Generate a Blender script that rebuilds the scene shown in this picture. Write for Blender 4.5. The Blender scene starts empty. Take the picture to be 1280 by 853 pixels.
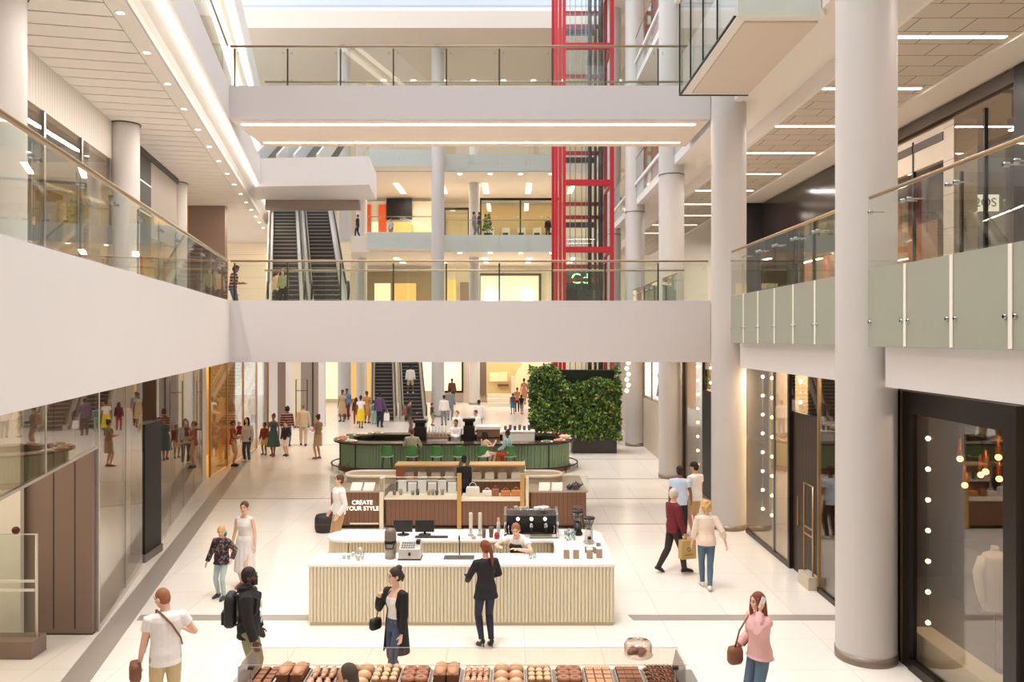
import bpy, bmesh, math, random
from mathutils import Vector, Matrix, Euler
RND = random.Random(11)
SC = bpy.context.scene
COL = SC.collection
PI = math.pi
HC = 4.9                                   # eye height of the photographer

def lin(c):
    r = []
    for x in c[:3]:
        x = x / 255.0
        r.append(x / 12.92 if x <= 0.04045 else ((x + 0.055) / 1.055) ** 2.4)
    return (r[0], r[1], r[2], 1.0)

MATS = {}
def mat(name, rgb, rough=0.5, metal=0.0, emit=0.0, ecol=None, noise=0.0, nscale=4.0, bump=0.0, bscale=40.0, spec=0.5, coat=0.0, alpha=1.0, trans=0.0):
    if name in MATS: return MATS[name]
    m = bpy.data.materials.new(name); m.use_nodes = True
    nt = m.node_tree; b = nt.nodes['Principled BSDF']
    b.inputs['Base Color'].default_value = lin(rgb)
    b.inputs['Roughness'].default_value = rough
    b.inputs['Metallic'].default_value = metal
    b.inputs['Specular IOR Level'].default_value = spec
    b.inputs['Coat Weight'].default_value = coat
    b.inputs['Alpha'].default_value = alpha
    b.inputs['Transmission Weight'].default_value = trans
    if emit:
        b.inputs['Emission Color'].default_value = lin(ecol or rgb)
        b.inputs['Emission Strength'].default_value = emit
    if noise or bump:
        tc = nt.nodes.new('ShaderNodeTexCoord')
        n = nt.nodes.new('ShaderNodeTexNoise'); n.inputs['Scale'].default_value = nscale; n.inputs['Detail'].default_value = 4
        nt.links.new(tc.outputs['Object'], n.inputs['Vector'])
        if noise:
            mx = nt.nodes.new('ShaderNodeMix'); mx.data_type = 'RGBA'
            l = lin(rgb)
            mx.inputs[6].default_value = tuple(max(0, x * (1 - noise)) for x in l[:3]) + (1,)
            mx.inputs[7].default_value = tuple(min(1, x * (1 + noise)) for x in l[:3]) + (1,)
            nt.links.new(n.outputs['Fac'], mx.inputs[0]); nt.links.new(mx.outputs[2], b.inputs['Base Color'])
        if bump:
            n2 = nt.nodes.new('ShaderNodeTexNoise'); n2.inputs['Scale'].default_value = bscale
            nt.links.new(tc.outputs['Object'], n2.inputs['Vector'])
            bp = nt.nodes.new('ShaderNodeBump'); bp.inputs['Strength'].default_value = bump; bp.inputs['Distance'].default_value = 0.01
            nt.links.new(n2.outputs['Fac'], bp.inputs['Height']); nt.links.new(bp.outputs['Normal'], b.inputs['Normal'])
    MATS[name] = m
    return m

def stripe_mat(name, c1, c2, scale, axis='X', rough=0.5, width=0.12, rot=0.0, noise=0.0):
    """thin lines of colour c2 every 1/scale metres across colour c1, in object space"""
    if name in MATS: return MATS[name]
    m = mat(name, c1, rough); nt = m.node_tree; b = nt.nodes['Principled BSDF']
    tc = nt.nodes.new('ShaderNodeTexCoord'); mp = nt.nodes.new('ShaderNodeMapping'); mp.inputs['Rotation'].default_value = (0, 0, rot)
    sx = nt.nodes.new('ShaderNodeSeparateXYZ')
    nt.links.new(tc.outputs['Object'], mp.inputs['Vector']); nt.links.new(mp.outputs['Vector'], sx.inputs[0])
    mu = nt.nodes.new('ShaderNodeMath'); mu.operation = 'MULTIPLY'; mu.inputs[1].default_value = scale
    fr = nt.nodes.new('ShaderNodeMath'); fr.operation = 'FRACT'
    lt = nt.nodes.new('ShaderNodeMath'); lt.operation = 'LESS_THAN'; lt.inputs[1].default_value = width
    nt.links.new(sx.outputs[axis], mu.inputs[0]); nt.links.new(mu.outputs[0], fr.inputs[0]); nt.links.new(fr.outputs[0], lt.inputs[0])
    mx = nt.nodes.new('ShaderNodeMix'); mx.data_type = 'RGBA'; mx.inputs[6].default_value = lin(c1); mx.inputs[7].default_value = lin(c2)
    nt.links.new(lt.outputs[0], mx.inputs[0]); nt.links.new(mx.outputs[2], b.inputs['Base Color'])
    return m

def glass_mat(name, tint, base=0.02, k=1.0, rough=0.0):
    if name in MATS: return MATS[name]
    m = bpy.data.materials.new(name); m.use_nodes = True; nt = m.node_tree; nt.nodes.clear()
    out = nt.nodes.new('ShaderNodeOutputMaterial'); mix = nt.nodes.new('ShaderNodeMixShader')
    tr = nt.nodes.new('ShaderNodeBsdfTransparent'); tr.inputs[0].default_value = lin(tint)
    gl = nt.nodes.new('ShaderNodeBsdfGlossy'); gl.inputs['Roughness'].default_value = rough
    lw = nt.nodes.new('ShaderNodeLayerWeight'); lw.inputs['Blend'].default_value = 0.5
    pw = nt.nodes.new('ShaderNodeMath'); pw.operation = 'POWER'; pw.inputs[1].default_value = 5.0
    ma = nt.nodes.new('ShaderNodeMath'); ma.operation = 'MULTIPLY_ADD'; ma.inputs[1].default_value = k*0.96; ma.inputs[2].default_value = base + 0.03; ma.use_clamp = True
    nt.links.new(lw.outputs['Facing'], pw.inputs[0]); nt.links.new(pw.outputs[0], ma.inputs[0]); nt.links.new(ma.outputs[0], mix.inputs[0])
    nt.links.new(tr.outputs[0], mix.inputs[1]); nt.links.new(gl.outputs[0], mix.inputs[2]); nt.links.new(mix.outputs[0], out.inputs[0])
    MATS[name] = m; return m

def frost_mat(name, col, clear=0.3):
    if name in MATS: return MATS[name]
    m = bpy.data.materials.new(name); m.use_nodes = True; nt = m.node_tree
    b = nt.nodes['Principled BSDF']; b.inputs['Base Color'].default_value = lin(col); b.inputs['Roughness'].default_value = 0.35
    out = nt.nodes['Material Output']; mix = nt.nodes.new('ShaderNodeMixShader'); mix.inputs[0].default_value = clear
    tr = nt.nodes.new('ShaderNodeBsdfTransparent'); tr.inputs[0].default_value = lin(tuple(min(255, c + 20) for c in col))
    nt.links.new(b.outputs[0], mix.inputs[1]); nt.links.new(tr.outputs[0], mix.inputs[2]); nt.links.new(mix.outputs[0], out.inputs[0])
    MATS[name] = m; return m

def glow(name, rgb, s):
    return mat(name, rgb, 0.5, emit=s)

WORLD = {}                                  # object name -> world location
def setp(o, label=None, cat=None, group=None, kind=None):
    if label: o['label'] = label
    if cat: o['category'] = cat
    if group: o['group'] = group
    if kind: o['kind'] = kind
    return o

def thing(name, label, cat, loc, group=None):
    o = bpy.data.objects.new(name, None); COL.objects.link(o)
    o.empty_display_size = 0.1
    o.location = loc; WORLD[o.name] = Vector(loc)
    return setp(o, label, cat, group)

class MB:
    def __init__(s): s.v = []; s.f = []; s.mi = []; s.sm = []
    def add(s, vs, fs, mi=0, sm=False):
        b = len(s.v); s.v.extend([tuple(v) for v in vs])
        for f in fs: s.f.append(tuple(b + i for i in f)); s.mi.append(mi); s.sm.append(sm)
        return s
    def box(s, x0, y0, z0, x1, y1, z1, mi=0):
        vs = [(x0,y0,z0),(x1,y0,z0),(x1,y1,z0),(x0,y1,z0),(x0,y0,z1),(x1,y0,z1),(x1,y1,z1),(x0,y1,z1)]
        return s.add(vs, [(0,3,2,1),(4,5,6,7),(0,1,5,4),(1,2,6,5),(2,3,7,6),(3,0,4,7)], mi)
    def bc(s, c, sz, rz=0.0, mi=0, rot=None):
        M = rot.to_matrix() if isinstance(rot, Euler) else (rot if rot is not None else Matrix.Rotation(rz, 3, 'Z'))
        hx, hy, hz = sz[0]/2, sz[1]/2, sz[2]/2; c = Vector(c)
        vs = [c + M @ Vector(p) for p in [(-hx,-hy,-hz),(hx,-hy,-hz),(hx,hy,-hz),(-hx,hy,-hz),(-hx,-hy,hz),(hx,-hy,hz),(hx,hy,hz),(-hx,hy,hz)]]
        return s.add(vs, [(0,3,2,1),(4,5,6,7),(0,1,5,4),(1,2,6,5),(2,3,7,6),(3,0,4,7)], mi)
    def prism(s, pts, z0, z1, mi=0):
        n = len(pts); za = z0 if isinstance(z0, (list, tuple)) else [z0]*n; zb = z1 if isinstance(z1, (list, tuple)) else [z1]*n
        vs = [(p[0],p[1],za[i]) for i, p in enumerate(pts)] + [(p[0],p[1],zb[i]) for i, p in enumerate(pts)]
        fs = [tuple(range(n-1,-1,-1)), tuple(range(n,2*n))] + [(i,(i+1)%n,n+(i+1)%n,n+i) for i in range(n)]
        return s.add(vs, fs, mi)
    def extr(s, pts, vec, mi=0, sm=False):
        n = len(pts); vec = Vector(vec)
        vs = [Vector(p) for p in pts] + [Vector(p)+vec for p in pts]
        fs = [tuple(range(n-1,-1,-1)), tuple(range(n,2*n))] + [(i,(i+1)%n,n+(i+1)%n,n+i) for i in range(n)]
        return s.add(vs, fs, mi, sm)
    def loft(s, rings, mi=0, sm=True, caps=True, closed=True):
        n = len(rings[0]); b = len(s.v); vs = [p for r in rings for p in r]; fs = []
        for j in range(len(rings)-1):
            for i in range(n if closed else n-1):
                k = (i+1) % n
                fs.append((j*n+i, j*n+k, (j+1)*n+k, (j+1)*n+i))
        if caps:
            fs.append(tuple(range(n-1,-1,-1))); fs.append(tuple((len(rings)-1)*n+i for i in range(n)))
        return s.add(vs, fs, mi, sm)
    def tube(s, pts, r, n=8, mi=0, sm=True, caps=True):
        pts = [Vector(p) for p in pts]; rr = r if isinstance(r, (list, tuple)) else [r]*len(pts)
        rings = []; up = None
        for i, p in enumerate(pts):
            a = pts[max(0,i-1)]; c = pts[min(len(pts)-1,i+1)]; t = (c-a).normalized()
            if up is None: up = Vector((0,0,1)) if abs(t.z) < 0.9 else Vector((1,0,0))
            x = up.cross(t)
            if x.length < 1e-5: x = Vector((1,0,0)).cross(t)
            x.normalize(); y = t.cross(x); up = y
            rings.append([p + (x*math.cos(2*PI*k/n) + y*math.sin(2*PI*k/n))*rr[i] for k in range(n)])
        return s.loft(rings, mi, sm, caps)
    def lathe(s, prof, c=(0,0,0), n=20, mi=0, sm=True, M=None, ring=False):
        if ring: prof = list(prof)+[prof[0]]
        c = Vector(c); rings = []
        for r, z in prof:
            ring = [Vector((max(r,1e-4)*math.cos(2*PI*k/n), max(r,1e-4)*math.sin(2*PI*k/n), z)) for k in range(n)]
            rings.append([c + (M @ p if M is not None else p) for p in ring])
        return s.loft(rings, mi, sm, caps=not ring)
    def cyl(s, c, r, z0, z1, n=20, mi=0, sm=True):
        return s.lathe([(r,z0),(r,z1)], (c[0],c[1],0), n, mi, sm)
    def ell(s, c, r, n=12, m=7, mi=0, M=None):
        c = Vector(c); rings = []
        for j in range(m+1):
            a = -PI/2 + PI*j/m; q = max(math.cos(a), 0.02)
            ring = [Vector((r[0]*q*math.cos(2*PI*k/n), r[1]*q*math.sin(2*PI*k/n), r[2]*math.sin(a))) for k in range(n)]
            rings.append([c + (M @ p if M is not None else p) for p in ring])
        return s.loft(rings, mi)
    def build(s, name, mats, parent=None, label=None, cat=None, group=None, kind=None, bevel=0.0, recalc=True):
        me = bpy.data.meshes.new(name)
        xs = [v[0] for v in s.v]; ys = [v[1] for v in s.v]; zs = [v[2] for v in s.v]
        org = Vector(((min(xs)+max(xs))/2, (min(ys)+max(ys))/2, min(zs)))
        me.from_pydata([(v[0]-org.x, v[1]-org.y, v[2]-org.z) for v in s.v], [], s.f)
        if not isinstance(mats, (list, tuple)): mats = [mats]
        for m in mats: me.materials.append(m)
        me.polygons.foreach_set('material_index', s.mi); me.polygons.foreach_set('use_smooth', s.sm)
        if recalc:
            bm = bmesh.new(); bm.from_mesh(me); bmesh.ops.recalc_face_normals(bm, faces=bm.faces); bm.to_mesh(me); bm.free()
        o = bpy.data.objects.new(name, me); COL.objects.link(o)
        WORLD[o.name] = org.copy()
        if parent is not None:
            o.parent = parent; o.location = org - WORLD[parent.name]
        else: o.location = org
        if bevel:
            bv = o.modifiers.new('bevel', 'BEVEL'); bv.width = bevel; bv.segments = 2; bv.limit_method = 'ANGLE'
        return setp(o, label, cat, group, kind)

def copy_tree(o, loc, label=None, group=None, rz=None, scale=None):
    """a thing and each of its parts copied as real objects sharing mesh data"""
    r = o.copy(); COL.objects.link(r); r.location = loc; WORLD[r.name] = Vector(loc)
    if rz is not None: r.rotation_euler = (0, 0, rz)
    if scale is not None: r.scale = scale
    if label: r['label'] = label
    if group: r['group'] = group
    for ch in [c for c in KIDS(o)]:
        c = ch.copy(); COL.objects.link(c); c.parent = r
        for g in KIDS(ch):
            d = g.copy(); COL.objects.link(d); d.parent = c
    return r
def KIDS(o):
    return [x for x in SC.objects if x.parent == o]

NTH = ['first', 'second', 'third', 'fourth', 'fifth', 'sixth', 'seventh', 'eighth', 'ninth', 'tenth', 'eleventh', 'twelfth', 'thirteenth', 'fourteenth', 'fifteenth', 'sixteenth']
def struct(mb, name, mats, label, parent=None, bevel=0.0):
    return mb.build(name, mats, parent, label=label, cat=name.split('_')[0] if parent is None else None, kind='structure' if parent is None else None, bevel=bevel)

def area(name, loc, size, power, color=(1, 0.86, 0.7), rot=(0, 0, 0), parent=None):
    L = bpy.data.lights.new(name, 'AREA'); L.shape = 'RECTANGLE'; L.size = size[0]; L.size_y = size[1]
    L.energy = power; L.color = color
    o = bpy.data.objects.new(name, L); COL.objects.link(o); o.rotation_euler = rot
    if parent is not None: o.parent = parent; o.location = Vector(loc) - WORLD[parent.name]
    else: o.location = loc
    return o
def point(name, loc, power, color=(1, 0.8, 0.55), r=0.05, parent=None):
    L = bpy.data.lights.new(name, 'POINT'); L.energy = power; L.color = color; L.shadow_soft_size = r
    o = bpy.data.objects.new(name, L); COL.objects.link(o)
    if parent is not None: o.parent = parent; o.location = Vector(loc) - WORLD[parent.name]
    else: o.location = loc
    return o

# ---- left side of the hall runs at an angle: helpers along that line
DL = -0.22
def EL(Y, off=0.0): return -7.77 + DL*(Y-22) - off          # edge of the left galleries
def SL(Y): return -6.87 - 0.26*(Y-13.3)                     # ground storefront on the left
def S1(Y): return -6.424 - 0.19*Y                           # first-floor storefront on the left
def lwall(mb, fx, y0, y1, z0, z1, t, mi=0, o0=0.0):
    """upright slab along a left line from y0 to y1, thickness t away from the hall"""
    za, zb = (z0 if isinstance(z0, tuple) else (z0, z0)), (z1 if isinstance(z1, tuple) else (z1, z1))
    pts = [(fx(y0)-o0, y0), (fx(y1)-o0, y1), (fx(y1)-o0-t, y1), (fx(y0)-o0-t, y0)]
    return mb.prism(pts, [za[0], za[1], za[1], za[0]], [zb[0], zb[1], zb[1], zb[0]], mi)

WHITE = mat('white_plaster', (230, 226, 226), 0.6, noise=0.015, nscale=1.5)
WHITE2 = mat('white_paint_satin', (236, 232, 228), 0.35)
CEILW = mat('ceiling_white', (232, 226, 218), 0.7)
DARK = mat('black_metal', (26, 24, 23), 0.4, metal=0.3)
BRONZE = mat('bronze_metal', (70, 56, 46), 0.35, metal=0.6)
BRASS = mat('champagne_brass', (190, 160, 120), 0.3, metal=0.85)
STEEL = mat('brushed_steel', (170, 170, 170), 0.3, metal=0.9)
GLASS = glass_mat('clear_glass', (249, 252, 250), 0.01, .8)
SHOPGLASS = glass_mat('storefront_glass', (240, 236, 228), 0.12, 1.0)
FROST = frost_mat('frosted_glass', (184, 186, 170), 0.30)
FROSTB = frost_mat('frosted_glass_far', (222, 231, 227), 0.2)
LAMP = glow('lamp_diffuser', (255, 246, 232), 3.2)
LAMPW = glow('lamp_diffuser_warm', (255, 232, 196), 3.5)
SPOT = glow('downlight_lens', (255, 244, 226), 12)
BROWN = mat('taupe_panel', (140, 118, 104), 0.5, noise=0.03)
DBROWN = mat('dark_taupe_panel', (72, 58, 48), 0.5)
BEIGE = mat('beige_stone', (206, 192, 172), 0.45, noise=0.04, nscale=3)
GOLD = mat('gold_panel', (214, 168, 84), 0.35, metal=0.35, noise=0.12, nscale=1.2)
WOOD = stripe_mat('walnut_slats', (124, 78, 52), (70, 42, 28), 8.0, 'X', 0.45, 0.12)
# ================= floor =================
def floor_material():
    m = mat('polished_tile', (246, 239, 230), 0.22); nt = m.node_tree; b = nt.nodes['Principled BSDF']
    tc = nt.nodes.new('ShaderNodeTexCoord'); br = nt.nodes.new('ShaderNodeTexBrick')
    br.offset = 0.0; br.inputs['Scale'].default_value = 1.0; br.inputs['Brick Width'].default_value = 1.2; br.inputs['Row Height'].default_value = 1.2
    br.inputs['Mortar Size'].default_value = 0.006; br.inputs['Mortar Smooth'].default_value = 0.1
    br.inputs['Color1'].default_value = lin((246, 239, 230)); br.inputs['Color2'].default_value = lin((243, 235, 225)); br.inputs['Mortar'].default_value = lin((222, 208, 192))
    nt.links.new(tc.outputs['Object'], br.inputs['Vector']); nt.links.new(br.outputs['Color'], b.inputs['Base Color'])
    b.inputs['Specular IOR Level'].default_value = 0.4
    return m
FLOORM = floor_material()
struct(MB().box(-24, -6, -0.3, 22, 68, 0), 'floor', FLOORM, 'cream polished stone tiled floor of the ground level')
GREYS = mat('grey_granite', (168, 158, 148), 0.35, noise=0.10, nscale=30)
LINES = mat('bronze_inlay', (150, 134, 118), 0.4)
mb = MB()
def strip_pt(Y, w): return (-6.42 + DL*(Y-11.37) + w, Y)
mb.prism([strip_pt(4, 0), strip_pt(4, .42), strip_pt(40, .42), strip_pt(40, 0)], 0.0005, 0.004)
struct(mb, 'trim_1', GREYS, 'long grey granite band running along the left storefronts')
struct(MB().prism([(-6.5, 13.84), (-3.2, 13.84), (-3.2, 14.12), (-6.55, 14.12)], 0.0005, 0.0035), 'trim_2', GREYS, 'short grey granite band from left band to coffee counter')
struct(MB().prism([(2.10, 13.84), (5.9, 13.84), (5.9, 14.12), (2.04, 14.12)], 0.0005, 0.004), 'trim_3', GREYS, 'grey granite band between coffee counter and the near column')
for i, (y, x0, x1) in enumerate([(21.0, 1.9, 5.6), (24.3, 1.8, 5.9), (27.7, 2.6, 5.9), (32.2, 2.6, 5.9), (24.3, -9.0, -4.7), (36.5, -11.0, 6)]):
    struct(MB().box(x0, y-.03, 0.0005, x1, y+.03, 0.004), f'trim_{i+4}', LINES, f'thin bronze inlay line across the floor, {NTH[i]} from the counter')

# ================= left side =================
# ground soffit and the white bulkhead of the first-floor gallery
def ztilt(Y): return 5.80 + (Y-7)*0.0075
mb = MB()
mb.prism([(EL(-4), -4), (EL(22), 22), (EL(22)-.14, 22), (EL(-4)-.14, -4)], 4.218, [ztilt(-4), ztilt(22), ztilt(22), ztilt(-4)])
struct(mb, 'trim_20', WHITE, 'broad white bulkhead of the left first floor gallery')
mb = MB(); mb.prism([(EL(-4)-.15, -4), (EL(22)-.15, 22), (EL(30)-.15, 30), (EL(54)-.15, 54), (-24, 54), (-24, -4)], 4.24, 5.72)
struct(mb, 'floor_slab', CEILW, 'first floor gallery slab on the left')
# slatted ceiling of the left first-floor gallery
mb = MB(); yy = -1.0
while yy < 52:
    y0, y1 = yy, yy+.555
    e0, e1 = EL(y0, .95), EL(y1, .95)
    # slats lie square to the gallery edge
    dx = 9.0
    mb.prism([(e0, y0), (e1, y1), (e1-dx, y1+dx*DL), (e0-dx, y0+dx*DL)], 10.5, 10.53)
    yy += 0.60
struct(mb, 'ceiling_slats', CEILW, 'white slatted ceiling over the left first floor gallery')
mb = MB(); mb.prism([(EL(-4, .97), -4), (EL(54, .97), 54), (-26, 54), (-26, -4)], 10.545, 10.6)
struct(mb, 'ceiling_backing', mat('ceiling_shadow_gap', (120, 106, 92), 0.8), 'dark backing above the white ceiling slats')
mb = MB(); mb.prism([(EL(-4, .55), -4), (EL(54, .55), 54), (EL(54, .93), 54), (EL(-4, .93), -4)], 10.49, 10.54)
struct(mb, 'ceiling_border', CEILW, 'flat white ceiling border holding the row of downlights')
# light cove and upper bulkhead
mb = MB()
prof = [(.53, 10.49), (.52, 10.62), (.46, 10.73), (.34, 10.81), (.16, 10.85), (.0, 10.86), (.0, 10.895), (.56, 10.895), (.56, 10.49)]
ra = [(EL(-4, o), -4, z) for o, z in prof]; rb = [(EL(54, o), 54, z) for o, z in prof]
mb.loft([ra, rb], sm=False)
struct(mb, 'trim_21', WHITE2, 'rounded white light cove along the left gallery edge')
mb = MB()
mb.prism([(EL(-4), -4), (EL(50), 50), (EL(50)-.19, 50), (EL(-4)-.19, -4)], 10.9, 11.83)
struct(mb, 'trim_22', WHITE, 'white bulkhead of the left second floor gallery')
t = thing('cove_light', 'long white cove light strip under the left second floor bulkhead', 'ceiling light', (EL(20, .17), 20, 10.84))
mb = MB(); mb.prism([(EL(-4, .15), -4), (EL(50, .15), 50), (EL(50, .20), 50), (EL(-4, .20), -4)], 10.77, 10.80)
mb.build('light_strip', glow('cove_strip', (255, 248, 238), 3.0), t)
for k in range(6):
    y = 3 + k*7.5
    area('cove_lamp', (EL(y, .175), y, 10.76), (.05, 7), 4, (1, .94, .88), (0, 0, math.atan(-DL)), t)
mb = MB(); mb.prism([(EL(-4)-.2, -4), (EL(50)-.2, 50), (-24, 50), (-24, -4)], 10.95, 11.8)
struct(mb, 'floor_slab', CEILW, 'second floor gallery slab on the left')
# third floor edge
def E3(Y, off=0.0): return -9.3 - 0.245*(Y-26.8) - off
mb = MB(); mb.prism([(E3(0), 0), (E3(50), 50), (E3(50)-.4, 50), (E3(0)-.4, 0)], 16.3, 17.3)
struct(mb, 'trim_23', WHITE, 'white bulkhead of the left third floor gallery')
mb = MB(); yy = 8.0
while yy < 50:
    mb.prism([(E3(yy, 1.2), yy), (E3(yy+.55, 1.2), yy+.55), (E3(yy+.55, 9), yy+.55-1.6), (E3(yy, 9), yy-1.6)], 16.3, 16.34); yy += .6
struct(mb, 'ceiling_slats', CEILW, 'white slatted ceiling over the left second floor gallery')
mb = MB(); mb.prism([(E3(0, .4), 0), (E3(50, .4), 50), (-26, 50), (-26, 0)], 16.4, 17.2)
struct(mb, 'floor_slab', CEILW, 'third floor gallery slab on the left')
t = thing('cove_light', 'pair of white cove light strips under the left third floor bulkhead', 'ceiling light', (E3(30, .2), 30, 16.2))
for o in (.12, .75):
    mb = MB(); mb.prism([(E3(4, o), 4), (E3(50, o), 50), (E3(50, o+.2), 50), (E3(4, o+.2), 4)], 16.24, 16.295)
    mb.build('light_strip', LAMP, t)
# downlights in the border
dl = thing('downlight', 'round recessed ceiling downlight in the white border of the left gallery ceiling', 'downlight', (EL(13.76, .78), 13.76, 10.49), 'downlights along the left gallery ceiling')
MB().lathe([(.085, -.005), (.085, .012), (.055, .012), (.05, .004)], (EL(13.76, .78), 13.76, 10.482), 16, ring=True).build('trim_ring', WHITE2, dl)
MB().lathe([(.0, -.004), (.055, -.004), (.055, .004), (.0, .004)], (EL(13.76, .78), 13.76, 10.483), 16).build('lens', SPOT, dl)
for k in range(-2, 15):
    if k == 0: continue
    y = 13.76 + 1.93*k
    copy_tree(dl, (EL(y, .78), y, 10.49))
# round columns of the left gallery
def column(x, y, r, z0, z1, label, ring=True, base=True):
    o = MB().lathe([(r, z0), (r, z1)], (x, y, 0), 40).build('column', mat('column_white', (206, 201, 198), .5, noise=.01), None, label, 'column', kind='structure')
    if ring: MB().lathe([(r+.03, z1-.03), (r+.03, z1+.02), (r-.02, z1+.02), (r-.02, z1-.03)], (x, y, 0), 40).build('collar', BRONZE, o)
    if base: MB().lathe([(r+.012, z0), (r+.012, z0+.14), (r-.02, z0+.14), (r-.02, z0)], (x, y, 0), 40).build('base_ring', mat('pewter_trim', (150, 136, 124), 0.35, metal=0.5), o)
    return o
for i, (x, y) in enumerate([(-8.28, 13.0), (-10.15, 21.0), (-12.15, 29.0)]):
    column(x, y, .35, 5.72, 10.5, f'round white column on the left first floor gallery, {["nearest to us", "beside the ribbed fascia", "beside the brown wall"][i]}')

# ground storefront on the left
def Ls(y0, y1, z0, z1, t, o0=0.0, mi=0): return lwall(MB(), SL, y0, y1, z0, z1, t, mi, o0)
t = thing('storefront', 'left glass storefront between the taupe door panel and black door', 'storefront', (SL(15), 15, 0))
Ls(13.38, 16.9, 0.10, 4.2, .03).build('glass_pane', SHOPGLASS, t)
Ls(13.30, 13.38, 0.0, 4.2, .08).build('jamb', mat('pale_aluminium', (210, 204, 194), 0.3, metal=0.5), t)
Ls(13.38, 16.9, 0.0, 0.10, .05).build('bottom_rail', MATS['pale_aluminium'], t)
Ls(15.3, 15.33, 0.1, 4.2, .04, -.005).build('glazing_joint', STEEL, t)
t = thing('black_door', 'tall black door leaf standing open in the left storefront', 'door', (SL(17.8), 17.8, 0))
mb = MB(); mb.prism([(-7.98, 17.4), (-8.04, 18.34), (-8.34, 18.34), (-8.3, 17.4)], .17, 3.0)
mb.build('leaf', mat('matt_black', (12, 11, 11), 0.55), t)
mb = MB(); mb.prism([(-7.96, 17.36), (-8.02, 18.38), (-8.36, 18.38), (-8.32, 17.36)], 0, .17)
mb.build('plinth', mat('grey_plinth', (128, 116, 108), 0.5), t)
t = thing('storefront', 'left glass storefront between the black door and the white square pillar', 'storefront', (SL(22), 22, 0))
Ls(18.6, 26.9, 0.08, 4.2, .03).build('glass_pane', SHOPGLASS, t)
Ls(18.6, 26.9, 0.0, 0.08, .05).build('bottom_rail', MATS['pale_aluminium'], t)
for y in (20.5, 22.7, 24.8): Ls(y, y+.02, .08, 4.2, .04, -.005).build('glazing_joint', STEEL, t)
t = thing('storefront', 'left transom glazing above the taupe wall panel and shop entrance', 'storefront', (SL(10), 10, 3.1))
Ls(6.5, 13.28, 3.1, 4.2, .03).build('glass_pane', SHOPGLASS, t)
Ls(6.5, 13.28, 3.06, 3.1, .05).build('head_rail', MATS['pale_aluminium'], t)
for y in (10.55,): Ls(y, y+.05, 3.1, 4.2, .05, -.005).build('glazing_joint', MATS['pale_aluminium'], t)
struct(MB().prism([(SL(26.9), 26.9), (SL(27.9), 27.9), (SL(27.9)-.9, 27.9), (SL(26.9)-.9, 26.9)], 0, 4.24), 'pillar', WHITE, 'white square pillar at the end of left storefront')
# interior behind the left storefront
mb = MB(); mb.prism([(-13, 4), (-15.2, 27), (-15.4, 27), (-13.2, 4)], 0, 4.24)
struct(mb, 'wall_left', BEIGE, 'beige back wall inside the left shop')
struct(MB().prism([(SL(26.9)-.9, 26.95), (-15.2, 27), (-15.2, 27.2), (SL(26.9)-.9, 27.15)], 0, 4.24), 'wall_divider', BROWN, 'taupe partition wall at the far end of the left shop')
t = thing('wall_panel', 'wide taupe wall panel standing square to the left storefront', 'wall panel', (-7.4, 13.2, 0))
MB().box(-9.7, 13.18, .02, -6.92, 13.26, 4.2).build('board', BROWN, t)
for x in (-7.2, -7.55): MB().box(x-.006, 13.17, .1, x+.006, 13.18, 3.9).build('seam', DBROWN, t)
MB().box(-9.7, 13.17, 0, -6.91, 13.27, .02).build('floor_track', DBROWN, t)
t = thing('white_display_wall', 'pale lit display panel standing behind the security gate', 'display panel', (-8.5, 13.0, 0))
MB().box(-9.6, 13.0, .05, -7.99, 13.1, 3.9).build('panel', mat('pale_panel', (232, 224, 206), 0.6), t)
t = thing('security_gate', 'white framed security gate on a taupe plinth by left shop door', 'security gate', (-7.55, 12.35, 0))
MB().box(-8.6, 12.15, 0, -7.30, 12.55, .27).build('plinth', BROWN, t, bevel=.01)
f = MB(); f.tube([(-8.5, 12.35, .27), (-8.5, 12.35, 1.86), (-7.34, 12.35, 1.86), (-7.34, 12.35, .27)], .022, 8)
f.build('frame', mat('ivory_metal', (226, 218, 204), 0.35), t)
for z in (.98, 1.12): MB().box(-8.48, 12.33, z, -7.36, 12.37, z+.035).build('cross_bar', MATS['ivory_metal'], t)
MB().box(-8.47, 12.342, .27, -7.36, 12.358, 1.84).build('acrylic_panel', GLASS, t)
MB().ell((-7.66, 12.35, 1.92), (.065, .04, .06)).build('alarm_dome', mat('alarm_red', (90, 14, 16), 0.3), t)

# golden shop further along the left
def GL(Y): return -10.55 - 0.10*(Y-28)
struct(lwall(MB(), GL, 28.0, 38, 0, 4.24, .3, 0, 1.6), 'wall_left_gold', GOLD, 'golden panelled back wall inside the left corner shop')
t = thing('storefront', 'gold lit corner storefront beyond the white square pillar', 'storefront', (GL(33), 33, 0))
lwall(MB(), GL, 28.0, 38, .06, 4.2, .03).build('glass_pane', SHOPGLASS, t)
for y in (28.0, 30.3, 32.9, 35.4, 37.9): lwall(MB(), GL, y, y+.06, 0, 4.2, .08, 0, -.01).build('mullion', mat('gold_frame', (206, 164, 92), 0.3, metal=0.6), t)
struct(MB().prism([(GL(28)-1.6, 28), (GL(28), 28), (GL(38), 38), (GL(38)-1.6, 38)], .001, .01), 'floor_gold', mat('gold_floor', (222, 182, 112), 0.4), 'golden floor inside the left corner shop')
area('gold_shop_lamp', (GL(33)-.8, 33, 4.1), (1, 8), 150, (1, .78, .42))

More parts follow.
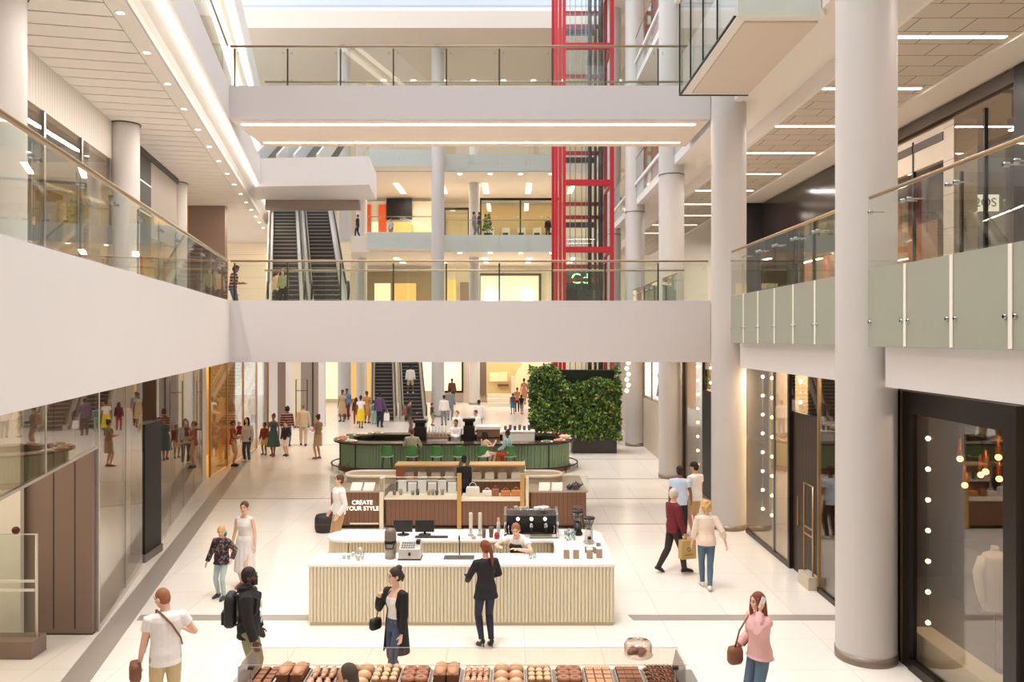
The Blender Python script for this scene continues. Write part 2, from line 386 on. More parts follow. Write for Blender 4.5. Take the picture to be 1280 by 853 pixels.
# ================= right side =================
XR, XB, XG, XC = 5.9, 5.45, 5.2, 5.58
for i, y in enumerate([12.25, 20.6, 28.0, 36.3, 44.2]):
    lab = ['big round white column nearest to us on the right', 'second round white column on the right, where the footbridge lands', 'third round white column on the right', 'fourth round white column on the right', 'farthest round white column on the right'][i]
    c = column(XC if i else 5.42, y, .44, 0, 10.75 if not i else 11.8 if i < 2 else 23.0, lab, ring=False)
    if i > 1: MB().lathe([(.452, 10.55), (.452, 10.58), (.43, 10.58), (.43, 10.55)], (XC, y, 0), 40).build('collar', BRONZE, c)
# first-floor beams (white), slab, glass balustrade
for i, (y0, y1, lab) in enumerate([(-3, 11.68, 'white edge beam of the right gallery nearest to us'), (12.9, 19.1, 'white edge beam of the right gallery between two columns'), (25.2, 54.6, 'white edge beam of the right gallery past the footbridge')]):
    struct(MB().box(XB, y0, 4.18, XR+.1, y1, 4.76), f'trim_{30+i}', WHITE, lab)
mb = MB(); mb.box(XB+.12, -3, 4.77, 21, 54.6, 5.36); mb.box(6.3, -3, 5.36, 21, 54.6, 5.85); mb.box(XR+.05, -3, 4.2, 21, 54.6, 4.77)
struct(mb, 'floor_slab', mat('slab_edge', (206, 200, 188), 0.6), 'first floor gallery slab on the right')
def balustrade(y0, step, n, label, x=XG):
    t = thing('glass_balustrade', label, 'balustrade', (x, y0, 4.77))
    d = 1 if step > 0 else -1; w = abs(step)
    for k in range(n):
        a = y0 + step*k; b = a + d*(w-.035); lo, hi = min(a, b), max(a, b)
        MB().box(x, lo, 5.90, x+.018, hi, 6.90).build('clear_panel', GLASS, t)
        MB().box(x, lo, 4.77, x+.018, hi, 5.885).build('frosted_panel', FROST, t)
        for yy in (lo+.07, hi-.07):
            for zz in (5.12, 6.72):
                cl = MB(); cl.lathe([(.028, -.03), (.028, .02), (.02, .03)], (x, yy, zz), 10, M=Matrix.Rotation(-PI/2, 3, 'Y')); cl.tube([(x, yy, zz), (x+.2, yy, zz)], .01, 6)
                cl.build('clamp', STEEL, t)
        e = a + d*(w-.017)
        MB().box(x-.012, e-.034, 4.78, x-.002, e+.034, 5.88).build('pale_strip', mat('pale_strip', (240, 234, 222), .4), t)
        if k % 2: MB().box(x+.10, e-.02, 5.88, x+.13, e+.02, 6.86).build('post', BRONZE, t)
    yl = y0 + step*n
    MB().tube([(x+.03, y0, 6.94), (x+.03, yl, 6.94)], .028, 10).build('handrail', BRASS, t)
    return t
balustrade(11.68, -1.12, 7, 'frosted and clear glass balustrade on the near right gallery')
balustrade(19.0, -1.06, 6, 'frosted and clear glass balustrade between the two near right columns')
balustrade(25.4, 1.12, 8, 'glass balustrade of the right gallery past the footbridge')
# ceilings above the right first floor
struct(MB().box(5.66, -3, 10.9, 21, 54.6, 11.83), 'floor_slab', CEILW, 'second floor gallery slab on the right')
CTILE = mat('ceiling_tile', (206, 196, 184), 0.75)
nt = CTILE.node_tree; b = nt.nodes['Principled BSDF']; tc = nt.nodes.new('ShaderNodeTexCoord'); br = nt.nodes.new('ShaderNodeTexBrick')
br.offset = 0.5; br.inputs['Scale'].default_value = 1; br.inputs['Brick Width'].default_value = 1.0; br.inputs['Row Height'].default_value = .62; br.inputs['Mortar Size'].default_value = .012
br.inputs['Color1'].default_value = lin((206, 196, 184)); br.inputs['Color2'].default_value = lin((203, 192, 180)); br.inputs['Mortar'].default_value = lin((120, 106, 94))
nt.links.new(tc.outputs['Object'], br.inputs['Vector']); nt.links.new(br.outputs['Color'], b.inputs['Base Color'])
struct(MB().box(7.0, -3, 10.5, 9.35, 54.6, 10.58), 'ceiling_tiles', CTILE, 'tiled false ceiling over the right first floor gallery')
mb = MB(); mb.box(9.35, -3, 10.45, 21, 54.6, 10.6); mb.box(6.9, -3, 10.5, 7.0, 54.6, 10.9)
struct(mb, 'ceiling_border', CEILW, 'plain plaster ceiling border above the right shops')
cl = thing('ceiling_light', 'long linear light set across the tiled ceiling of the right gallery', 'ceiling light', (8.1, 14.9, 10.49), 'linear lights of the right gallery ceiling')
MB().box(7.0, 14.9-.06, 10.488, 9.2, 14.9+.06, 10.499).build('diffuser', LAMP, cl)
for y in (8.7, 11.8, 18.0, 21.2, 24.3, 27.4, 30.5, 33.6, 36.7, 39.8, 42.9):
    copy_tree(cl, (8.1, y, 10.49))
for y in (5.6, 8.7, 11.8, 14.9, 18, 21.2, 24.3, 27.4, 30.5, 36.7): area('gallery_lamp', (8.1, y, 10.48), (2.2, .12), 48, (1, .89, .81))
# protruding second-floor balcony
t = thing('glass_balcony', 'square glass balcony jutting out from the right second floor', 'balcony', (5.0, 17, 10.9))
MB().box(4.12, 14.6, 10.76, 5.72, 19.3, 10.9).build('soffit', CEILW, t)
MB().box(4.30, 14.8, 10.72, 5.66, 19.1, 10.76).build('soffit_panel', mat('soffit_panel', (214, 200, 184), 0.6), t)
MB().box(4.12, 14.6, 10.9, 5.64, 19.3, 11.75).build('floor_deck', WHITE, t)
for k in range(4):
    y0 = 14.6 + k*1.18
    MB().box(4.05, y0, 10.74, 4.07, y0+1.15, 12.95).build('glass_panel', GLASS, t)
    MB().box(4.03, y0+1.15, 10.74, 4.06, y0+1.18, 12.95).build('joint', DARK, t)
MB().box(4.07, 19.30, 10.74, 5.6, 19.32, 12.95).build('glass_panel', GLASS, t)
MB().box(4.07, 14.56, 10.74, 5.6, 14.58, 12.95).build('glass_panel', GLASS, t)
MB().tube([(5.6, 14.57, 12.97), (4.06, 14.57, 12.97), (4.06, 19.31, 12.97), (5.6, 19.31, 12.97)], .025, 8).build('handrail', BRASS, t)
mb = MB(); mb.box(4.03, 14.55, 10.735, 4.08, 19.33, 10.755); mb.box(4.03, 19.29, 10.735, 5.7, 19.33, 10.755)
mb.build('edge_channel', DARK, t)
# right fascias of the upper floors past the balcony
for i, (z0, z1, y0, lab) in enumerate([(10.86, 11.83, 19.35, 'white fascia of the right second floor past the balcony'), (16.4, 17.3, 20.0, 'white fascia of the right third floor')]):
    mb = MB(); mb.box(5.60, y0, z0, 5.8, 54.6, z1); mb.box(5.5, y0, z1-.12, 5.6, 54.6, z1)
    struct(mb, f'trim_{35+i}', WHITE, lab)
    t = thing('glass_balustrade', 'glass balustrade along the right %s floor above the white fascia' % ('second', 'third')[i], 'balustrade', (5.62, y0, z1))
    for k in range(22):
        MB().box(5.55, y0+1.5*k, z1-.7, 5.565, y0+1.5*k+1.47, z1+1.05).build('glass_panel', GLASS, t)
    MB().tube([(5.56, y0, z1+1.08), (5.56, 54, z1+1.08)], .025, 8).build('handrail', BRASS, t)
struct(MB().box(5.8, 20, 16.4, 21, 54.6, 17.3), 'floor_slab', CEILW, 'third floor gallery slab on the right')
struct(MB().box(5.0, 20, 23.0, 21, 46.5, 23.6), 'ceiling_roof', CEILW, 'flat roof over the right third floor gallery')

# ================= footbridges =================
DECKW = mat('bridge_white', (212, 206, 206), 0.55)
def bridge(label, z0, z1, floorlabel, rear=True):
    t = thing('footbridge', label, 'footbridge', (-1.15, 23.5, z0))
    MB().box(-7.78, 22, z0, 5.46, 25.15, z1).build('deck', DECKW, t)
    for side, y in (('front', 22.03), ('rear', 25.1)):
        if side == 'rear' and not rear: continue
        x = -7.65; k = 0
        while x < 5.4:
            w = min(1.46, 5.4-x)
            MB().box(x+.02, y, z1+.02, x+w-.02, y+.016, z1+1.04).build('glass_panel', GLASS, t)
            if side == 'front':
                for xx in (x+.12, x+w-.12):
                    for zz in (z1+.15, z1+.9):
                        MB().lathe([(.022, -.015), (.022, .015)], (xx, y, zz), 8, M=Matrix.Rotation(PI/2, 3, 'X')).build('clamp', mat('dark_steel', (84, 76, 70), 0.35, metal=0.8), t)
                MB().box(x-.02, y+.03, z1, x+.02, y+.06, z1+1.04).build('post', MATS['dark_steel'], t)
            x += 1.46; k += 1
        MB().tube([(-7.75, y, z1+1.09), (5.4, y, z1+1.09)], .032, 10).build('handrail', mat('bronze_rail', (168, 148, 120), 0.35, metal=0.5), t)
    return t
bridge('white footbridge across the hall at first floor level', 4.218, 5.912, 'first')
b2 = bridge('white footbridge across the hall at second floor level with lit underside', 10.906, 11.83, 'second')
MB().box(-7.7, 22.15, 10.895, 5.4, 25.1, 10.905).build('soffit_lining', mat('bridge_soffit', (226, 212, 196), 0.65), b2)
struct(MB().box(5.4, 22.3, 4.3, 6.0, 25, 5.85), 'trim_38', mat('grey_edge', (170, 164, 158), 0.5), 'grey joint between the lower footbridge and right gallery')
for i, (y, x0, x1) in enumerate([(22.5, -7.6, 5.15), (24.6, -7.62, 5.15)]):
    t = thing('ceiling_light', f'long warm light bar under the upper footbridge, {["front one", "rear one"][i]}', 'ceiling light', (-1.2, y, 10.86))
    MB().box(x0, y-.045, 10.875, x1, y+.045, 10.893).build('diffuser', glow('bridge_bar', (255, 234, 204), 5.5), t)
    area('bar_lamp', (-1.2, y, 10.86), (12.6, .08), 130, (1, .89, .80), (0, 0, 0), t)

# left gallery balustrade on the first floor
t = thing('glass_balustrade', 'clear glass balustrade along the left first floor gallery', 'balustrade', (EL(14), 14, 5.8))
k = 0; y = 5.0
while y < 21.9:
    y1 = min(y+1.42, 21.95)
    lwall(MB(), EL, y+.01, y1-.01, (ztilt(y)+.02, ztilt(y1)+.02), (ztilt(y)+1.04, ztilt(y1)+1.04), .016, 0, .03).build('glass_panel', GLASS, t)
    for yy in (y+.1, y1-.1):
        MB().lathe([(.024, -.02), (.024, .02)], (EL(yy, .02), yy, ztilt(yy)+.85), 8, M=Matrix.Rotation(PI/2, 3, 'Y')).build('clamp', STEEL, t)
    lwall(MB(), EL, y-.012, y+.012, ztilt(y), ztilt(y)+1.0, .03, 0, .05).build('post', STEEL, t)
    y = y1
MB().tube([(EL(4.5, .04), 4.5, ztilt(4.5)+1.09), (EL(21.9, .04), 21.9, ztilt(21.9)+1.09)], .034, 10).build('handrail', mat('bronze_rail', (168, 148, 120), 0.35, metal=0.5), t)
t = thing('glass_balustrade', 'clear glass balustrade along the left second floor gallery', 'balustrade', (EL(14), 14, 11.83))
y = 10.0
while y < 21.9:
    lwall(MB(), EL, y+.01, y+1.4, 11.84, 12.86, .016, 0, .03).build('glass_panel', GLASS, t); y += 1.42
MB().tube([(EL(10, .04), 10, 12.9), (EL(21.9, .04), 21.9, 12.9)], .03, 8).build('handrail', MATS['bronze_rail'], t)
# left second floor shops seen above the bulkhead
struct(lwall(MB(), S1, 14, 50, 11.83, 16.3, .2, 0, 1.2), 'wall_left_upper', mat('grey_stone', (196, 186, 176), 0.6, noise=.05), 'pale shop wall on the left second floor')

# ================= far galleries =================
FW = mat('far_white', (226, 218, 208), 0.6)
for z0, z1, lab in ( (10.74, 11.83, 'second'), (16.2, 17.3, 'third')):
    mb = MB(); mb.box(-24, 54.6, z0, 21, 68, z1)
    struct(mb, 'floor_slab', FW, f'{lab} floor slab of the far gallery')
for a, b_, c_, d_, lab in ((-24, -10.6, 54.6, 68, 'left'), (-4.2, 21, 54.6, 68, 'right'), (-10.6, -4.2, 58.6, 68, 'rear')):
    struct(MB().box(a, c_, 4.6, b_, d_, 5.85), 'floor_slab', FW, f'first floor slab of the far gallery, {lab} part')
struct(MB().box(-24, 46.5, 22.9, 21, 68, 23.9), 'ceiling_far', mat('far_ceiling', (216, 204, 190), 0.7), 'plain ceiling over the far third floor gallery')
for i, (z0, z1, y) in enumerate([(23.9, 24.25, 46.9), (24.25, 24.6, 47.4), (24.6, 26.0, 48.2)]):
    struct(MB().box(-24, y, z0, 21, y+.5, z1), f'trim_{40+i}', [WHITE2, mat('curb_grey', (176, 182, 192), .5), mat('curb_pale', (206, 210, 220), .5)][i], f'white stepped roof curb under the skylight, {["lowest", "middle", "top"][i]} step')
for i, (x, y, lab) in enumerate([(-4.59, 49.6, 'slender white column in front of the far gallery, right of the escalators'), (-10.4, 49.6, 'slender white column in front of the far gallery, left of the escalators')]):
    column(x, y, .40, 0, 22.9, lab)
for i, (x, y, lab) in enumerate([(-2.75, 58.5, 'white column set back on the far gallery floors'), (-11.0, 58.5, 'white column set back on the far left gallery floors')]):
    column(x, y, .40, 0, 22.9, lab)
def far_balus(x0, x1, y, zf, label, z0=None):
    t = thing('glass_balustrade', label, 'balustrade', ((x0+x1)/2, y, zf-1.0))
    n = max(1, round((x1-x0)/1.9)); w = (x1-x0)/n
    for k in range(n):
        a = x0+w*k
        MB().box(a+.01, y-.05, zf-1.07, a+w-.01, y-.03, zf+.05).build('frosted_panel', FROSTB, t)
        MB().box(a+.01, y-.05, zf+.06, a+w-.01, y-.035, zf+1.03).build('clear_panel', GLASS, t)
        for xx in (a+.18, a+w-.18): MB().lathe([(.03, -.02), (.03, .02)], (xx, y-.06, zf-.55), 8, M=Matrix.Rotation(PI/2, 3, 'X')).build('clamp', MATS['dark_steel'], t)
    MB().tube([(x0, y-.04, zf+1.07), (x1, y-.04, zf+1.07)], .03, 8).build('handrail', MATS['bronze_rail'], t)
far_balus(-4.7, 3.0, 54.55, 11.83, 'frosted glass balustrade of the far second floor, right of the column')
far_balus(-9.6, -5.0, 53.0, 11.83, 'frosted glass balustrade of the far second floor, left of the column')
far_balus(-4.7, 3.0, 54.55, 17.3, 'frosted glass balustrade of the far third floor, right of the column')
far_balus(-9.6, -5.0, 53.0, 17.3, 'frosted glass balustrade of the far third floor, left of the column')
for zf, lab in ((11.83, 'second'), (17.3, 'third')):
    struct(MB().box(-9.7, 53.05, zf-1.05, -4.95, 54.6, zf), 'floor_slab', FW, f'{lab} floor landing ahead of the far gallery')
# linear and round lights of the far galleries
for zc, lab, y0 in ((10.73, 'first', 57.0), (16.19, 'second', 57.0)):
    t0 = thing('ceiling_light', f'short linear ceiling light over the far {lab} floor gallery', 'ceiling light', (-8.5, 61, zc), f'linear lights over the far {lab} floor')
    MB().box(-8.68, 58.6, zc-.03, -8.32, 62.6, zc-.005).build('diffuser', LAMPW, t0)
    for k in (1, 2, 3, 4): copy_tree(t0, (-8.5+3.25*k, 61, zc))
    d0 = thing('downlight', f'small round downlight at the edge of the far {lab} floor ceiling', 'downlight', (-3.6, 55.2, zc), f'downlights over the far {lab} floor edge')
    MB().lathe([(0, -.02), (.15, -.02), (.15, .0), (0, 0)], (-3.6, 55.2, zc-.005), 12).build('lens', SPOT, d0)
    MB().lathe([(.15, -.03), (.19, -.03), (.19, .0), (.15, 0)], (-3.6, 55.2, zc-.004), 12, ring=True).build('trim_ring', WHITE2, d0)
    for k in (1, 2, 3): copy_tree(d0, (-3.6+2.1*k, 55.2, zc))
    for k in range(5): area('far_lamp', (-8.5+3.25*k, 60.6, zc-.04), (.36, 4), 100, (1, .88, .70))
t0 = thing('downlight', 'small round downlight in the far third floor ceiling', 'downlight', (-9, 56, 22.9), 'downlights over the far third floor')
MB().lathe([(0, -.02), (.15, -.02), (.15, 0), (0, 0)], (-9, 56, 22.89), 12).build('lens', SPOT, t0)
for k in range(1, 7): copy_tree(t0, (-9+2.1*k, 56, 22.9))
area('far_lamp', (-4, 56, 22.8), (13, .2), 260, (1, .9, .78))
for y in (56, 59): area('far_lamp', (-3, y, 4.55), (14, .15), 165, (1, .89, .74))
struct(MB().box(-24, -6.3, 0, 21, -6.0, 26), 'wall_rear_blocker', mat('rear_blocker_beige', (170, 158, 146), .7), 'unseen beige wall added behind the viewpoint to cut frontal light')  # added behind the camera and darkened to hold back frontal light
# skylight over the hall
t = thing('ceiling_skylight', 'glazed skylight frame over the central hall', 'skylight', (-1, 26, 26.2)); t['kind'] = 'structure'
for k in range(7):
    y = 8+6.4*k
    MB().box(-14, y-.12, 26.2, 6, y+.12, 26.6).build('rafter', WHITE2, t)
for x in (-10, -4, 2): MB().box(x-.1, 8, 26.25, x+.1, 47, 26.5).build('purlin', WHITE2, t)
MB().box(-14, 6, 26.62, 6, 47.5, 26.66).build('glazing', glass_mat('skylight_glass', (250, 252, 255), 0.0, .3), t)

for y, p in ((10.0, 480), (33.0, 440)):  # overhead area lights added to brighten the floor, no fixtures modelled
    L = area('floor_fill_light', (-1.5, y, 26.1), (5, 3), p, (1, .93, .87), (0, 0, 0), t); L.data.spread = math.radians(80)

struct(MB().box(13.5, -6, 5.85, 13.8, 8, 10.5), 'wall_right_upper', mat('upper_beige', (176, 160, 144), .6), 'beige wall at the near end of the right first floor gallery')
struct(MB().box(14.0, -6, 11.83, 14.3, 20, 26), 'wall_right_second', mat('upper_beige', (176, 160, 144), .6), 'beige wall of the near right second floor')
struct(lwall(MB(), S1, -6, 14, 11.83, 26, .2, 0, 2.2), 'wall_left_upper', mat('grey_stone', (196, 186, 176), 0.6, noise=.05), 'pale wall of the near left second floor')
struct(MB().box(13.0, -6, 0, 13.3, 2, 4.2), 'wall_right', mat('upper_beige', (176, 160, 144), .6), 'beige ground floor wall nearest the viewpoint on the right')
def fx(px, Y): return (px-640)*Y/1000.0
def fz(py, Y): return HC-(py-422)*Y/1000.0
CREAMLIT = glow('cream_shop_glow', (250, 228, 188), .55)  # shop lighting put into wall colours as emission; gold and peach likewise
GOLDLIT = glow('gold_shop_glow', (226, 180, 104), 0.4)
PEACH = glow('peach_shop_glow', (240, 192, 146), 0.5)
CREAM = mat('cream_wall', (236, 224, 200), 0.6)
GREYP = mat('grey_cladding', (150, 138, 128), 0.5, noise=.05)
GREYB = mat('grey_brown_cladding', (118, 104, 96), 0.5, noise=.05)

# ---------- right ground-floor shops ----------
SHOPF = mat('shop_floor_stone', (132, 120, 110), 0.35)
struct(MB().box(XR+.05, 2, .001, 15, 44, .012), 'floor_shop', SHOPF, 'grey stone floor inside the right shops')
struct(MB().box(11.5, 2, 0, 11.8, 44, 4.2), 'wall_right', mat('shop_back', (84, 68, 58), 0.6), 'taupe back wall inside the right shops')
struct(MB().box(XR+.2, 16.3, 0, 11.5, 16.5, 4.2), 'wall_divider', mat('shop_divider', (98, 78, 66), 0.55), 'dark taupe dividing wall between the right shops')
struct(MB().box(XR+.05, -3, 0, XR+.4, 9.2, 4.2), 'wall_right_near', CREAM, 'cream wall beside the dark framed shop window')
t = thing('shop_window', 'tall shop window in a heavy dark bronze frame behind near column', 'shop window', (XR, 10.8, 0))
FR = mat('dark_bronze_frame', (40, 33, 29), 0.35, metal=0.4)
mb = MB(); mb.box(XR-.04, 11.8, 0, XR+.07, 12.2, 4.1); mb.build('jamb', FR, t)
mb = MB(); mb.box(XR-.04, 9.3, 0, XR+.07, 9.55, 4.1); mb.build('jamb', FR, t)
MB().box(XR-.04, 9.55, 3.78, XR+.07, 11.8, 4.1).build('head', FR, t)
MB().box(XR-.06, 9.55, 0, XR+.07, 11.8, .14).build('bottom_rail', FR, t)
MB().box(XR+.02, 9.55, .14, XR+.035, 11.8, 3.78).build('glass_pane', SHOPGLASS, t)
MB().box(XR-.05, 12.0, 0, XR-.045, 12.06, 4.1).build('brass_edge', BRASS, t)
t = thing('window_ledge', 'cream window ledge inside the dark framed shop window', 'ledge', (6.3, 10.6, 0))
MB().box(6.1, 9.0, .013, 6.45, 12.3, .45).build('ledge', CREAM, t, bevel=.01)
for i, (X, Y, n, z0) in enumerate([(6.5, 12.5, 8, .44)]):
    t = thing('string_light', f'string of glowing star bulbs hanging in the dark framed shop window', 'string light', (X, Y, z0))
    MB().tube([(X, Y, z0), (X, Y, 4.1)], .005, 5).build('cable', DARK, t)
    for k in range(n): MB().ell((X, Y, z0+.48*k), (.035, .035, .035), 10, 6).build('bulb', glow('star_bulb', (255, 226, 170), 22), t)
# pendants
gl = glow('amber_bulb', (255, 190, 96), 9)
for i, (px, py) in enumerate([(1200, 574), (1206, 607), (1226, 594), (1232, 590), (1248, 572), (1249, 599), (1262, 578)]):
    X = 7.6+.2*(i % 3); Y = X/((px-640)/1000); z = fz(py, Y)
    t = thing('pendant_lamp', f'amber glass pendant lamp hanging in the right shop, {NTH[i]} from the columns', 'pendant lamp', (X, Y, z), 'amber pendant lamps')
    MB().ell((X, Y, z), (.05, .05, .05), 10, 6).build('bulb', gl, t)
    MB().lathe([(.05, .06), (.03, .34), (.012, .36)], (X, Y, z), 12).build('lamp_shade', mat('copper_glass', (176, 90, 40), 0.25, metal=.5), t)
    MB().tube([(X, Y, z+.36), (X, Y, 4.15)], .006, 5).build('cord', DARK, t)
t = thing('shop_counter', 'brown slatted shop counter under the amber pendants', 'counter', (9, 14.6, 0))
# torso with shirt
def torso_stand(X, Y, zn, label, col, name='shirt_form'):
    t = thing(name, label, 'mannequin', (X, Y, .013))
    p = [(.13, -.86), (.17, -.80), (.165, -.55), (.15, -.42), (.18, -.22), (.19, -.10), (.14, -.03), (.06, 0), (.05, .03)]
    mb = MB(); rings = []
    for r, z in p: rings.append([(X+r*1.15*math.cos(2*PI*k/20), Y+r*.72*math.sin(2*PI*k/20), zn+z) for k in range(20)])
    mb.loft(rings)
    for s in (-1, 1): mb.tube([(X+.17*s, Y, zn-.09), (X+.26*s, Y-.02, zn-.30), (X+.25*s, Y-.06, zn-.55), (X+.22*s, Y-.08, zn-.72)], [.07, .07, .06, .045], 10)
    mb.build('shirt', mat(col[0], col[1], 0.8), t)
    MB().lathe([(.05, .02), (.055, .06), (.04, .08)], (X, Y, zn), 12).build('neck_cap', WHITE2, t)
    MB().tube([(X, Y, .02), (X, Y, zn-.84)], .015, 8).build('pole', STEEL, t)
    MB().lathe([(.16, 0), (.16, .02), (.03, .03)], (X, Y, .013), 16).build('base', STEEL, t)
    return t
torso_stand(7.0, 11.6, 1.80, 'mannequin torso in a white shirt behind the dark framed window', ('shirt_white', (238, 228, 222)))
MB()  # counter body
mb = MB(); mb.box(8.3, 14.2, .013, 10.8, 15.1, 1.05); mb.build('body', WOOD, t)
MB().box(8.25, 14.15, 1.05, 10.85, 15.15, 1.09).build('worktop', mat('dark_stone', (60, 52, 48), 0.3), t)
t = thing('pump_shoe', 'pale high heeled shoe displayed low in the dark framed window', 'shoe', (6.9, 11.3, .013))
mb = MB(); mb.loft([[(6.9+a*math.cos(2*PI*k/10)*.5+x, 11.3+.035*math.sin(2*PI*k/10)*a*9, .013+z) for k in range(10)] for x, z, a in ((-.12, .03, .04), (-.05, .04, .09), (.05, .11, .08), (.11, .16, .06), (.12, .22, .05))])
mb.build('upper', CREAM, t); MB().lathe([(.008, 0), (.02, .16)], (7.0, 11.3, .013), 8).build('heel', CREAM, t)
point('shop_lamp', (7.3, 11.2, 3.9), 60, (1, .8, .62), .12)
area('shop_lamp', (7.9, 18.8, 4.1), (1, 3), 50, (1, .84, .66)); area('shop_lamp', (6.5, 26.5, 4.15), (.4, 3), 50, (1, .84, .66)); area('shop_lamp', (6.4, 19.2, 4.15), (.4, 3), 50, (1, .84, .66))
# second shop: window with strings, dark timber door, gate
t = thing('shop_window', 'glass shop window with rows of star lights beside second column', 'shop window', (XR, 18.4, 0))
MB().box(XR, 17.05, .1, XR+.02, 20.1, 4.2).build('glass_pane', SHOPGLASS, t)
MB().box(XR-.03, 16.95, 0, XR+.1, 17.05, 4.2).build('jamb', FR, t)
MB().box(XR-.03, 17.05, 0, XR+.06, 20.1, .1).build('bottom_rail', BRONZE, t)
MB().box(XR-.02, 18.0, .1, XR+.04, 18.03, 4.2).build('glazing_joint', STEEL, t)
for i, (X, Y) in enumerate([(6.5, 20.75), (6.5, 20.0), (6.7, 19.3), (6.7, 18.6)]):
    t = thing('string_light', f'string of star bulbs in the second right shop window, {NTH[i]} from the second column', 'string light', (X, Y, .3), 'star light strings')
    MB().tube([(X, Y, .3), (X, Y, 4.15)], .005, 5).build('cable', STEEL, t)
    for k in range(8): MB().ell((X, Y, .45+.49*k), (.04, .04, .04), 8, 5).build('bulb', glow('star_bulb', (255, 226, 170), 22), t)
struct(MB().box(6.9, 17.0, 0, 7.0, 21.5, 4.2), 'wall_window_back', mat('window_back', (206, 186, 164), 0.6), 'pale partition behind the star light strings')
t = thing('timber_door', 'dark timber door panel between the right shop windows', 'door', (XR, 16.1, 0))
lf = MB().box(XR+.05, 15.44, 0, XR+.12, 16.93, 3.3).build('leaf', stripe_mat('dark_timber', (62, 44, 32), (36, 25, 18), 6, 'Y', .5, .2), t)
MB().box(XR+.04, 15.44, 3.3, XR+.14, 16.93, 3.34).build('head_rail', FR, t)
MB().box(XR+.03, 16.6, 1.0, XR+.05, 16.64, 1.6).build('handle', BRASS, lf)
t = thing('shop_window', 'glass shop window beside the dark timber door, reflecting the hall', 'shop window', (XR, 14, 0))
MB().box(XR, 12.95, .1, XR+.02, 15.4, 4.2).build('glass_pane', SHOPGLASS, t)
MB().box(XR, 15.42, 3.36, XR+.02, 16.95, 4.2).build('transom_pane', SHOPGLASS, t)
MB().box(XR-.03, 12.95, 0, XR+.06, 15.4, .1).build('bottom_rail', BRONZE, t)
MB().box(XR-.02, 15.36, .1, XR+.04, 15.42, 4.2).build('glazing_joint', BRASS, t)
t = thing('security_gate', 'brass framed security gate by the dark timber door', 'security gate', (5.82, 15.6, 0))
MB().box(5.72, 15.45, 0, 5.94, 16.0, .26).build('plinth', BEIGE, t, bevel=.01)
MB().tube([(5.83, 15.5, .26), (5.83, 15.5, 2.0), (5.83, 15.96, 2.0), (5.83, 15.96, .26)], .02, 8).build('frame', BRASS, t)
for z in (1.0, 1.14): MB().box(5.815, 15.5, z, 5.845, 15.96, z+.03).build('cross_bar', BRASS, t)
# third shop beyond the second column
t = thing('shop_window', 'glass shop window with star lights beyond the second column', 'shop window', (XR, 26, 0))
MB().box(XR, 24.7, .1, XR+.02, 27.4, 4.2).build('glass_pane', SHOPGLASS, t)
MB().box(XR-.03, 24.6, 0, XR+.1, 24.7, 4.2).build('jamb', FR, t); MB().box(XR-.04, 27.4, 0, XR+.1, 27.6, 4.2).build('jamb', BRONZE, t)
for i, (X, Y) in enumerate([(6.5, 28.0), (6.55, 27.3), (6.6, 26.6)]):
    t = thing('string_light', f'string of star bulbs in the third right shop window, {NTH[i]} from the third column', 'string light', (X, Y, .3), 'star light strings')
    MB().tube([(X, Y, .3), (X, Y, 4.15)], .006, 5).build('cable', STEEL, t)
    for k in range(8): MB().ell((X, Y, .45+.49*k), (.045, .045, .045), 8, 5).build('bulb', glow('star_bulb', (255, 226, 170), 22), t)
struct(MB().box(7.0, 24.4, 0, 7.1, 29.5, 4.2), 'wall_window_back', MATS['window_back'], 'pale partition behind the third shop star lights')
t = thing('black_door', 'black door leaf between second and third right columns', 'door', (XR, 24, 0))
MB().box(XR-.05, 23.2, .1, XR+.15, 24.5, 3.3).build('leaf', MATS['matt_black'], t)
MB().box(XR-.07, 23.15, 0, XR+.17, 24.55, .1).build('plinth', MATS['grey_plinth'], t)
MB().box(XR, 23.2, 3.35, XR+.02, 24.5, 4.2).build('transom_pane', SHOPGLASS, t)
struct(MB().box(XR, 29.5, 0, XR+.3, 44, 2.2), 'wall_right_dado', BEIGE, 'beige stone dado on the right between third and fourth columns')
t = thing('shop_window', 'peach lit display window above the beige dado on the right', 'shop window', (XR, 33, 2.2))
MB().box(XR+.9, 30, 2.2, XR+1.0, 36, 4.2).build('back_panel', PEACH, t); MB().box(XR+.02, 30, 2.2, XR+.04, 36, 4.2).build('glass_pane', GLASS, t)
for y in (30, 31.9, 33.9, 35.9): MB().box(XR, y, 2.2, XR+.06, y+.06, 4.2).build('mullion', BRASS, t)
t = thing('dress_form', 'small brown draped dress form in the peach lit display window', 'mannequin', (6.4, 34.2, 2.2))
MB().lathe([(.05, .15), (.24, .2), (.17, .65), (.13, .85), (.19, 1.1), (.06, 1.28), (.05, 1.36)], (6.4, 34.2, 2.2), 14).build('dress', mat('rust_cloth', (164, 96, 56), 0.8), t)
MB().ell((6.4, 34.2, 3.68), (.09, .10, .12)).build('head', CREAM, t); MB().lathe([(.15, 0), (.15, .02), (.02, .03), (.02, .2)], (6.4, 34.2, 2.2), 12).build('base', STEEL, t)

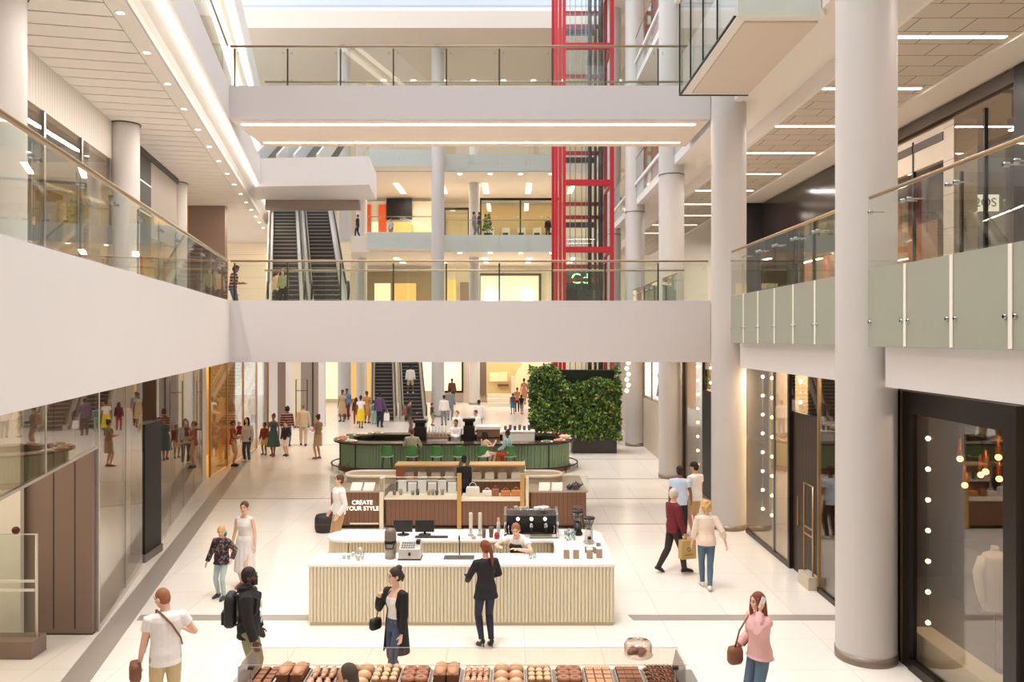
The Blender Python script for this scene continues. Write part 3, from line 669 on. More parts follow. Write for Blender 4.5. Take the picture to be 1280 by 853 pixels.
# ---------- right first-floor shops ----------
SHF = mat('upper_shop_dark', (62, 52, 48), 0.5)
struct(MB().box(13.5, 8, 5.85, 13.8, 48, 10.5), 'wall_right_upper', SHF, 'dark back wall inside the right first floor shops')
struct(MB().box(6.4, -3, 5.851, 21, 54, 5.87), 'floor_upper', BEIGE, 'beige floor of the right first floor gallery')
t = thing('storefront', 'dark framed first floor shop front on the right with stone pier', 'shop front', (10.4, 17, 5.87))
MB().box(10.25, 15.9, 5.87, 10.5, 16.35, 10.43).build('corner_post', DARK, t)
MB().box(10.25, 16.35, 10.12, 10.45, 24.85, 10.40).build('header', DBROWN, t)
mb = MB(); mb.box(10.3, 18.66, 5.87, 10.86, 19.1, 10.0)
mb.build('stone_pier', stripe_mat('stone_courses', (200, 186, 170), (140, 122, 108), 1.25, 'Z', .5, .02), t)
MB().box(10.3, 19.1, 9.15, 10.45, 23, 10.0).build('lintel', BEIGE, t)
MB().box(10.28, 19.1, 9.62, 10.31, 22.6, 9.82).build('lintel_slot', DBROWN, t)
MB().box(10.32, 16.4, 5.9, 10.34, 18.66, 10.1).build('glass_pane', SHOPGLASS, t)
MB().box(10.32, 19.1, 5.9, 10.34, 24.8, 9.15).build('glass_pane', SHOPGLASS, t)
for y in (17.4, 20.5, 21.9, 23.3): MB().box(10.28, y, 5.87, 10.36, y+.06, 9.9).build('mullion', DARK, t)
t = thing('track_spotlight', 'cylindrical track spotlight in the right first floor shop', 'spotlight', (11.2, 17.9, 10.0))
MB().lathe([(.0, 0), (.10, 0), (.11, .26), (.0, .28)], (11.2, 17.9, 9.55), 14).build('can', mat('spot_grey', (120, 112, 106), 0.4), t)
MB().lathe([(0, -.012), (.085, -.012), (.085, 0), (0, 0)], (11.2, 17.9, 9.55), 12).build('lens', SPOT, t)
MB().tube([(11.2, 17.9, 9.8), (11.2, 17.9, 10.42)], .02, 6).build('stem', DARK, t)
MB().box(10.7, 17.86, 10.38, 13, 17.94, 10.44).build('track', DARK, t)
t = thing('shop_sign', 'small white plate standing in for a shop sign reflected behind the right balustrade', 'sign', (11.3, 19.3, 8.2))
MB().box(11.1, 19.3, 7.95, 11.75, 19.34, 8.35).build('plate', glow('sign_reflection_white', (250, 248, 240), .9), t)  # sign reflected in the glass, built as a glowing plate with lettering
def text_part(txt, loc, size, m, parent, rot=(PI/2, 0, 0), depth=.004, name='lettering'):
    cu = bpy.data.curves.new(name, 'FONT'); cu.body = txt; cu.size = size; cu.extrude = depth; cu.align_x = 'CENTER'; cu.align_y = 'CENTER'
    o = bpy.data.objects.new(name, cu); COL.objects.link(o); o.data.materials.append(m); o.rotation_euler = rot
    dg = bpy.context.evaluated_depsgraph_get(); me = bpy.data.meshes.new_from_object(o.evaluated_get(dg)); bpy.data.objects.remove(o)
    o = bpy.data.objects.new(name, me); COL.objects.link(o); o.rotation_euler = rot
    WORLD[o.name] = Vector(loc)
    if parent is not None: o.parent = parent; o.location = Vector(loc)-WORLD[parent.name]
    else: o.location = loc
    return o
text_part('2OS', (11.42, 19.29, 8.15), .3, DARK, t)
t = thing('storefront', 'dark glass first floor shop front with clothes behind second column', 'shop front', (10.4, 28, 5.87))
MB().box(10.3, 24.9, 9.0, 10.45, 32.9, 10.40).build('dark_fascia', mat('dark_glass_fascia', (58, 50, 46), 0.15), t)
MB().box(10.32, 24.99, 5.9, 10.34, 32.9, 9.0).build('glass_pane', SHOPGLASS, t)
for y in (24.9, 27.3, 29.8, 32.4): MB().box(10.28, y, 5.87, 10.4, y+.09, 9.0).build('mullion', DARK, t)
MB().box(13.3, 25, 5.9, 13.45, 32.8, 8.6).build('lit_back_panel', mat('shop_ochre', (150, 112, 70), .6), t)
struct(MB().box(8.6, 33, 5.87, 13.5, 33.3, 10.5), 'wall_dark', mat('near_black_wall', (34, 29, 27), 0.6), 'near black wall closing the right first floor gallery shop')
# clothes on a rail
RAILC = [('orange_cloth', (226, 96, 40)), ('cream_cloth', (232, 220, 204)), ('red_cloth', (196, 60, 44)), ('blue_cloth', (90, 116, 140)), ('grey_cloth', (120, 118, 118)), ('dark_cloth', (44, 44, 50))]
t = thing('clothes_rail', 'clothes rail behind the dark first floor shop front on right', 'clothes rail', (11.2, 28.5, 5.87))
MB().tube([(11.2, 25.6, 5.88), (11.2, 25.6, 7.9), (11.2, 31.6, 7.9), (11.2, 31.6, 5.88)], .025, 8).build('frame', BRASS, t)
def garment(X, Y, ztop, L, ci, label, rz=0, group=None):
    g = thing('hanging_garment', label, 'garment', (X, Y, ztop-L), group)
    c, s = math.cos(rz), math.sin(rz)
    rings = []
    for w, d, z in ((.06, .04, 0), (.20, .06, -.05), (.21, .07, -.25), (.19, .07, -L*.6), (.22, .08, -L)):
        ring = []
        for k in range(16):
            a = 2*PI*k/16; wob = 1+.12*math.sin(5*a)*(1 if z < -.3 else 0)
            x, y = w*math.cos(a)*wob, d*math.sin(a)*wob
            ring.append((X+x*c-y*s, Y+x*s+y*c, ztop+z))
        rings.append(ring)
    MB().loft(rings).build('cloth', mat(RAILC[ci][0], RAILC[ci][1], .85), g)
    MB().tube([(X, Y, ztop-.01), (X, Y, ztop+.06), (X+.03, Y, ztop+.09), (X, Y, ztop+.12)], .006, 5).build('hook', STEEL, g)
    return g
for i, (ci, L) in enumerate([(0, .9), (1, .8), (2, 1.0), (1, .9), (0, 1.2), (3, 1.1), (4, 1.0), (0, 1.0), (5, 1.1), (3, .9)]):
    garment(11.2, 26.0+.58*i, 7.80, L, ci, f'{RAILC[ci][0].split("_")[0]} garment on the right first floor rail, {NTH[i]} from the stone pier', .2, 'garments on the right first floor rail')
area('shop_lamp', (11.8, 28, 8.9), (2, 6), 110, (1, .8, .6)); area('shop_lamp', (12, 18.5, 10.3), (2, 3), 25, (1, .85, .7))
# coloured upper shops on the right
struct(MB().box(10.3, 20, 11.83, 10.6, 54, 16.4), 'wall_right_second', CREAM, 'cream shop wall on the right second floor')
struct(MB().box(10.3, 20, 17.3, 10.6, 54, 23.0), 'wall_right_third', CREAM, 'cream shop wall on the right third floor')
for i, (z, fl) in enumerate(((12.0, 'second'), (17.4, 'third'))):
    for k, (y, col, nm) in enumerate([(33, (190, 50, 60), 'red'), (36, (40, 96, 76), 'green'), (39, (176, 56, 62), 'crimson'), (43, (60, 52, 54), 'charcoal'), (47, (196, 60, 66), 'scarlet')]):
        t = thing('hanging_banner', f'tall {nm} banner on the right {fl} floor shop wall', 'banner', (9.9, y, z))
        MB().box(9.9, y, z, 9.95, y+1.3, z+4.0).build('cloth', mat(nm+'_banner', col, .7), t); MB().tube([(9.92, y-.1, z+4.03), (9.92, y+1.4, z+4.03)], .04, 6).build('rod', DARK, t)

# ---------- left first-floor shops ----------
RIB = stripe_mat('ribbed_white', (226, 220, 212), (196, 188, 178), 7.0, 'Y', .55, .15)
struct(lwall(MB(), S1, 4, 21.1, 9.5, 10.5, .2), 'trim_24', RIB, 'white ribbed fascia above the left first floor shop window')
struct(MB().prism([(S1(-4)-.0, -4), (S1(32), 32), (-20, 32), (-20, -4)], 5.73, 5.80), 'floor_upper_left', mat('left_shop_floor', (200, 178, 150), .4), 'warm floor inside the left first floor shop')
BRC = mat('brown_ceiling', (120, 88, 62), 0.6)
struct(MB().prism([(S1(4)-.2, 4), (S1(21.2)-.25, 21.2), (-19, 21.2), (-19, 4)], 9.55, 9.6), 'ceiling_shop', BRC, 'brown ceiling inside the left first floor shop')
struct(MB().prism([(-15.6, 4), (-17.4, 31), (-17.6, 31), (-15.8, 4)], 5.8, 10.4), 'wall_left_shop', mat('amber_wall', (150, 104, 58), .6), 'amber back wall inside the left first floor shop')
t = thing('storefront', 'left first floor glass shop front under the ribbed fascia', 'shop front', (S1(16), 16, 5.8))
lwall(MB(), S1, 6, 21, 5.85, 9.5, .03).build('glass_pane', SHOPGLASS, t)
for y in (9.0, 11.4, 13.8, 16.2, 18.4, 20.5): lwall(MB(), S1, y, y+.09, 5.8, 9.5, .10, 0, -.03).build('mullion', STEEL, t)
lwall(MB(), S1, 6, 21, 5.8, 5.9, .1, 0, -.02).build('bottom_rail', BRONZE, t)
t = thing('lit_display', 'gold lit display wall with dark frames inside the left first floor shop', 'display wall', (-13.5, 18, 5.8))
mb = MB(); mb.prism([(-13.0, 14), (-14.9, 24.5), (-15.0, 24.5), (-13.1, 14)], 5.8, 8.6); mb.build('back_panel', mat('gold_back', (214, 176, 116), .5), t)
mb = MB(); mb.prism([(-12.7, 14), (-14.6, 24.5), (-14.9, 24.5), (-13.0, 14)], 8.35, 8.6); mb.build('light_band', GOLDLIT, t)
for y in (14, 16.6, 19.2, 21.8, 24.3):
    x = -12.7-(y-14)*.181
    MB().box(x-.05+.3, y, 5.8, x+.05+.3, y+.1, 8.62).build('frame_post', DARK, t)
mb = MB(); mb.prism([(-12.62, 14), (-14.52, 24.5), (-14.62, 24.5), (-12.72, 14)], 8.6, 8.72); mb.build('frame_head', DARK, t)
for z in (6.6, 7.3): mb = MB(); mb.prism([(-12.45, 14), (-14.35, 24.5), (-14.88, 24.5), (-12.98, 14)], z, z+.04); mb.build('shelf', WOOD, t)
for k in range(12):
    y = 14+2.6*(k//3)+.65*(k % 3+1); x = -12.71-(y-14)*.181; z = 6.645 if k % 2 else 7.345
    b = MB(); b.lathe([(.11, 0), (.14, .05), (.13, .2), (.05, .26), (.05, .3)], (x, y, z), 12)
    b.build('handbag' if k % 3 else 'vase', mat(('tan_leather', 'oxblood_leather', 'black_leather')[k % 3], ((170, 116, 70), (96, 40, 34), (36, 32, 32))[k % 3], .5), None, f'{("tan", "oxblood", "black")[k%3]} rounded bag on the {("upper", "lower")[k%2]} gold display shelf, {NTH[k]} along', 'bag', 'bags on the gold display shelves')
area('left_shop_lamp', (-12, 16, 9.4), (.3, 8), 60, (1, .72, .40)); area('left_shop_lamp', (-13.6, 25, 9.4), (.3, 6), 60, (1, .8, .5))
area('left_gallery_lamp', (EL(15, .8), 15, 10.47), (.12, 20), 330, (1, .90, .81), (0, 0, math.atan(-DL))); area('left_gallery_lamp', (EL(36, .8), 36, 10.47), (.12, 20), 330, (1, .86, .7), (0, 0, math.atan(-DL)))
t = thing('storefront', 'black first floor shop front between the left columns', 'shop front', (S1(25), 25, 5.8))
lwall(MB(), S1, 22, 24.6, 7.4, 10.45, .2).build('black_panel', MATS['matt_black'], t)
for z in (8.6, 9.5): lwall(MB(), S1, 22, 24.6, z, z+.04, .22, 0, -.01).build('light_line', WHITE2, t)
lwall(MB(), S1, 24.6, 28, 8.0, 10.3, .1).build('grey_panel', GREYP, t)
lwall(MB(), S1, 21.5, 28.2, 10.3, 10.49, .2, 0, -.03).build('header', DARK, t)
lwall(MB(), S1, 24.6, 28, 5.85, 8.0, .03).build('glass_pane', GLASS, t)
for i, (y, c) in enumerate([(24.2, 1), (25.4, 1), (26.6, 2)]): garment(S1(y)-1.0, y, 7.7, .7, c, f'{("white", "white", "red")[i]} child garment on display in the left gallery, {NTH[i]} from the black panel', .3)
struct(MB().box(-13.75, 34, 5.75, -12.2, 34.3, 10.5), 'wall_left_brown', BROWN, 'tall brown panelled wall at the end of left first floor gallery')
struct(MB().box(-20, 34, 5.75, -13.75, 34.3, 10.5), 'wall_left_amber', GOLD, 'amber wall beside the tall brown panel')
struct(MB().box(-20, 47, 5.75, -9.5, 47.3, 10.5), 'wall_left_far', stripe_mat('cream_boards', (238, 220, 192), (222, 200, 170), 1.5, 'Z', .6, .05), 'cream boarded wall at the far end of left first floor')
struct(MB().prism([(EL(25.15), 25.15), (-5.6, 25.15), (-5.6, 29.4), (EL(29.4), 29.4)], 4.3, 5.9), 'floor_landing', FW, 'first floor landing at the foot of the upper escalators')

# ---------- escalators ----------
TREAD = mat('escalator_step', (104, 98, 94), 0.5, metal=.3)
RISER = mat('escalator_riser', (52, 47, 45), 0.55); NOSE = mat('escalator_nosing', (150, 142, 136), .45)
SKIRT = mat('escalator_skirt', (198, 190, 182), 0.4, metal=.3)
RUB = mat('black_rubber', (22, 21, 21), 0.5)
def escalator(x0, y0, z0, rise, dxdy, label, w=1.0, run=None):
    run = run or rise/math.tan(math.radians(30))
    u = Vector((dxdy, 1, 0)); r = Vector((1, 0, 0))
    B = Vector((x0, y0, z0))
    t = thing('escalator', label, 'escalator', B)
    n = int(rise/.2)
    def P(s, side, z): return B + u*s + r*side + Vector((0, 0, z))
    L = []
    vs, fs, mi = [], [], []
    prof = [(-1.0, 0.0)]
    for k in range(n):
        s = run*k/n
        prof += [(s, .2*k), (s, .2*k+.165), (s, .2*(k+1))]
    prof += [(run, n*.2), (run+1.0, n*.2)]
    for s, z in prof: vs += [P(s, -w/2, z), P(s, w/2, z)]
    mb = MB()
    for i in range(len(prof)-1): fs.append((2*i, 2*i+1, 2*i+3, 2*i+2)); mi.append((2 if prof[i+1][1]-prof[i][1] < .1 else 1) if prof[i][0] == prof[i+1][0] else 0)
    mb.add(vs, fs); mb.mi = mi
    mb.build('step_band', [TREAD, RISER, NOSE], t, recalc=False)
    sl = n*.2/run
    for side in (-1, 1):
        o = side*(w/2+.02)
        pth = [(-1.0, 0), (0, 0.02), (run, n*.2+.02), (run+1.0, n*.2)]
        # skirt and cladding below the balustrade
        pl = [P(s, o, z+.22) for s, z in pth] + [P(s, o, z-.35) for s, z in reversed(pth)]
        MB().extr(pl, (side*.24, 0, 0)).build('skirt', SKIRT, t)
        pl = [P(s, o+side*.12, z+.22) for s, z in pth] + [P(s, o+side*.12, z+.92) for s, z in reversed(pth)]
        MB().extr(pl, (side*.014, 0, 0)).build('glass_side', GLASS, t)
        hp = [P(-1.0, o+side*.127, .35), P(-1.22, o+side*.127, .55), P(-1.2, o+side*.127, .82), P(-1.0, o+side*.127, .95), P(0, o+side*.127, .97)] + [P(run, o+side*.127, n*.2+.97), P(run+1.0, o+side*.127, n*.2+.95)]
        MB().tube(hp, .04, 8).build('handrail', RUB, t)
    pl = [P(-1.0, -w/2-.25, -.02), P(0, -w/2-.25, -.36), P(run, -w/2-.25, n*.2-.36), P(run+1.0, -w/2-.25, n*.2-.36), P(run+1.0, -w/2-.25, n*.2-.9), P(run, -w/2-.25, n*.2-1.1), P(1.2, -w/2-.25, -.02)]
    MB().extr(pl, (w+.5, 0, 0)).build('truss', mat('escalator_truss', (178, 166, 158), .5), t)
    return t
escalator(-5.84, 47.5, 0.01, 5.8, -.166, 'right hand ground floor escalator carrying a person in white', w=1.1)
escalator(-7.60, 47.5, 0.01, 5.8, -.166, 'empty left hand ground floor escalator', w=1.1)
UR = 10.2
escalator(-8.28, 29.3, 5.92, 5.8, -.29, 'left hand upper escalator rising to the second floor', run=UR)
escalator(-6.73, 29.3, 5.92, 5.8, -.29, 'right hand upper escalator rising to the second floor', run=UR)
K = .93
def kz(z): return HC+(z-HC)*K
t = thing('escalator_landing', 'white boxed landing hanging over the upper escalators', 'landing', (-8.3*K, 35*K, kz(11.2)))
MB().prism([(-10.75*K, 33.4*K), (-5.9*K, 33.0*K), (-6.2*K, 36.6*K), (-11.8*K, 36.6*K)], kz(11.2), kz(12.38)).build('parapet', WHITE, t)
MB().box(-11.3*K, 36.55*K, kz(10.72), -6.95*K, 36.8*K, kz(11.2)).build('soffit_edge', mat('soffit_taupe', (160, 144, 132), .5), t, bevel=.06)
for k in range(4): MB().box((-10.6+k*1.15)*K, 33.7*K, kz(12.38), (-9.5+k*1.15)*K, 33.72*K, kz(13.2)).build('glass_panel', GLASS, t)
MB().tube([(-10.6*K, 33.71*K, kz(13.22)), (-6.0*K, 33.71*K, kz(13.22))], .03, 6).build('handrail', MATS['bronze_rail'], t)
t = thing('escalator', 'pair of far escalators glimpsed above the white boxed landing', 'escalator', (-8.5, 40, 12.4))
for k, x in enumerate((-12.2, -10.3)):
    MB().extr([(x, 38, 11.83), (x, 46, 16.4), (x, 46, 17.3), (x, 38, 12.8)], (1.0, 0, 0)).build('truss', TREAD, t)
    for s in (-.1, 1.0): MB().extr([(x+s, 38, 12.6), (x+s, 46, 17.1), (x+s, 46, 18.0), (x+s, 38, 13.6)], (.1, 0, 0)).build('side_panel', WHITE, t)

# ---------- lift shaft ----------
RED = mat('red_steel', (186, 28, 44), 0.4); 
t = thing('lift_shaft', 'red steel frame of the glass lift shaft behind the green wall', 'lift', (3.3, 37.5, 0))
x0, x1, y0, y1, zt = 1.97, 4.67, 36.5, 39.1, 26.1
for x in (x0+.06, x0+.24, x0+.42): MB().box(x-.07, y0, 0, x+.07, y0+.25, zt).build('post', RED, t)
for x, y in ((x1-.1, y0), (x0+.06, y1), (x1-.1, y1)): MB().box(x-.09, y, 0, x+.09, y+.2, zt).build('post', RED, t)
z = .35; k = 0
zs = [fz(py, 36.5) for py in (397, 312, 228, 142, 57, -28)]
for z in zs:
    MB().box(x0+.5, y0, z-.13, x1-.18, y0+.2, z+.13).build('front_beam', RED, t)
    for dz in (-.55, -1.2): MB().box(x0+.6, y1, z+dz-.09, x1-.2, y1+.15, z+dz+.09).build('rear_beam', RED, t)
    MB().box(x1-.19, y0+.2, z-.1, x1-.05, y1, z+.1).build('side_beam', RED, t)
    MB().box(x0+.6, y1-.4, z-1.75, x1-.6, y1-.2, z-1.5).build('door_header', mat('lift_dark', (60, 46, 44), .4), t)
for x, r in ((3.75, .1), (4.02, .07), (4.28, .12)): MB().tube([(x, 38.6, 0), (x, 38.6, zt)], r, 8).build('guide_rail', mat('guide_steel', (70, 66, 68), .4, metal=.5), t)
for x in (2.75, 3.0, 3.3, 3.5): MB().tube([(x, 37.9, 3), (x, 37.9, zt)], .02, 5).build('cable', STEEL, t)
MB().box(x0+.5, y0+.1, 0, x1-.18, y0+.12, zt).build('glazing', GLASS, t)
MB().box(2.5, 37.2, 5.9, 4.1, 38.4, 7.1).build('cabin_base', mat('lift_cabin', (44, 40, 40), .4), t)
# ---------- green wall ----------
t = thing('green_wall', 'dense leafy green plant wall standing in front of the lift', 'plant', (2.7, 34, 0))
MB().box(2.55, 33.8, 0, 4.43, 34.9, .72).build('planter', mat('charcoal_planter', (52, 48, 48), .5), t, bevel=.02)
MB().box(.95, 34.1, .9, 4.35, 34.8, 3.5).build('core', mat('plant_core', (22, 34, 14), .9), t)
LEAF = [mat('leaf_dark', (52, 84, 34), .55), mat('leaf_mid', (96, 128, 50), .5), mat('leaf_light', (168, 184, 84), .5), mat('leaf_deep', (30, 52, 24), .6)]
mb = MB()
for i in range(9500):
    X = RND.uniform(.85, 4.55); 
    zt_ = 3.55 - .12*math.sin(X*3) - (.55 if X > 1.9 else 0)*min(1, (X-1.9)/.4 if X > 1.9 else 0) + RND.uniform(-.12, .14)
    zb = .95 - .35*min(1, max(0, X-2.2)) 
    Z = RND.uniform(zb, zt_) if RND.random() < .85 else zt_-RND.random()*.2
    # bulging clumps
    d = .16*math.sin(X*4.1+Z*2.0)*math.sin(Z*4.3+1.2*X)+.10*math.sin(9*X+7*Z)
    if RND.random() < .8: Y = 33.95 - .15 - d*.9 + RND.uniform(-.1, .1)
    else:
        Y = RND.uniform(33.8, 34.9); X = .88 + RND.uniform(-.1, .08) if RND.random() < .5 else 4.42+RND.uniform(-.1, .15)
    c = Vector((X, Y, Z)); a = RND.uniform(0, 2*PI); L = RND.uniform(.10, .22); W = L*RND.uniform(.3, .55)
    ax = Vector((math.cos(a), -abs(RND.gauss(.5, .4)), math.sin(a)-.5)).normalized(); side = ax.cross(Vector((RND.uniform(-.4, .4), -1, .4))).normalized(); up = side.cross(ax)*.02
    mid = c+ax*L*.5+up
    mb.add([c, mid+side*W*.5, c+ax*L, mid-side*W*.5], [(0, 1, 2, 3)], RND.choices([0, 1, 2, 3], [4, 4, 1.6+1.2*(d > .1), 2])[0])
mb.build('foliage', LEAF, t, recalc=False)

# ---------- far ground floor ----------
def fpan(px0, px1, Y, z0, z1, m, label, name='wall_panel', d=.2):
    return struct(MB().box(fx(px0, Y), Y, z0, fx(px1, Y), Y+d, z1), name, m, label)
for a, b_, m, lab in [(330, 347, WHITE, 'white pier right of the gold shop'), (347, 357, BROWN, 'narrow taupe wall panel beside white pier'), (357, 365, WHITE, 'narrow white wall panel by the clothes gate'), (365, 376, CREAM, 'cream wall panel by the clothes gate'), (376, 398, GREYP, 'grey clad wall behind the clothes gate'), (398, 406, WHITE, 'white end of the grey clad wall')]:
    fpan(a, b_, 44, 0, 4.6, m, lab, 'wall_far_left')
t = thing('security_gate', 'slim dark framed gate in front of the grey clad wall', 'security gate', (fx(377, 43.5), 43.5, 0))
a, b_ = fx(370, 43.5), fx(384, 43.5)
MB().tube([(a, 43.5, 0), (a, 43.5, 2.6), (b_, 43.5, 2.6), (b_, 43.5, 0)], .03, 8).build('frame', BRONZE, t); MB().tube([(a, 43.5, 2.0), (b_, 43.5, 2.0)], .02, 6).build('cross_bar', BRONZE, t)
MB().box(a-.1, 43.35, 0, b_+.1, 43.65, .06).build('plinth', BRONZE, t)
struct(MB().box(fx(391, 44)-.02, 43.96, 0, fx(391, 44)+.03, 44, 4.6), 'trim_50', DARK, 'dark joint in the grey clad wall')
for a, b_, m, lab, z0 in [(406, 434, CREAMLIT, 'bright cream lit shop left of the escalators', .3), (434, 439, WHITE, 'white post left of the escalators', 0), (439, 447, GOLDLIT, 'narrow gold lit shop strip', .3), (447, 456, WHITE, 'white strip beside the gold lit shop', 0), (456, 464, GOLDLIT, 'second narrow gold lit shop strip', .3), (464, 528, BEIGE, 'beige wall behind the ground escalators', 0), (528, 556, CREAMLIT, 'cream lit window right of the escalators', .9), (556, 577, CREAMLIT, 'cream lit window behind the slender column', .9), (579, 586, BEIGE, 'beige pier right of the cream window', 0), (586, 608, GREYB, 'grey brown clad wall beside the yellow shop', .6), (608, 652, mat('yellow_wall', (222, 196, 140), .6), 'yellow back wall of the far shop', .1), (652, 790, CREAM, 'cream wall behind the lift', 0)]:
    fpan(a, b_, 60, z0, 4.6, m, lab, 'wall_far')
fpan(330, 800, 60.3, 0, 4.6, BEIGE, 'beige stone wall at the far end of the ground floor', 'wall_back')
struct(MB().box(fx(577, 59.9), 59.85, .8, fx(579, 59.9), 60, 4.6), 'trim_51', DARK, 'dark frame of the cream lit window'); struct(MB().box(fx(556, 59.9), 59.85, .75, fx(579, 59.9), 60, .9), 'trim_52', DARK, 'dark sill of the cream lit window')
t = thing('arch_niche', 'peach arched niche in the yellow far shop', 'niche', (fx(664, 59.5), 59.5, 0))
pts = [(fx(664, 59.5)+1.0*math.cos(a)*1.2, 59.5, 1.9+1.1*math.sin(a)) for a in [PI*k/16 for k in range(17)]]
MB().extr(pts+[(fx(664, 59.5)-1.2, 59.5, 0), (fx(664, 59.5)+1.2, 59.5, 0)], (0, .3, 0)).build('arch', PEACH, t)
MB().box(fx(664, 59.5)-1.5, 59.4, 0, fx(664, 59.5)-1.2, 59.9, 2.0).build('pier', CREAM, t)
t = thing('display_shelf', 'low stepped cream display in front of the yellow far shop', 'display', (fx(625, 57), 57, 0))
for k in range(3): MB().box(fx(609, 57), 56.6+.5*k, 0, fx(645, 57), 57.1+.5*k, .25+.28*k).build('step', CREAM, t)
t = thing('wall_shelf', 'brown wall shelf in the yellow far shop', 'shelf', (fx(627, 59.8), 59.7, 1.2))
MB().box(fx(622, 59.8), 59.6, 1.25, fx(636, 59.8), 60, 1.4).build('board', WOOD, t); MB().box(fx(612, 59.8), 59.9, 1.6, fx(634, 59.8), 60, 2.3).build('lit_panel', PEACH, t)
t = thing('string_light', 'column of clustered globe lights between fourth column and lift', 'string light', (4.9, 34.5, 1.5))
for k in range(9): MB().ell((4.95+.07*(k % 2), 34.5, 2.6+.24*k), (.09, .09, .09), 8, 5).build('bulb', glow('globe_bulb', (255, 236, 200), 4), t)
MB().tube([(4.98, 34.5, 2.5), (4.98, 34.5, 4.2)], .01, 5).build('cable', STEEL, t)
fpan(770, 788, 50, 0, 4.6, CREAM, 'cream strip of wall right of the lift', 'wall_strip')

# ---------- far first and second floor shops ----------
def lit_shop(x0, x1, zf, label, back, n, h=3.3, Y=65, items=0):
    t = thing('storefront', label, 'shop front', ((x0+x1)/2, Y, zf))
    MB().box(x0, Y+2.2, zf, x1, Y+2.3, zf+h).build('back_panel', back, t)
    MB().box(x0-.1, Y-.1, zf+h, x1+.1, Y+.1, zf+h+.18).build('header', DARK, t)
    w = (x1-x0)/n
    for k in range(n+1): MB().box(x0+w*k-.06, Y-.06, zf, x0+w*k+.06, Y+.06, zf+h).build('mullion', DARK, t)
    MB().box(x0, Y, zf, x1, Y+.02, zf+h).build('glass_pane', GLASS, t)
    for k in range(items):
        x = x0+.7+k*(x1-x0-1.2)/max(1, items-1)
        MB().box(x-.35, Y+1.6, zf, x+.35, Y+2.15, zf+2.2).build('display_stand', CREAM, t)
        for q in range(3): MB().box(x-.25, Y+1.5, zf+.5+.55*q, x+.2, Y+1.6, zf+.66+.55*q).build('shoe_row', DARK, t)
    return t
X0 = lambda px: fx(px, 65)
struct(MB().box(-24, 65.5, 5.85, 21, 65.7, 10.74), 'wall_far_first', CREAM, 'cream shop wall of the far first floor')
struct(MB().box(-24, 67.3, 11.83, 21, 67.5, 16.2), 'wall_far_second', CREAM, 'cream shop wall of the far second floor')
struct(MB().box(-24, 66, 17.3, 21, 66.2, 22.9), 'wall_far_third', CREAM, 'cream shop wall of the far third floor')
lit_shop(X0(601), X0(700), 11.83, 'far second floor shoe shop with dark mullions', mat('lit_tan', (230, 196, 140), .6), 2, 4.2, 64.9, 5)
lit_shop(X0(556), X0(586), 11.83, 'far second floor cream shop left of the shoe shop', mat('lit_tan2', (236, 208, 156), .6), 1, 3.4, 64.8)
t = thing('storefront', 'far second floor shop with orange banners', 'shop front', (X0(490), 64.5, 11.83))
MB().box(X0(455), 64.6, 11.83, X0(540), 64.8, 15.9).build('back_panel', CREAM, t)
MB().box(X0(456), 64.4, 12, X0(465), 64.5, 15.6).build('orange_banner', mat('orange_panel', (232, 92, 36), .6), t); MB().box(X0(475), 64.4, 12, X0(484), 64.5, 15.6).build('orange_banner', MATS['orange_panel'], t)
MB().box(X0(466), 64.42, 12, X0(474), 64.5, 14.2).build('lit_panel', CREAMLIT, t)
MB().box(X0(485), 64.3, 14.4, X0(516), 64.5, 16.1).build('dark_sign', DARK, t)
MB().box(X0(490), 64.45, 11.83, X0(516), 64.5, 14.2).build('lit_panel', GOLDLIT, t); MB().box(X0(518), 64.45, 11.83, X0(540), 64.5, 13.8).build('lit_panel', PEACH, t)
fY = 64.5
t = thing('storefront', 'far first floor furniture shop with glowing lamps', 'shop front', (X0(640), 65, 5.85))
MB().box(X0(600), 65.2, 5.85, X0(675), 65.4, 9.9).build('back_panel', CREAMLIT, t)
for px in (599, 675): MB().box(X0(px)-.1, 64.9, 5.85, X0(px)+.1, 65.2, 10.1).build('frame_post', DBROWN, t)
MB().box(X0(599)-.1, 64.9, 9.95, X0(675)+.1, 65.2, 10.1).build('header', DBROWN, t)
for px in (610, 617, 656, 663): MB().box(X0(px)-.2, 64.9, 7.8, X0(px)+.2, 65.1, 8.7).build('lamp_shade', glow('shade_glow', (255, 250, 236), 2.5), t)
t = thing('storefront', 'far first floor shop with brown frame right of escalators', 'shop front', (X0(500), 65, 5.85))
MB().box(X0(456), 65.1, 5.85, X0(540), 65.3, 10.4).build('fascia', mat('far_brown', (148, 126, 96), .5), t)
MB().box(X0(468), 65.0, 5.85, X0(488), 65.1, 9.3).build('lit_panel', CREAMLIT, t); MB().box(X0(493), 65.0, 5.85, X0(520), 65.1, 9.3).build('lit_panel', GOLDLIT, t)
t = thing('storefront', 'far first floor pale shop with brown door', 'shop front', (X0(572), 65, 5.85))
MB().box(X0(557), 65.2, 5.85, X0(570), 65.3, 9.6).build('lit_panel', GOLDLIT, t); MB().box(X0(575), 65.1, 5.85, X0(586), 65.3, 9.4).build('door_leaf', BROWN, t)
t = thing('shop_sign', 'green glowing shop sign seen through the lift shaft', 'sign', (X0(725), 60, 9))
text_part('Gd', (fx(725, 60), 60, fz(349, 60)), 1.1, glow('green_sign', (150, 255, 170), 2.0), t)
MB().box(fx(705, 60), 60.1, fz(378, 60), fx(770, 60), 60.2, fz(338, 60)).build('sign_board', mat('sign_back', (52, 60, 54), .5), t)
t = thing('potted_tree', 'small potted tree in the far second floor gallery', 'plant', (fx(609, 56.2), 56.2, 11.83))
MB().lathe([(.2, 0), (.26, .4), (.22, .4), (.2, .35)], (fx(609, 56.2), 56.2, 11.83), 12).build('pot', DARK, t)
mb = MB()
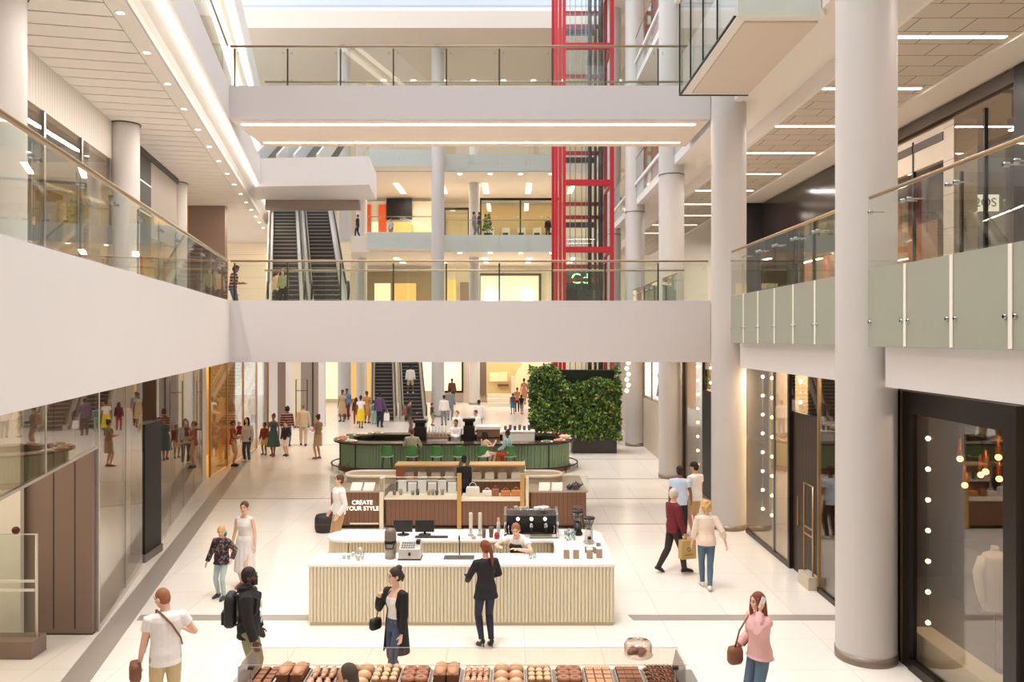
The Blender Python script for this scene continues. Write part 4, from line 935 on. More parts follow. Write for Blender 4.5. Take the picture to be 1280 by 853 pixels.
for k in range(160):
    a, r_, z = RND.uniform(0, 6.28), RND.uniform(0, .3), RND.uniform(.5, 1.7); r_ *= 1-(z-.5)/1.6
    c = Vector((fx(609, 56.2)+r_*math.cos(a), 56.2+r_*math.sin(a), 11.83+z)); d = Vector((math.cos(a), math.sin(a), .3))*.2
    mb.add([c, c+d*.5+Vector((0, 0, .06)), c+d, c+d*.5-Vector((0, 0, .06))], [(0, 1, 2, 3)], k % 3)
mb.tube([(fx(609, 56.2), 56.2, 12.1), (fx(609, 56.2), 56.2, 13.3)], .03, 6, 3)
mb.build('foliage', LEAF, t, recalc=False)

area('left_entry_fill', (-8.8, 10.6, 4.15), (2, 2), 70, (1, .88, .74)); area('left_entry_fill', (-9.6, 17.5, 4.15), (.6, 6), 40, (1, .86, .7))  # unseen area lights added to brighten the left shop and its entrance
REED = mat('reeded_beige', (230, 218, 190), 0.55, noise=.02)
QUARTZ = mat('white_quartz', (250, 246, 240), 0.25)
def fluted(pts, z0, z1, pitch=.06, depth=.020, thick=.05):
    """a run of half-round ribs along a polyline (ribs bulge to the right of travel)"""
    out, back = [], []
    for i in range(len(pts)-1):
        a, b = Vector(pts[i]), Vector(pts[i+1]); L = (b-a).length; d = (b-a)/L; nrm = Vector((d.y, -d.x))
        n = max(1, round(L/pitch)); p = L/n
        for k in range(n):
            for q in range(7):
                an = PI*q/6
                x = k*p + p*(.5-.46*math.cos(an)); y = depth*math.sin(an)
                v = a+d*x+nrm*y; out.append((v.x, v.y))
        back.append((a-nrm*thick, b-nrm*thick))
    mb = MB(); n = len(out)
    vs = [(x, y, z0) for x, y in out]+[(x, y, z1) for x, y in out]
    fs = [(i, i+1, n+i+1, n+i) for i in range(n-1)]
    mb.add(vs, fs, 0, False)
    for i, (p, q) in enumerate(back):
        a, b = pts[i], pts[i+1]
        mb.prism([a, b, (q.x, q.y), (p.x, p.y)], z0, z1)
    return mb
# ---------- white coffee counter ----------
t = thing('coffee_counter', 'white topped U shaped coffee counter clad in beige reeding', 'counter', (-.86, 14.6, 0))
FX0, FX1, FY = -3.44, 1.72, 13.60
fluted([(FX0, FY), (FX1, FY)], .06, 1.0).build('front_cladding', REED, t, recalc=False)
fluted([(FX1, FY), (FX1, 16.0)], .06, 1.0).build('side_cladding', REED, t, recalc=False)
fluted([(FX0, 14.25), (FX0, FY)], .06, 1.0).build('side_cladding', REED, t, recalc=False)
mb = MB(); mb.box(FX0+.03, FY+.03, 0, FX1-.03, FY+.10, 1.0); mb.box(FX0+.03, 14.2, 0, FX1-.8, 14.25, 1.0); mb.build('carcass', mat('counter_core', (206, 190, 160), .6), t)
MB().box(FX0+.02, FY-.005, 0, FX1-.02, FY+.03, .06).build('plinth', mat('counter_plinth', (198, 180, 146), .5), t)
mb = MB(); r = .3
top = [(FX0-.03, FY-.03), (FX1+.03, FY-.03), (FX1+.03, 15.72)] + [(FX1+.03-r+r*math.cos(a), 15.72+r*math.sin(a)) for a in [PI/2*k/6 for k in range(7)]]
top += [(-3.2+.0, 16.02)] + [(-3.15+.43*math.cos(a), 15.59+.43*math.sin(a)) for a in [PI/2+PI*k/10 for k in range(11)]] + [(.78, 15.16), (.78, 14.28), (FX0-.03, 14.28)]
mb.prism(top, 1.0, 1.05); mb.build('worktop', QUARTZ, t, bevel=.008)
fluted([(-3.1, 15.22), (.74, 15.22)], .06, .99).build('rear_cladding', REED, t, recalc=False)
fluted([(.84, 15.2), (.84, 14.2)], .06, .99).build('inner_cladding', REED, t, recalc=False)
mb = MB(); mb.box(-3.1, 15.25, 0, .8, 15.95, .99); mb.box(.88, 14.2, 0, FX1-.05, 15.95, .99); mb.build('rear_cabinet', MATS['counter_core'], t)
sp = [(-3.12-.42*math.sin(a), 15.6-.40*math.cos(a)) for a in [PI*k/12 for k in range(13)]]
fluted(list(reversed(sp)), .06, .99).build('rounded_end', REED, t, recalc=False)
MB().box(-1.19, 13.86, 1.051, -.66, 14.12, 1.055).build('sink_basin', mat('dark_sink', (62, 56, 52), .35), t)
mb = MB(); mb.tube([(-.93, 14.17, 1.05), (-.93, 14.17, 1.36), (-.93, 14.12, 1.40), (-.93, 14.02, 1.40), (-.93, 13.98, 1.36)], .012, 8); mb.build('tap', DARK, t)
PLA = mat('screen_black', (44, 44, 46), .35)
def monitor(px, label):
    X = fx(px, 15.6); m_ = thing('monitor', label, 'monitor', (X, 15.6, 1.05))
    MB().box(X-.185, 15.56, 1.11, X+.185, 15.585, 1.345).build('screen', PLA, m_, bevel=.006)
    MB().tube([(X, 15.6, 1.06), (X, 15.6, 1.2)], .02, 8).build('stem', DARK, m_)
    MB().lathe([(.12, 0), (.12, .012), (.02, .018)], (X, 15.6, 1.051), 20).build('base', DARK, m_)
monitor(504, 'black till monitor on the rear coffee counter, nearer the rounded end')
monitor(531, 'black till monitor on the rear coffee counter, beside the keyboard')
t = thing('keyboard', 'flat dark keyboard tray on the rear coffee counter', 'keyboard', (fx(544, 15.4), 15.4, 1.051))
MB().box(fx(519, 15.4), 15.33, 1.052, fx(560, 15.4), 15.47, 1.07).build('case', PLA, t, bevel=.004)
mb = MB()
for i in range(14):
    for j in range(4): mb.box(fx(520, 15.4)+.042*i, 15.34+.03*j, 1.07, fx(520, 15.4)+.042*i+.034, 15.362+.03*j, 1.075)
mb.build('keys', mat('key_grey', (70, 68, 66), .5), t)
# thermos grinder and till on the front counter
X, Y = fx(488, 13.95), 13.95
t = thing('coffee_brewer', 'tall taupe coffee brewer with domed lid on the front counter', 'coffee brewer', (X, Y, 1.051))
TA = mat('taupe_enamel', (120, 108, 98), .35)
MB().lathe([(.0, 0), (.095, 0), (.095, .30), (.0, .30)], (X, Y, 1.052), 24).build('body', mat('brewer_steel', (160, 150, 136), .35, metal=.3), t)
MB().lathe([(.098, .30), (.105, .34), (.10, .46), (.075, .51), (.0, .53)], (X, Y, 1.052), 24).build('lid', TA, t)
MB().lathe([(.1, .26), (.104, .28), (.104, .30), (.1, .31)], (X, Y, 1.052), 24).build('band', DARK, t)
MB().tube([(X-.08, Y-.07, 1.34), (X-.06, Y-.11, 1.24), (X+.06, Y-.11, 1.24), (X+.08, Y-.07, 1.34)], .012, 8).build('handle', DARK, t)
X, Y = fx(513, 13.95), 13.95
t = thing('cash_register', 'silver cash register with sloping keypad on the front counter', 'till', (X, Y, 1.051))
SIL = mat('silver_plastic', (196, 190, 182), .4, metal=.2)
MB().extr([(X-.19, Y-.14, 1.065), (X-.19, Y+.16, 1.065), (X-.19, Y+.16, 1.34), (X-.19, Y+.10, 1.34), (X-.19, Y-.14, 1.24)], (.38, 0, 0)).build('body', SIL, t, bevel=.01)
mb = MB(); R_ = Euler((math.atan2(.1, .24), 0, 0))
for i in range(6):
    for j in range(3): mb.bc((X-.13+.04*i, Y-.10+.06*j, 1.262+.026*j), (.03, .035, .012), rot=R_)
mb.build('keys', mat('register_keys', (110, 104, 100), .5), t)
MB().box(X+.10, Y-.02, 1.30, X+.17, Y+.1, 1.36).build('card_reader', DARK, t); MB().box(X-.2, Y-.15, 1.052, X+.2, Y+.17, 1.064).build('foot', DARK, t)
MB().box(X-.02, Y-.146, 1.13, X+.02, Y-.14, 1.18).build('drawer_lock', DARK, t)
CUPG = mat('cup_silver', (206, 202, 196), .3, metal=.3); CUPW = mat('cup_white', (246, 242, 236), .35)
CLG = glass_mat('tumbler_glass', (226, 232, 230), .10, 1.0)
def cup(X, Y, z, r, h, m, label, group, handle=False, name='cup', cat='cup'):
    c = thing(name, label, cat, (X, Y, z), group)
    bw = MB().lathe([(0, 0), (r*.75, 0), (r, h), (r*.93, h), (r*.68, .01), (0, .01)], (X, Y, z), 16).build('bowl', m, c)
    if handle: MB().tube([(X+r*.85, Y, z+h*.25), (X+r*1.5, Y, z+h*.3), (X+r*1.5, Y, z+h*.75), (X+r*.95, Y, z+h*.8)], r*.13, 6).build('handle', m, bw)
    return c
for i, (px, y, h) in enumerate([(430, 13.9, .07), (436, 13.85, .08), (441, 14.05, .07), (446, 13.9, .12), (450, 14.05, .15), (453, 13.88, .12), (448, 13.8, .09)]):
    cup(fx(px, y), y, 1.052, .035, h, CLG if i % 2 else CUPG, f'{"clear" if i % 2 else "silver"} tumbler in the cluster near the left end of front counter, {NTH[i]} one', 'tumblers on the front counter', name='tumbler', cat='glass')
# espresso machine
X, Y, z = fx(664, 15.6), 15.6, 1.052
t = thing('espresso_machine', 'large black and chrome espresso machine on the rear coffee counter', 'espresso machine', (X, Y, z))
CHR = mat('chrome', (206, 204, 202), .15, metal=.95); MB_ = mat('machine_black', (46, 42, 42), .3, metal=.2)
MB().extr([(X-.48, Y+.28, z+.06), (X-.48, Y-.05, z+.06), (X-.48, Y-.08, z+.26), (X-.48, Y-.22, z+.28), (X-.48, Y-.20, z+.42), (X-.48, Y+.28, z+.46)], (.96, 0, 0)).build('body', MB_, t, bevel=.012)
for s in (-1, 1): MB().extr([(X+s*.50-.025, Y+.3, z+.02), (X+s*.50-.025, Y-.3, z+.02), (X+s*.50-.025, Y-.3, z+.10), (X+s*.50-.025, Y-.12, z+.18), (X+s*.50-.025, Y-.25, z+.30), (X+s*.50-.025, Y-.22, z+.45), (X+s*.50-.025, Y+.3, z+.49)], (.05, 0, 0)).build('side_panel', CHR, t, bevel=.008)
MB().box(X-.47, Y-.30, z+.02, X+.47, Y+.0, z+.08).build('drip_tray', CHR, t)
mb = MB()
for k in range(3):
    mb.lathe([(.0, 0), (.035, 0), (.035, .012), (.0, .012)], (X-.26+.26*k, Y-.215, z+.355), 14, M=Matrix.Rotation(PI/2, 3, 'X'))
mb.build('gauges', glow('gauge_white', (255, 250, 236), 1.2), t)
for k in range(3):
    g = MB(); g.lathe([(0, -.06), (.05, -.06), (.05, .04), (0, .04)], (X-.28+.28*k, Y-.16, z+.23), 14); gh = g.build('group_head', CHR, t)
    MB().tube([(X-.28+.28*k, Y-.19, z+.17), (X-.28+.28*k, Y-.36, z+.15)], .016, 8).build('portafilter', DARK, gh)
for s in (-1, 1): MB().tube([(X+s*.43, Y-.2, z+.26), (X+s*.44, Y-.26, z+.2), (X+s*.43, Y-.28, z+.09)], .008, 6).build('steam_wand', CHR, t)
MB().tube([(X-.46, Y-.18, z+.47), (X-.46, Y-.18, z+.53), (X+.46, Y-.18, z+.53), (X+.46, Y-.18, z+.47)], .008, 6).build('cup_rail', CHR, t)
for s in (-.3, .3): MB().box(X+s-.03, Y-.2, z, X+s+.03, Y+.2, z+.06).build('foot', DARK, t)
for i, (dx, dy) in enumerate([(.09, .0), (.16, .05), (.23, 0), (.3, .06), (-.1, .05), (-.2, 0), (-.3, .06), (.24, .12)]):
    cup(X+dx, Y+dy, z+.472, .042, .07, CUPW if i < 4 else mat('cup_rose', (196, 172, 160), .4), f'{"white" if i<4 else "dusty rose"} coffee cup on top of the espresso machine, {NTH[i]}', 'cups on the espresso machine', handle=True)
# taps, grinder, jugs
for i, px in enumerate((588.5, 600)):
    X, Y = fx(px, 15.55), 15.55
    t = thing('beer_tap', f'tall white tap column on the rear coffee counter, {("nearer the monitors", "nearer the espresso machine")[i]}', 'tap', (X, Y, 1.051))
    MB().lathe([(.035, 0), (.035, .42), (.03, .44), (0, .445)], (X, Y, 1.052), 18).build('column', mat('tap_ivory', (222, 214, 202), .35), t)
    MB().lathe([(.06, 0), (.06, .012), (.036, .02)], (X, Y, 1.052), 18).build('base', STEEL, t)
    MB().tube([(X, Y-.03, 1.2), (X, Y-.1, 1.2), (X, Y-.1, 1.15)], .012, 6).build('spout', STEEL, t)
for i, (px, y, r, h, m, lab) in enumerate([(605, 15.35, .04, .17, 'brown_cup', 'brown takeaway cup stack beside the white taps'), (614, 15.4, .05, .2, 'brown_cup', 'larger brown takeaway cup stack before the espresso machine'), (592, 15.28, .05, .05, 'cup_rose', 'low dusty rose bowl by the white taps'), (579, 15.3, .04, .03, 'cup_white', 'small white saucer on the rear counter by the taps')]):
    cup(fx(px, y), y, 1.052, r, h, mat(m, (112, 84, 70) if m == 'brown_cup' else (200, 190, 180), .5), lab, None)
t = thing('bottle', 'tall pale bottle with a pink cap left of the espresso machine', 'bottle', (fx(623, 15.45), 15.45, 1.052))
MB().lathe([(0, 0), (.035, 0), (.035, .26), (.02, .30), (0, .30)], (fx(623, 15.45), 15.45, 1.052), 14).build('body', mat('bottle_pale', (210, 206, 200), .3), t); MB().lathe([(.024, .29), (.024, .36), (0, .37)], (fx(623, 15.45), 15.45, 1.052), 12).build('cap', mat('cap_pink', (226, 160, 140), .5), t)
t = thing('jug', 'small red jug in front of the pale bottle', 'jug', (fx(621, 15.28), 15.28, 1.052))
MB().lathe([(0, 0), (.045, 0), (.05, .07), (.035, .12), (.03, .12), (.04, .07), (0, .01)], (fx(621, 15.28), 15.28, 1.052), 14).build('bowl', mat('jug_red', (170, 44, 44), .35), t)
def grinder(px, Y, label, body, h):
    X = fx(px, Y); t = thing('coffee_grinder', label, 'coffee grinder', (X, Y, 1.052))
    MB().lathe([(0, 0), (.10, 0), (.10, .04), (.075, .07), (.075, h), (0, h)], (X, Y, 1.052), 20).build('body', body, t)
    MB().lathe([(.04, h), (.05, h+.03), (.11, h+.2), (.108, h+.2), (.045, h+.03), (.04, h)], (X, Y, 1.052), 20).build('hopper', CLG, t)
    MB().lathe([(.0, h+.005), (.04, h+.005), (.06, h+.09), (0, h+.10)], (X, Y, 1.052), 14).build('beans', mat('beans', (120, 76, 40), .6, noise=.3, nscale=60), t)
    MB().lathe([(.115, h+.2), (.115, h+.225), (0, h+.235)], (X, Y, 1.052), 20).build('lid', DARK, t)
    MB().box(X-.03, Y-.15, 1.16, X+.03, Y-.06, 1.20).build('spout', DARK, t)
grinder(722, 15.6, 'black coffee grinder with amber bean hopper beside the espresso machine', MB_, .24)
grinder(736, 14.95, 'silver coffee grinder with clear hopper on the right counter arm', SIL, .26)
for i, (px, y) in enumerate([(707, 15.3), (711, 15.42), (713, 15.2), (716, 15.33), (709, 15.15), (718, 15.18)]):
    cup(fx(px, y), y, 1.052, .03, .15+.02*(i % 2), CLG, f'clear tall glass clustered right of the espresso machine, {NTH[i]} in the cluster', 'tall glasses by the espresso machine', name='tumbler', cat='glass')
JARB = mat('jar_kraft', (176, 150, 120), .6)
for i, (px, y) in enumerate([(708, 13.95), (720, 13.95), (737, 13.95), (749, 14.0)]):
    X = fx(px, y); t = thing('canister', f'square kraft labelled canister on the front right counter corner, {NTH[i]} from the barista', 'canister', (X, y, 1.052))
    MB().box(X-.05, y-.05, 1.052, X+.05, y+.05, 1.20).build('box', JARB, t, bevel=.006); MB().box(X-.053, y-.053, 1.20, X+.053, y+.053, 1.225).build('lid', CUPW, t, bevel=.005)
for i, (px, y) in enumerate([(663, 13.9), (668, 13.95)]):
    cup(fx(px, y), y, 1.052, .035, .09, CLG, f'small clear glass on the front counter before the barista, {("left", "right")[i]} one', None, name='tumbler', cat='glass')
for i, (px, y, r, h) in enumerate([(733, 14.3, .035, .1), (740, 14.35, .04, .08), (748, 14.4, .04, .14), (744, 14.25, .035, .1)]):
    cup(fx(px, y), y, 1.052, r, h, mat('cup_grey', (130, 122, 116), .4), f'grey mug beside the silver grinder, {NTH[i]} from the barista', 'grey mugs by the silver grinder', handle=True)

# ---------- style kiosk behind the coffee counter ----------
KY = 20.4
WKI = stripe_mat('kiosk_walnut', (126, 88, 66), (84, 54, 38), 9.0, 'X', .45, .10)
TAUP = mat('kiosk_taupe', (176, 154, 134), .5); IVO = mat('kiosk_ivory', (236, 222, 198), .4); GOLDF = mat('kiosk_gold', (206, 160, 96), .35, metal=.4)
def kx(px, Y=KY): return fx(px, Y)
t = thing('display_kiosk', 'walnut and ivory accessory kiosk reading CREATE YOUR STYLE', 'kiosk', (kx(572), 21.8, 0))
MB().prism([(kx(412), KY+.25), (kx(735), KY+.25), (kx(735), 23.0), (kx(728), 23.3), (kx(425), 23.3), (kx(412), 23.0)], 0, .10).build('base', mat('kiosk_base', (110, 92, 80), .5), t)
MB().box(kx(413), KY+.05, .10, kx(474), KY+.6, .93).build('sign_panel', WKI, t)
MB().box(kx(437), KY+.03, .12, kx(473), KY+.06, .16).build('kick_strip', IVO, t)
MB().box(kx(474), KY+.02, 0, kx(479), KY+.3, 1.3).build('divider_post', IVO, t)
text_part('CREATE\nYOUR STYLE', (kx(452.5), KY+.035, .60), .15, glow('sign_ivory', (255, 248, 230), 1.4), t)
MB().box(kx(482), KY+.03, .10, kx(571), KY+.85, .76).build('cabinet', WKI, t)
MB().box(kx(480), KY, .76, kx(572.5), KY+.9, .80).build('cabinet_top', IVO, t)
MB().box(kx(575.5), KY+.03, .10, kx(655), KY+.85, .72).build('cabinet', WKI, t); MB().box(kx(576), KY+.0, .72, kx(654), KY+.9, .76).build('cabinet_top', IVO, t)
for px in (574, 653): MB().box(kx(px)-.055, KY-.02, 0, kx(px)+.055, KY+.1, 1.42).build('gold_post', GOLDF, t)
MB().box(kx(664), KY+.05, .10, kx(733), KY+.6, .93).build('cabinet', WKI, t)
MB().box(kx(657), KY+.02, 0, kx(661), KY+.3, 1.3).build('divider_post', IVO, t)
# taupe rear halves and ivory rounded rims
for s, (a, b_) in enumerate(((413, 478), (657, 735))):
    MB().box(kx(a), KY+.6, .10, kx(b_), 23.0, .93).build('rear_cabinet', TAUP, t)
    MB().box(kx(a), KY+.05, .93, kx(b_), KY+.62, .95).build('ledge', TAUP, t)
rim = MB()
def rpath(px0, px1, flip):
    x0, x1 = kx(px0, 22), kx(px1, 22); r = .45
    if flip: return [(x1, 21.7)] + [(x0+r-r*math.sin(a), 21.7+r-r*math.cos(a)) for a in [PI*k/10 for k in range(11)]] + [(x1, 21.7+2*r)]
    return [(x0, 21.7)] + [(x1-r+r*math.sin(a), 21.7+r-r*math.cos(a)) for a in [PI*k/10 for k in range(11)]] + [(x0, 21.7+2*r)]
for px0, px1, fl in ((432, 497, True), (655, 703, False)):
    p = rpath(px0, px1, fl)
    MB().tube([(x, y, 1.12) for x, y in p], .045, 8).build('ivory_rim', IVO, t)
    MB().prism(p, .93, 1.11).build('rounded_counter', TAUP, t)
# shelf units behind
for px0, px1 in ((496, 572), (588, 655)):
    a, b_ = kx(px0, 21.9), kx(px1, 21.9)
    MB().box(a, 21.75, .10, b_, 22.3, .98).build('rear_shelf', WKI, t)
    MB().box(a, 21.72, .98, b_, 22.3, 1.01).build('shelf_top', IVO, t)
    MB().box(a, 22.28, 1.01, b_, 22.32, 1.40).build('shelf_back', mat('shelf_pale', (226, 218, 206), .5), t)
    MB().box(a-.03, 21.7, 1.40, b_+.03, 22.32, 1.44).build('gold_canopy', GOLDF, t)
MB().box(kx(496, 21.9), 21.73, 1.02, kx(506, 21.9), 21.80, 1.40).build('shelf_end', mat('rust_panel', (150, 84, 52), .5), t)
# glass screens
for a, b_ in ((412, 479), (657, 736)):
    MB().box(kx(a), KY+.02, .95, kx(b_), KY+.035, 1.36).build('glass_screen', GLASS, t)
    MB().box(kx(a), KY+.02, .97, kx(a)+.015, 23.0, 1.36).build('glass_screen', GLASS, t)
MB().box(kx(481), KY+.02, .81, kx(572), KY+.035, 1.32).build('glass_screen', GLASS, t)
MB().tube([(kx(481), KY+.03, 1.33), (kx(572), KY+.03, 1.33)], .012, 6).build('glass_edge', IVO, t)
PAPER = mat('white_card', (244, 238, 230), .6)
for i, px in enumerate((443, 459, 681, 697)):
    X = kx(px); t2 = thing('price_card', f'white leaflet card standing on the kiosk ledge, {NTH[i]} from the sign end', 'card', (X, KY+.25, .951))
    MB().extr([(X-.15, KY+.18, .953), (X+.13, KY+.18, .953), (X+.15, KY+.36, 1.13), (X-.13, KY+.36, 1.13)], (0, .01, .005)).build('sheet', PAPER, t2)
    MB().extr([(X-.10, KY+.37, .953), (X+.10, KY+.37, .953), (X+.10, KY+.365, 1.1), (X-.10, KY+.365, 1.1)], (0, .01, 0)).build('stand', CLG, t2)
# perfume style boxes and tumblers on the left table, under the glass
DSB = mat('display_box', (228, 226, 226), .4)
for i in range(6):
    X = kx(503+12.4*i, 21.1); y = 21.12; h = (.34, .26)[i % 2]
    t2 = thing('gift_box', f'{"tall" if i%2==0 else "short"} pale gift box in the row under the kiosk glass, {NTH[i]} from the sign panel', 'box', (X, y, .801), 'pale gift boxes in the kiosk')
    MB().box(X-.11, y-.06, .802, X+.11, y+.06, .802+h).build('carton', DSB, t2, bevel=.008); MB().box(X-.112, y-.02, .803+h, X+.112, y+.02, .812+h).build('ribbon', PAPER if i % 2 else DARK, t2)
for i, px in enumerate((493, 501, 516, 522, 536, 541, 546, 553)):
    X = kx(px, 20.8); cup(X, 20.8, .801, .05, .12+.03*(i % 2), mat(('kiosk_cup_dark', 'kiosk_cup_tan', 'kiosk_cup_grey')[i % 3], ((92, 80, 74), (176, 150, 128), (150, 146, 144))[i % 3], .4), f'{("dark", "tan", "grey")[i%3]} cup on the left kiosk table, {NTH[i]} from the sign panel', 'cups on the left kiosk table')
def bag(X, Y, z, w, d, h, m, label, group=None, name='handbag'):
    g = thing(name, label, 'bag', (X, Y, z), group)
    MB().loft([[(X+w/2*sx*k, Y+d/2*sy*k, z+zz) for sx, sy in ((-1, -1), (1, -1), (1, 1), (-1, 1))] for k, zz in ((.94, 0), (1, h*.3), (.96, h*.8), (.86, h))], sm=False).build('body', m, g, bevel=.015)
    MB().tube([(X-w*.25, Y, z+h*.97)]+[(X+w*.25*-math.cos(a), Y, z+h+h*.45*math.sin(a)) for a in [PI*k/8 for k in range(9)]]+[(X+w*.25, Y, z+h*.97)], .010, 6).build('handle', m, g)
    return g
for i, (px, w, h, c, nm) in enumerate([(591, .36, .24, (226, 222, 214), 'large white'), (609, .26, .14, (232, 222, 208), 'small white'), (619, .2, .18, (150, 96, 62), 'brown'), (632, .26, .14, (196, 124, 66), 'tan'), (645, .26, .15, (206, 138, 80), 'light tan')]):
    bag(kx(px, 20.9), 20.9, .761, w, .16, h, mat('bag_'+nm.replace(' ', '_'), c, .5), f'{nm} handbag on the right kiosk table', 'handbags on the right kiosk table')
for i in range(8):
    px = (512, 528, 545, 562, 596, 612, 628, 645)[i]; X = kx(px, 22)
    bag(X, 22.0, 1.012, .26, .14, .2, mat(('clutch_pale', 'clutch_white')[i % 2], ((214, 204, 194), (238, 234, 228))[i % 2], .5), f'{("pale", "white")[i%2]} clutch bag on the rear kiosk shelf, {NTH[i]} from the rust end panel', 'clutch bags on the rear kiosk shelf')
for i, (px, r) in enumerate(((712, .09), (720, .13))):
    X = kx(px, 20.75); t2 = thing('teapot', f'{("small", "large")[i]} black round teapot on the right kiosk ledge', 'teapot', (X, 20.75, .952))
    MB().lathe([(0, 0), (r*.6, 0), (r, r*.6), (r*.9, r*1.1), (r*.35, r*1.4), (0, r*1.42)], (X, 20.75, .953), 18).build('body', MB_, t2); MB().lathe([(r*.12, r*1.4), (r*.18, r*1.6), (0, r*1.7)], (X, 20.75, .953), 10).build('lid_knob', MB_, t2)
    MB().tube([(X+r*.8, 20.75, .953+r*.6), (X+r*1.4, 20.75, .953+r*1.2)], r*.14, 6).build('spout', MB_, t2)
t = thing('stool', 'round black pouf stool beside the kiosk end', 'stool', (fx(406, 20.2), 20.2, 0))
MB().lathe([(0, 0), (.22, 0), (.25, .1), (.25, .34), (.22, .42), (0, .43)], (fx(406, 20.2), 20.2, 0.001), 20).build('seat', mat('pouf_black', (50, 46, 44), .7), t); MB().lathe([(.252, .2), (.256, .22), (.252, .24)], (fx(406, 20.2), 20.2, 0.001), 20).build('seam', DBROWN, t)
t = thing('stool', 'low round brown stool at the right end of kiosk', 'stool', (fx(722, 20.1), 20.1, 0))
MB().lathe([(.0, .62), (.14, .62), (.15, .66), (.0, .67)], (fx(722, 20.1), 20.1, 0), 20).build('seat', mat('stool_brown', (110, 86, 70), .6), t)
for k in range(3): MB().tube([(fx(722, 20.1)+.1*math.cos(2.1*k), 20.1+.1*math.sin(2.1*k), .62), (fx(722, 20.1)+.17*math.cos(2.1*k), 20.1+.17*math.sin(2.1*k), 0)], .014, 6).build('leg', DARK, t)

# ---------- oval bar ----------
CX, CY, HL, BR = -2.16, 30.2, 4.53, 1.7
def stad(off, n=14):
    r = BR+off; s = HL-BR
    return [(CX+s+r*math.cos(a), CY+r*math.sin(a)) for a in [-PI/2+PI*k/n for k in range(n+1)]] + [(CX-s+r*math.cos(a), CY+r*math.sin(a)) for a in [PI/2+PI*k/n for k in range(n+1)]]
def ringwall(o0, o1, z0, z1):
    A, B = stad(o0), stad(o1); n = len(A)
    mb = MB(); vs = [(x, y, z0) for x, y in A]+[(x, y, z1) for x, y in A]+[(x, y, z1) for x, y in B]+[(x, y, z0) for x, y in B]
    fs = []
    for i in range(n):
        j = (i+1) % n
        for q in range(4):
            p = (q+1) % 4; fs.append((q*n+i, q*n+j, p*n+j, p*n+i))
    return mb.add(vs, fs)
t = thing('oval_bar', 'long oval bar counter clad in green reeding with dark stone top', 'bar', (CX, CY, 0))
GRN = mat('bar_green', (126, 152, 118), .5, noise=.04)
ss = stad(-.22, 20); loop = ss+[ss[0]]
dense = []
for i in range(len(loop)-1): dense.append(loop[i])
dense.append(loop[0])
fluted(dense, .16, 1.04, pitch=.11, depth=.02, thick=.06).build('green_cladding', GRN, t, recalc=False)
ringwall(.0, -.70, 1.04, 1.11).build('bar_top', mat('bar_stone', (58, 46, 40), .25, noise=.1, nscale=8), t)
ringwall(-.17, -.30, 0, .16).build('plinth', mat('bar_plinth', (120, 78, 62), .5), t)
ringwall(-.85, -.9, 0, .86).build('inner_wall', mat('bar_inner', (70, 58, 50), .5), t); ringwall(-.60, -.88, .84, .88).build('inner_worktop', MATS['bar_stone'], t)
fr_ = stad(.10, 16); MB().tube([(x, y, .22) for x, y in fr_]+[(fr_[0][0], fr_[0][1], .22)], .025, 8).build('foot_rail', DARK, t)
for x, y in stad(.10, 4)[::1]: MB().tube([(x, y, 0), (x, y, .22)], .018, 6).build('rail_post', DARK, t)
for x, y in ((CX-HL+BR-.9, None), (CX+HL-BR+.9, None), (-5.9, None)):
    pass
for k in (2, 27, 24): 
    x, y = stad(-.195, 14)[k]; MB().tube([(x, y, .16), (x, y, 1.04)], .02, 6).build('joint', DARK, t)
# stools
GST = mat('stool_green', (66, 122, 62), .45); GSL = mat('stool_seat_edge', (206, 222, 190), .5)
def stool(X, Y, label):
    s = thing('bar_stool', label, 'bar stool', (X, Y, 0), 'green stools at the oval bar')
    MB().lathe([(0, 0), (.20, 0), (.215, .02), (.2, .045), (0, .05)], (X, Y, .72), 20).build('seat', GSL, s)
    mb = MB(); rings = []
    for j, (z, r, a0) in enumerate([(.75, .21, 1.25), (.85, .225, 1.2), (.98, .23, 1.05), (1.09, .225, .8), (1.13, .22, .55)]):
        out = [(X+r*math.sin(a), Y-r*math.cos(a), z) for a in [-a0+2*a0*k/12 for k in range(13)]]
        inn = [(X+(r-.025)*math.sin(a), Y-(r-.025)*math.cos(a), z) for a in [a0-2*a0*k/12 for k in range(13)]]
        rings.append(out+inn)
    mb.loft(rings); mb.build('backrest', GST, s)
    for sx, sy in ((-1, -1), (1, -1), (-1, 1), (1, 1)): MB().tube([(X+.14*sx, Y+.13*sy, .72), (X+.2*sx, Y+.19*sy, 0)], .014, 6).build('leg', DARK, s)
    q = [(X+.18*sx, Y+.17*sy, .26) for sx, sy in ((-1, -1), (1, -1), (1, 1), (-1, 1), (-1, -1))]
    MB().tube(q, .01, 6).build('foot_ring', DARK, s)
    return s
SY = 28.05
for i, (px, who) in enumerate([(484, 'empty, nearest the left end of the bar'), (515, 'under the man in sage green'), (546, 'empty, right of the man in sage green'), (574, 'empty, left of the woman in beige'), (604, 'under the woman in beige'), (638, 'under the woman in teal')]):
    stool(fx(px, SY), SY, 'green shell bar stool at the oval bar, '+who)
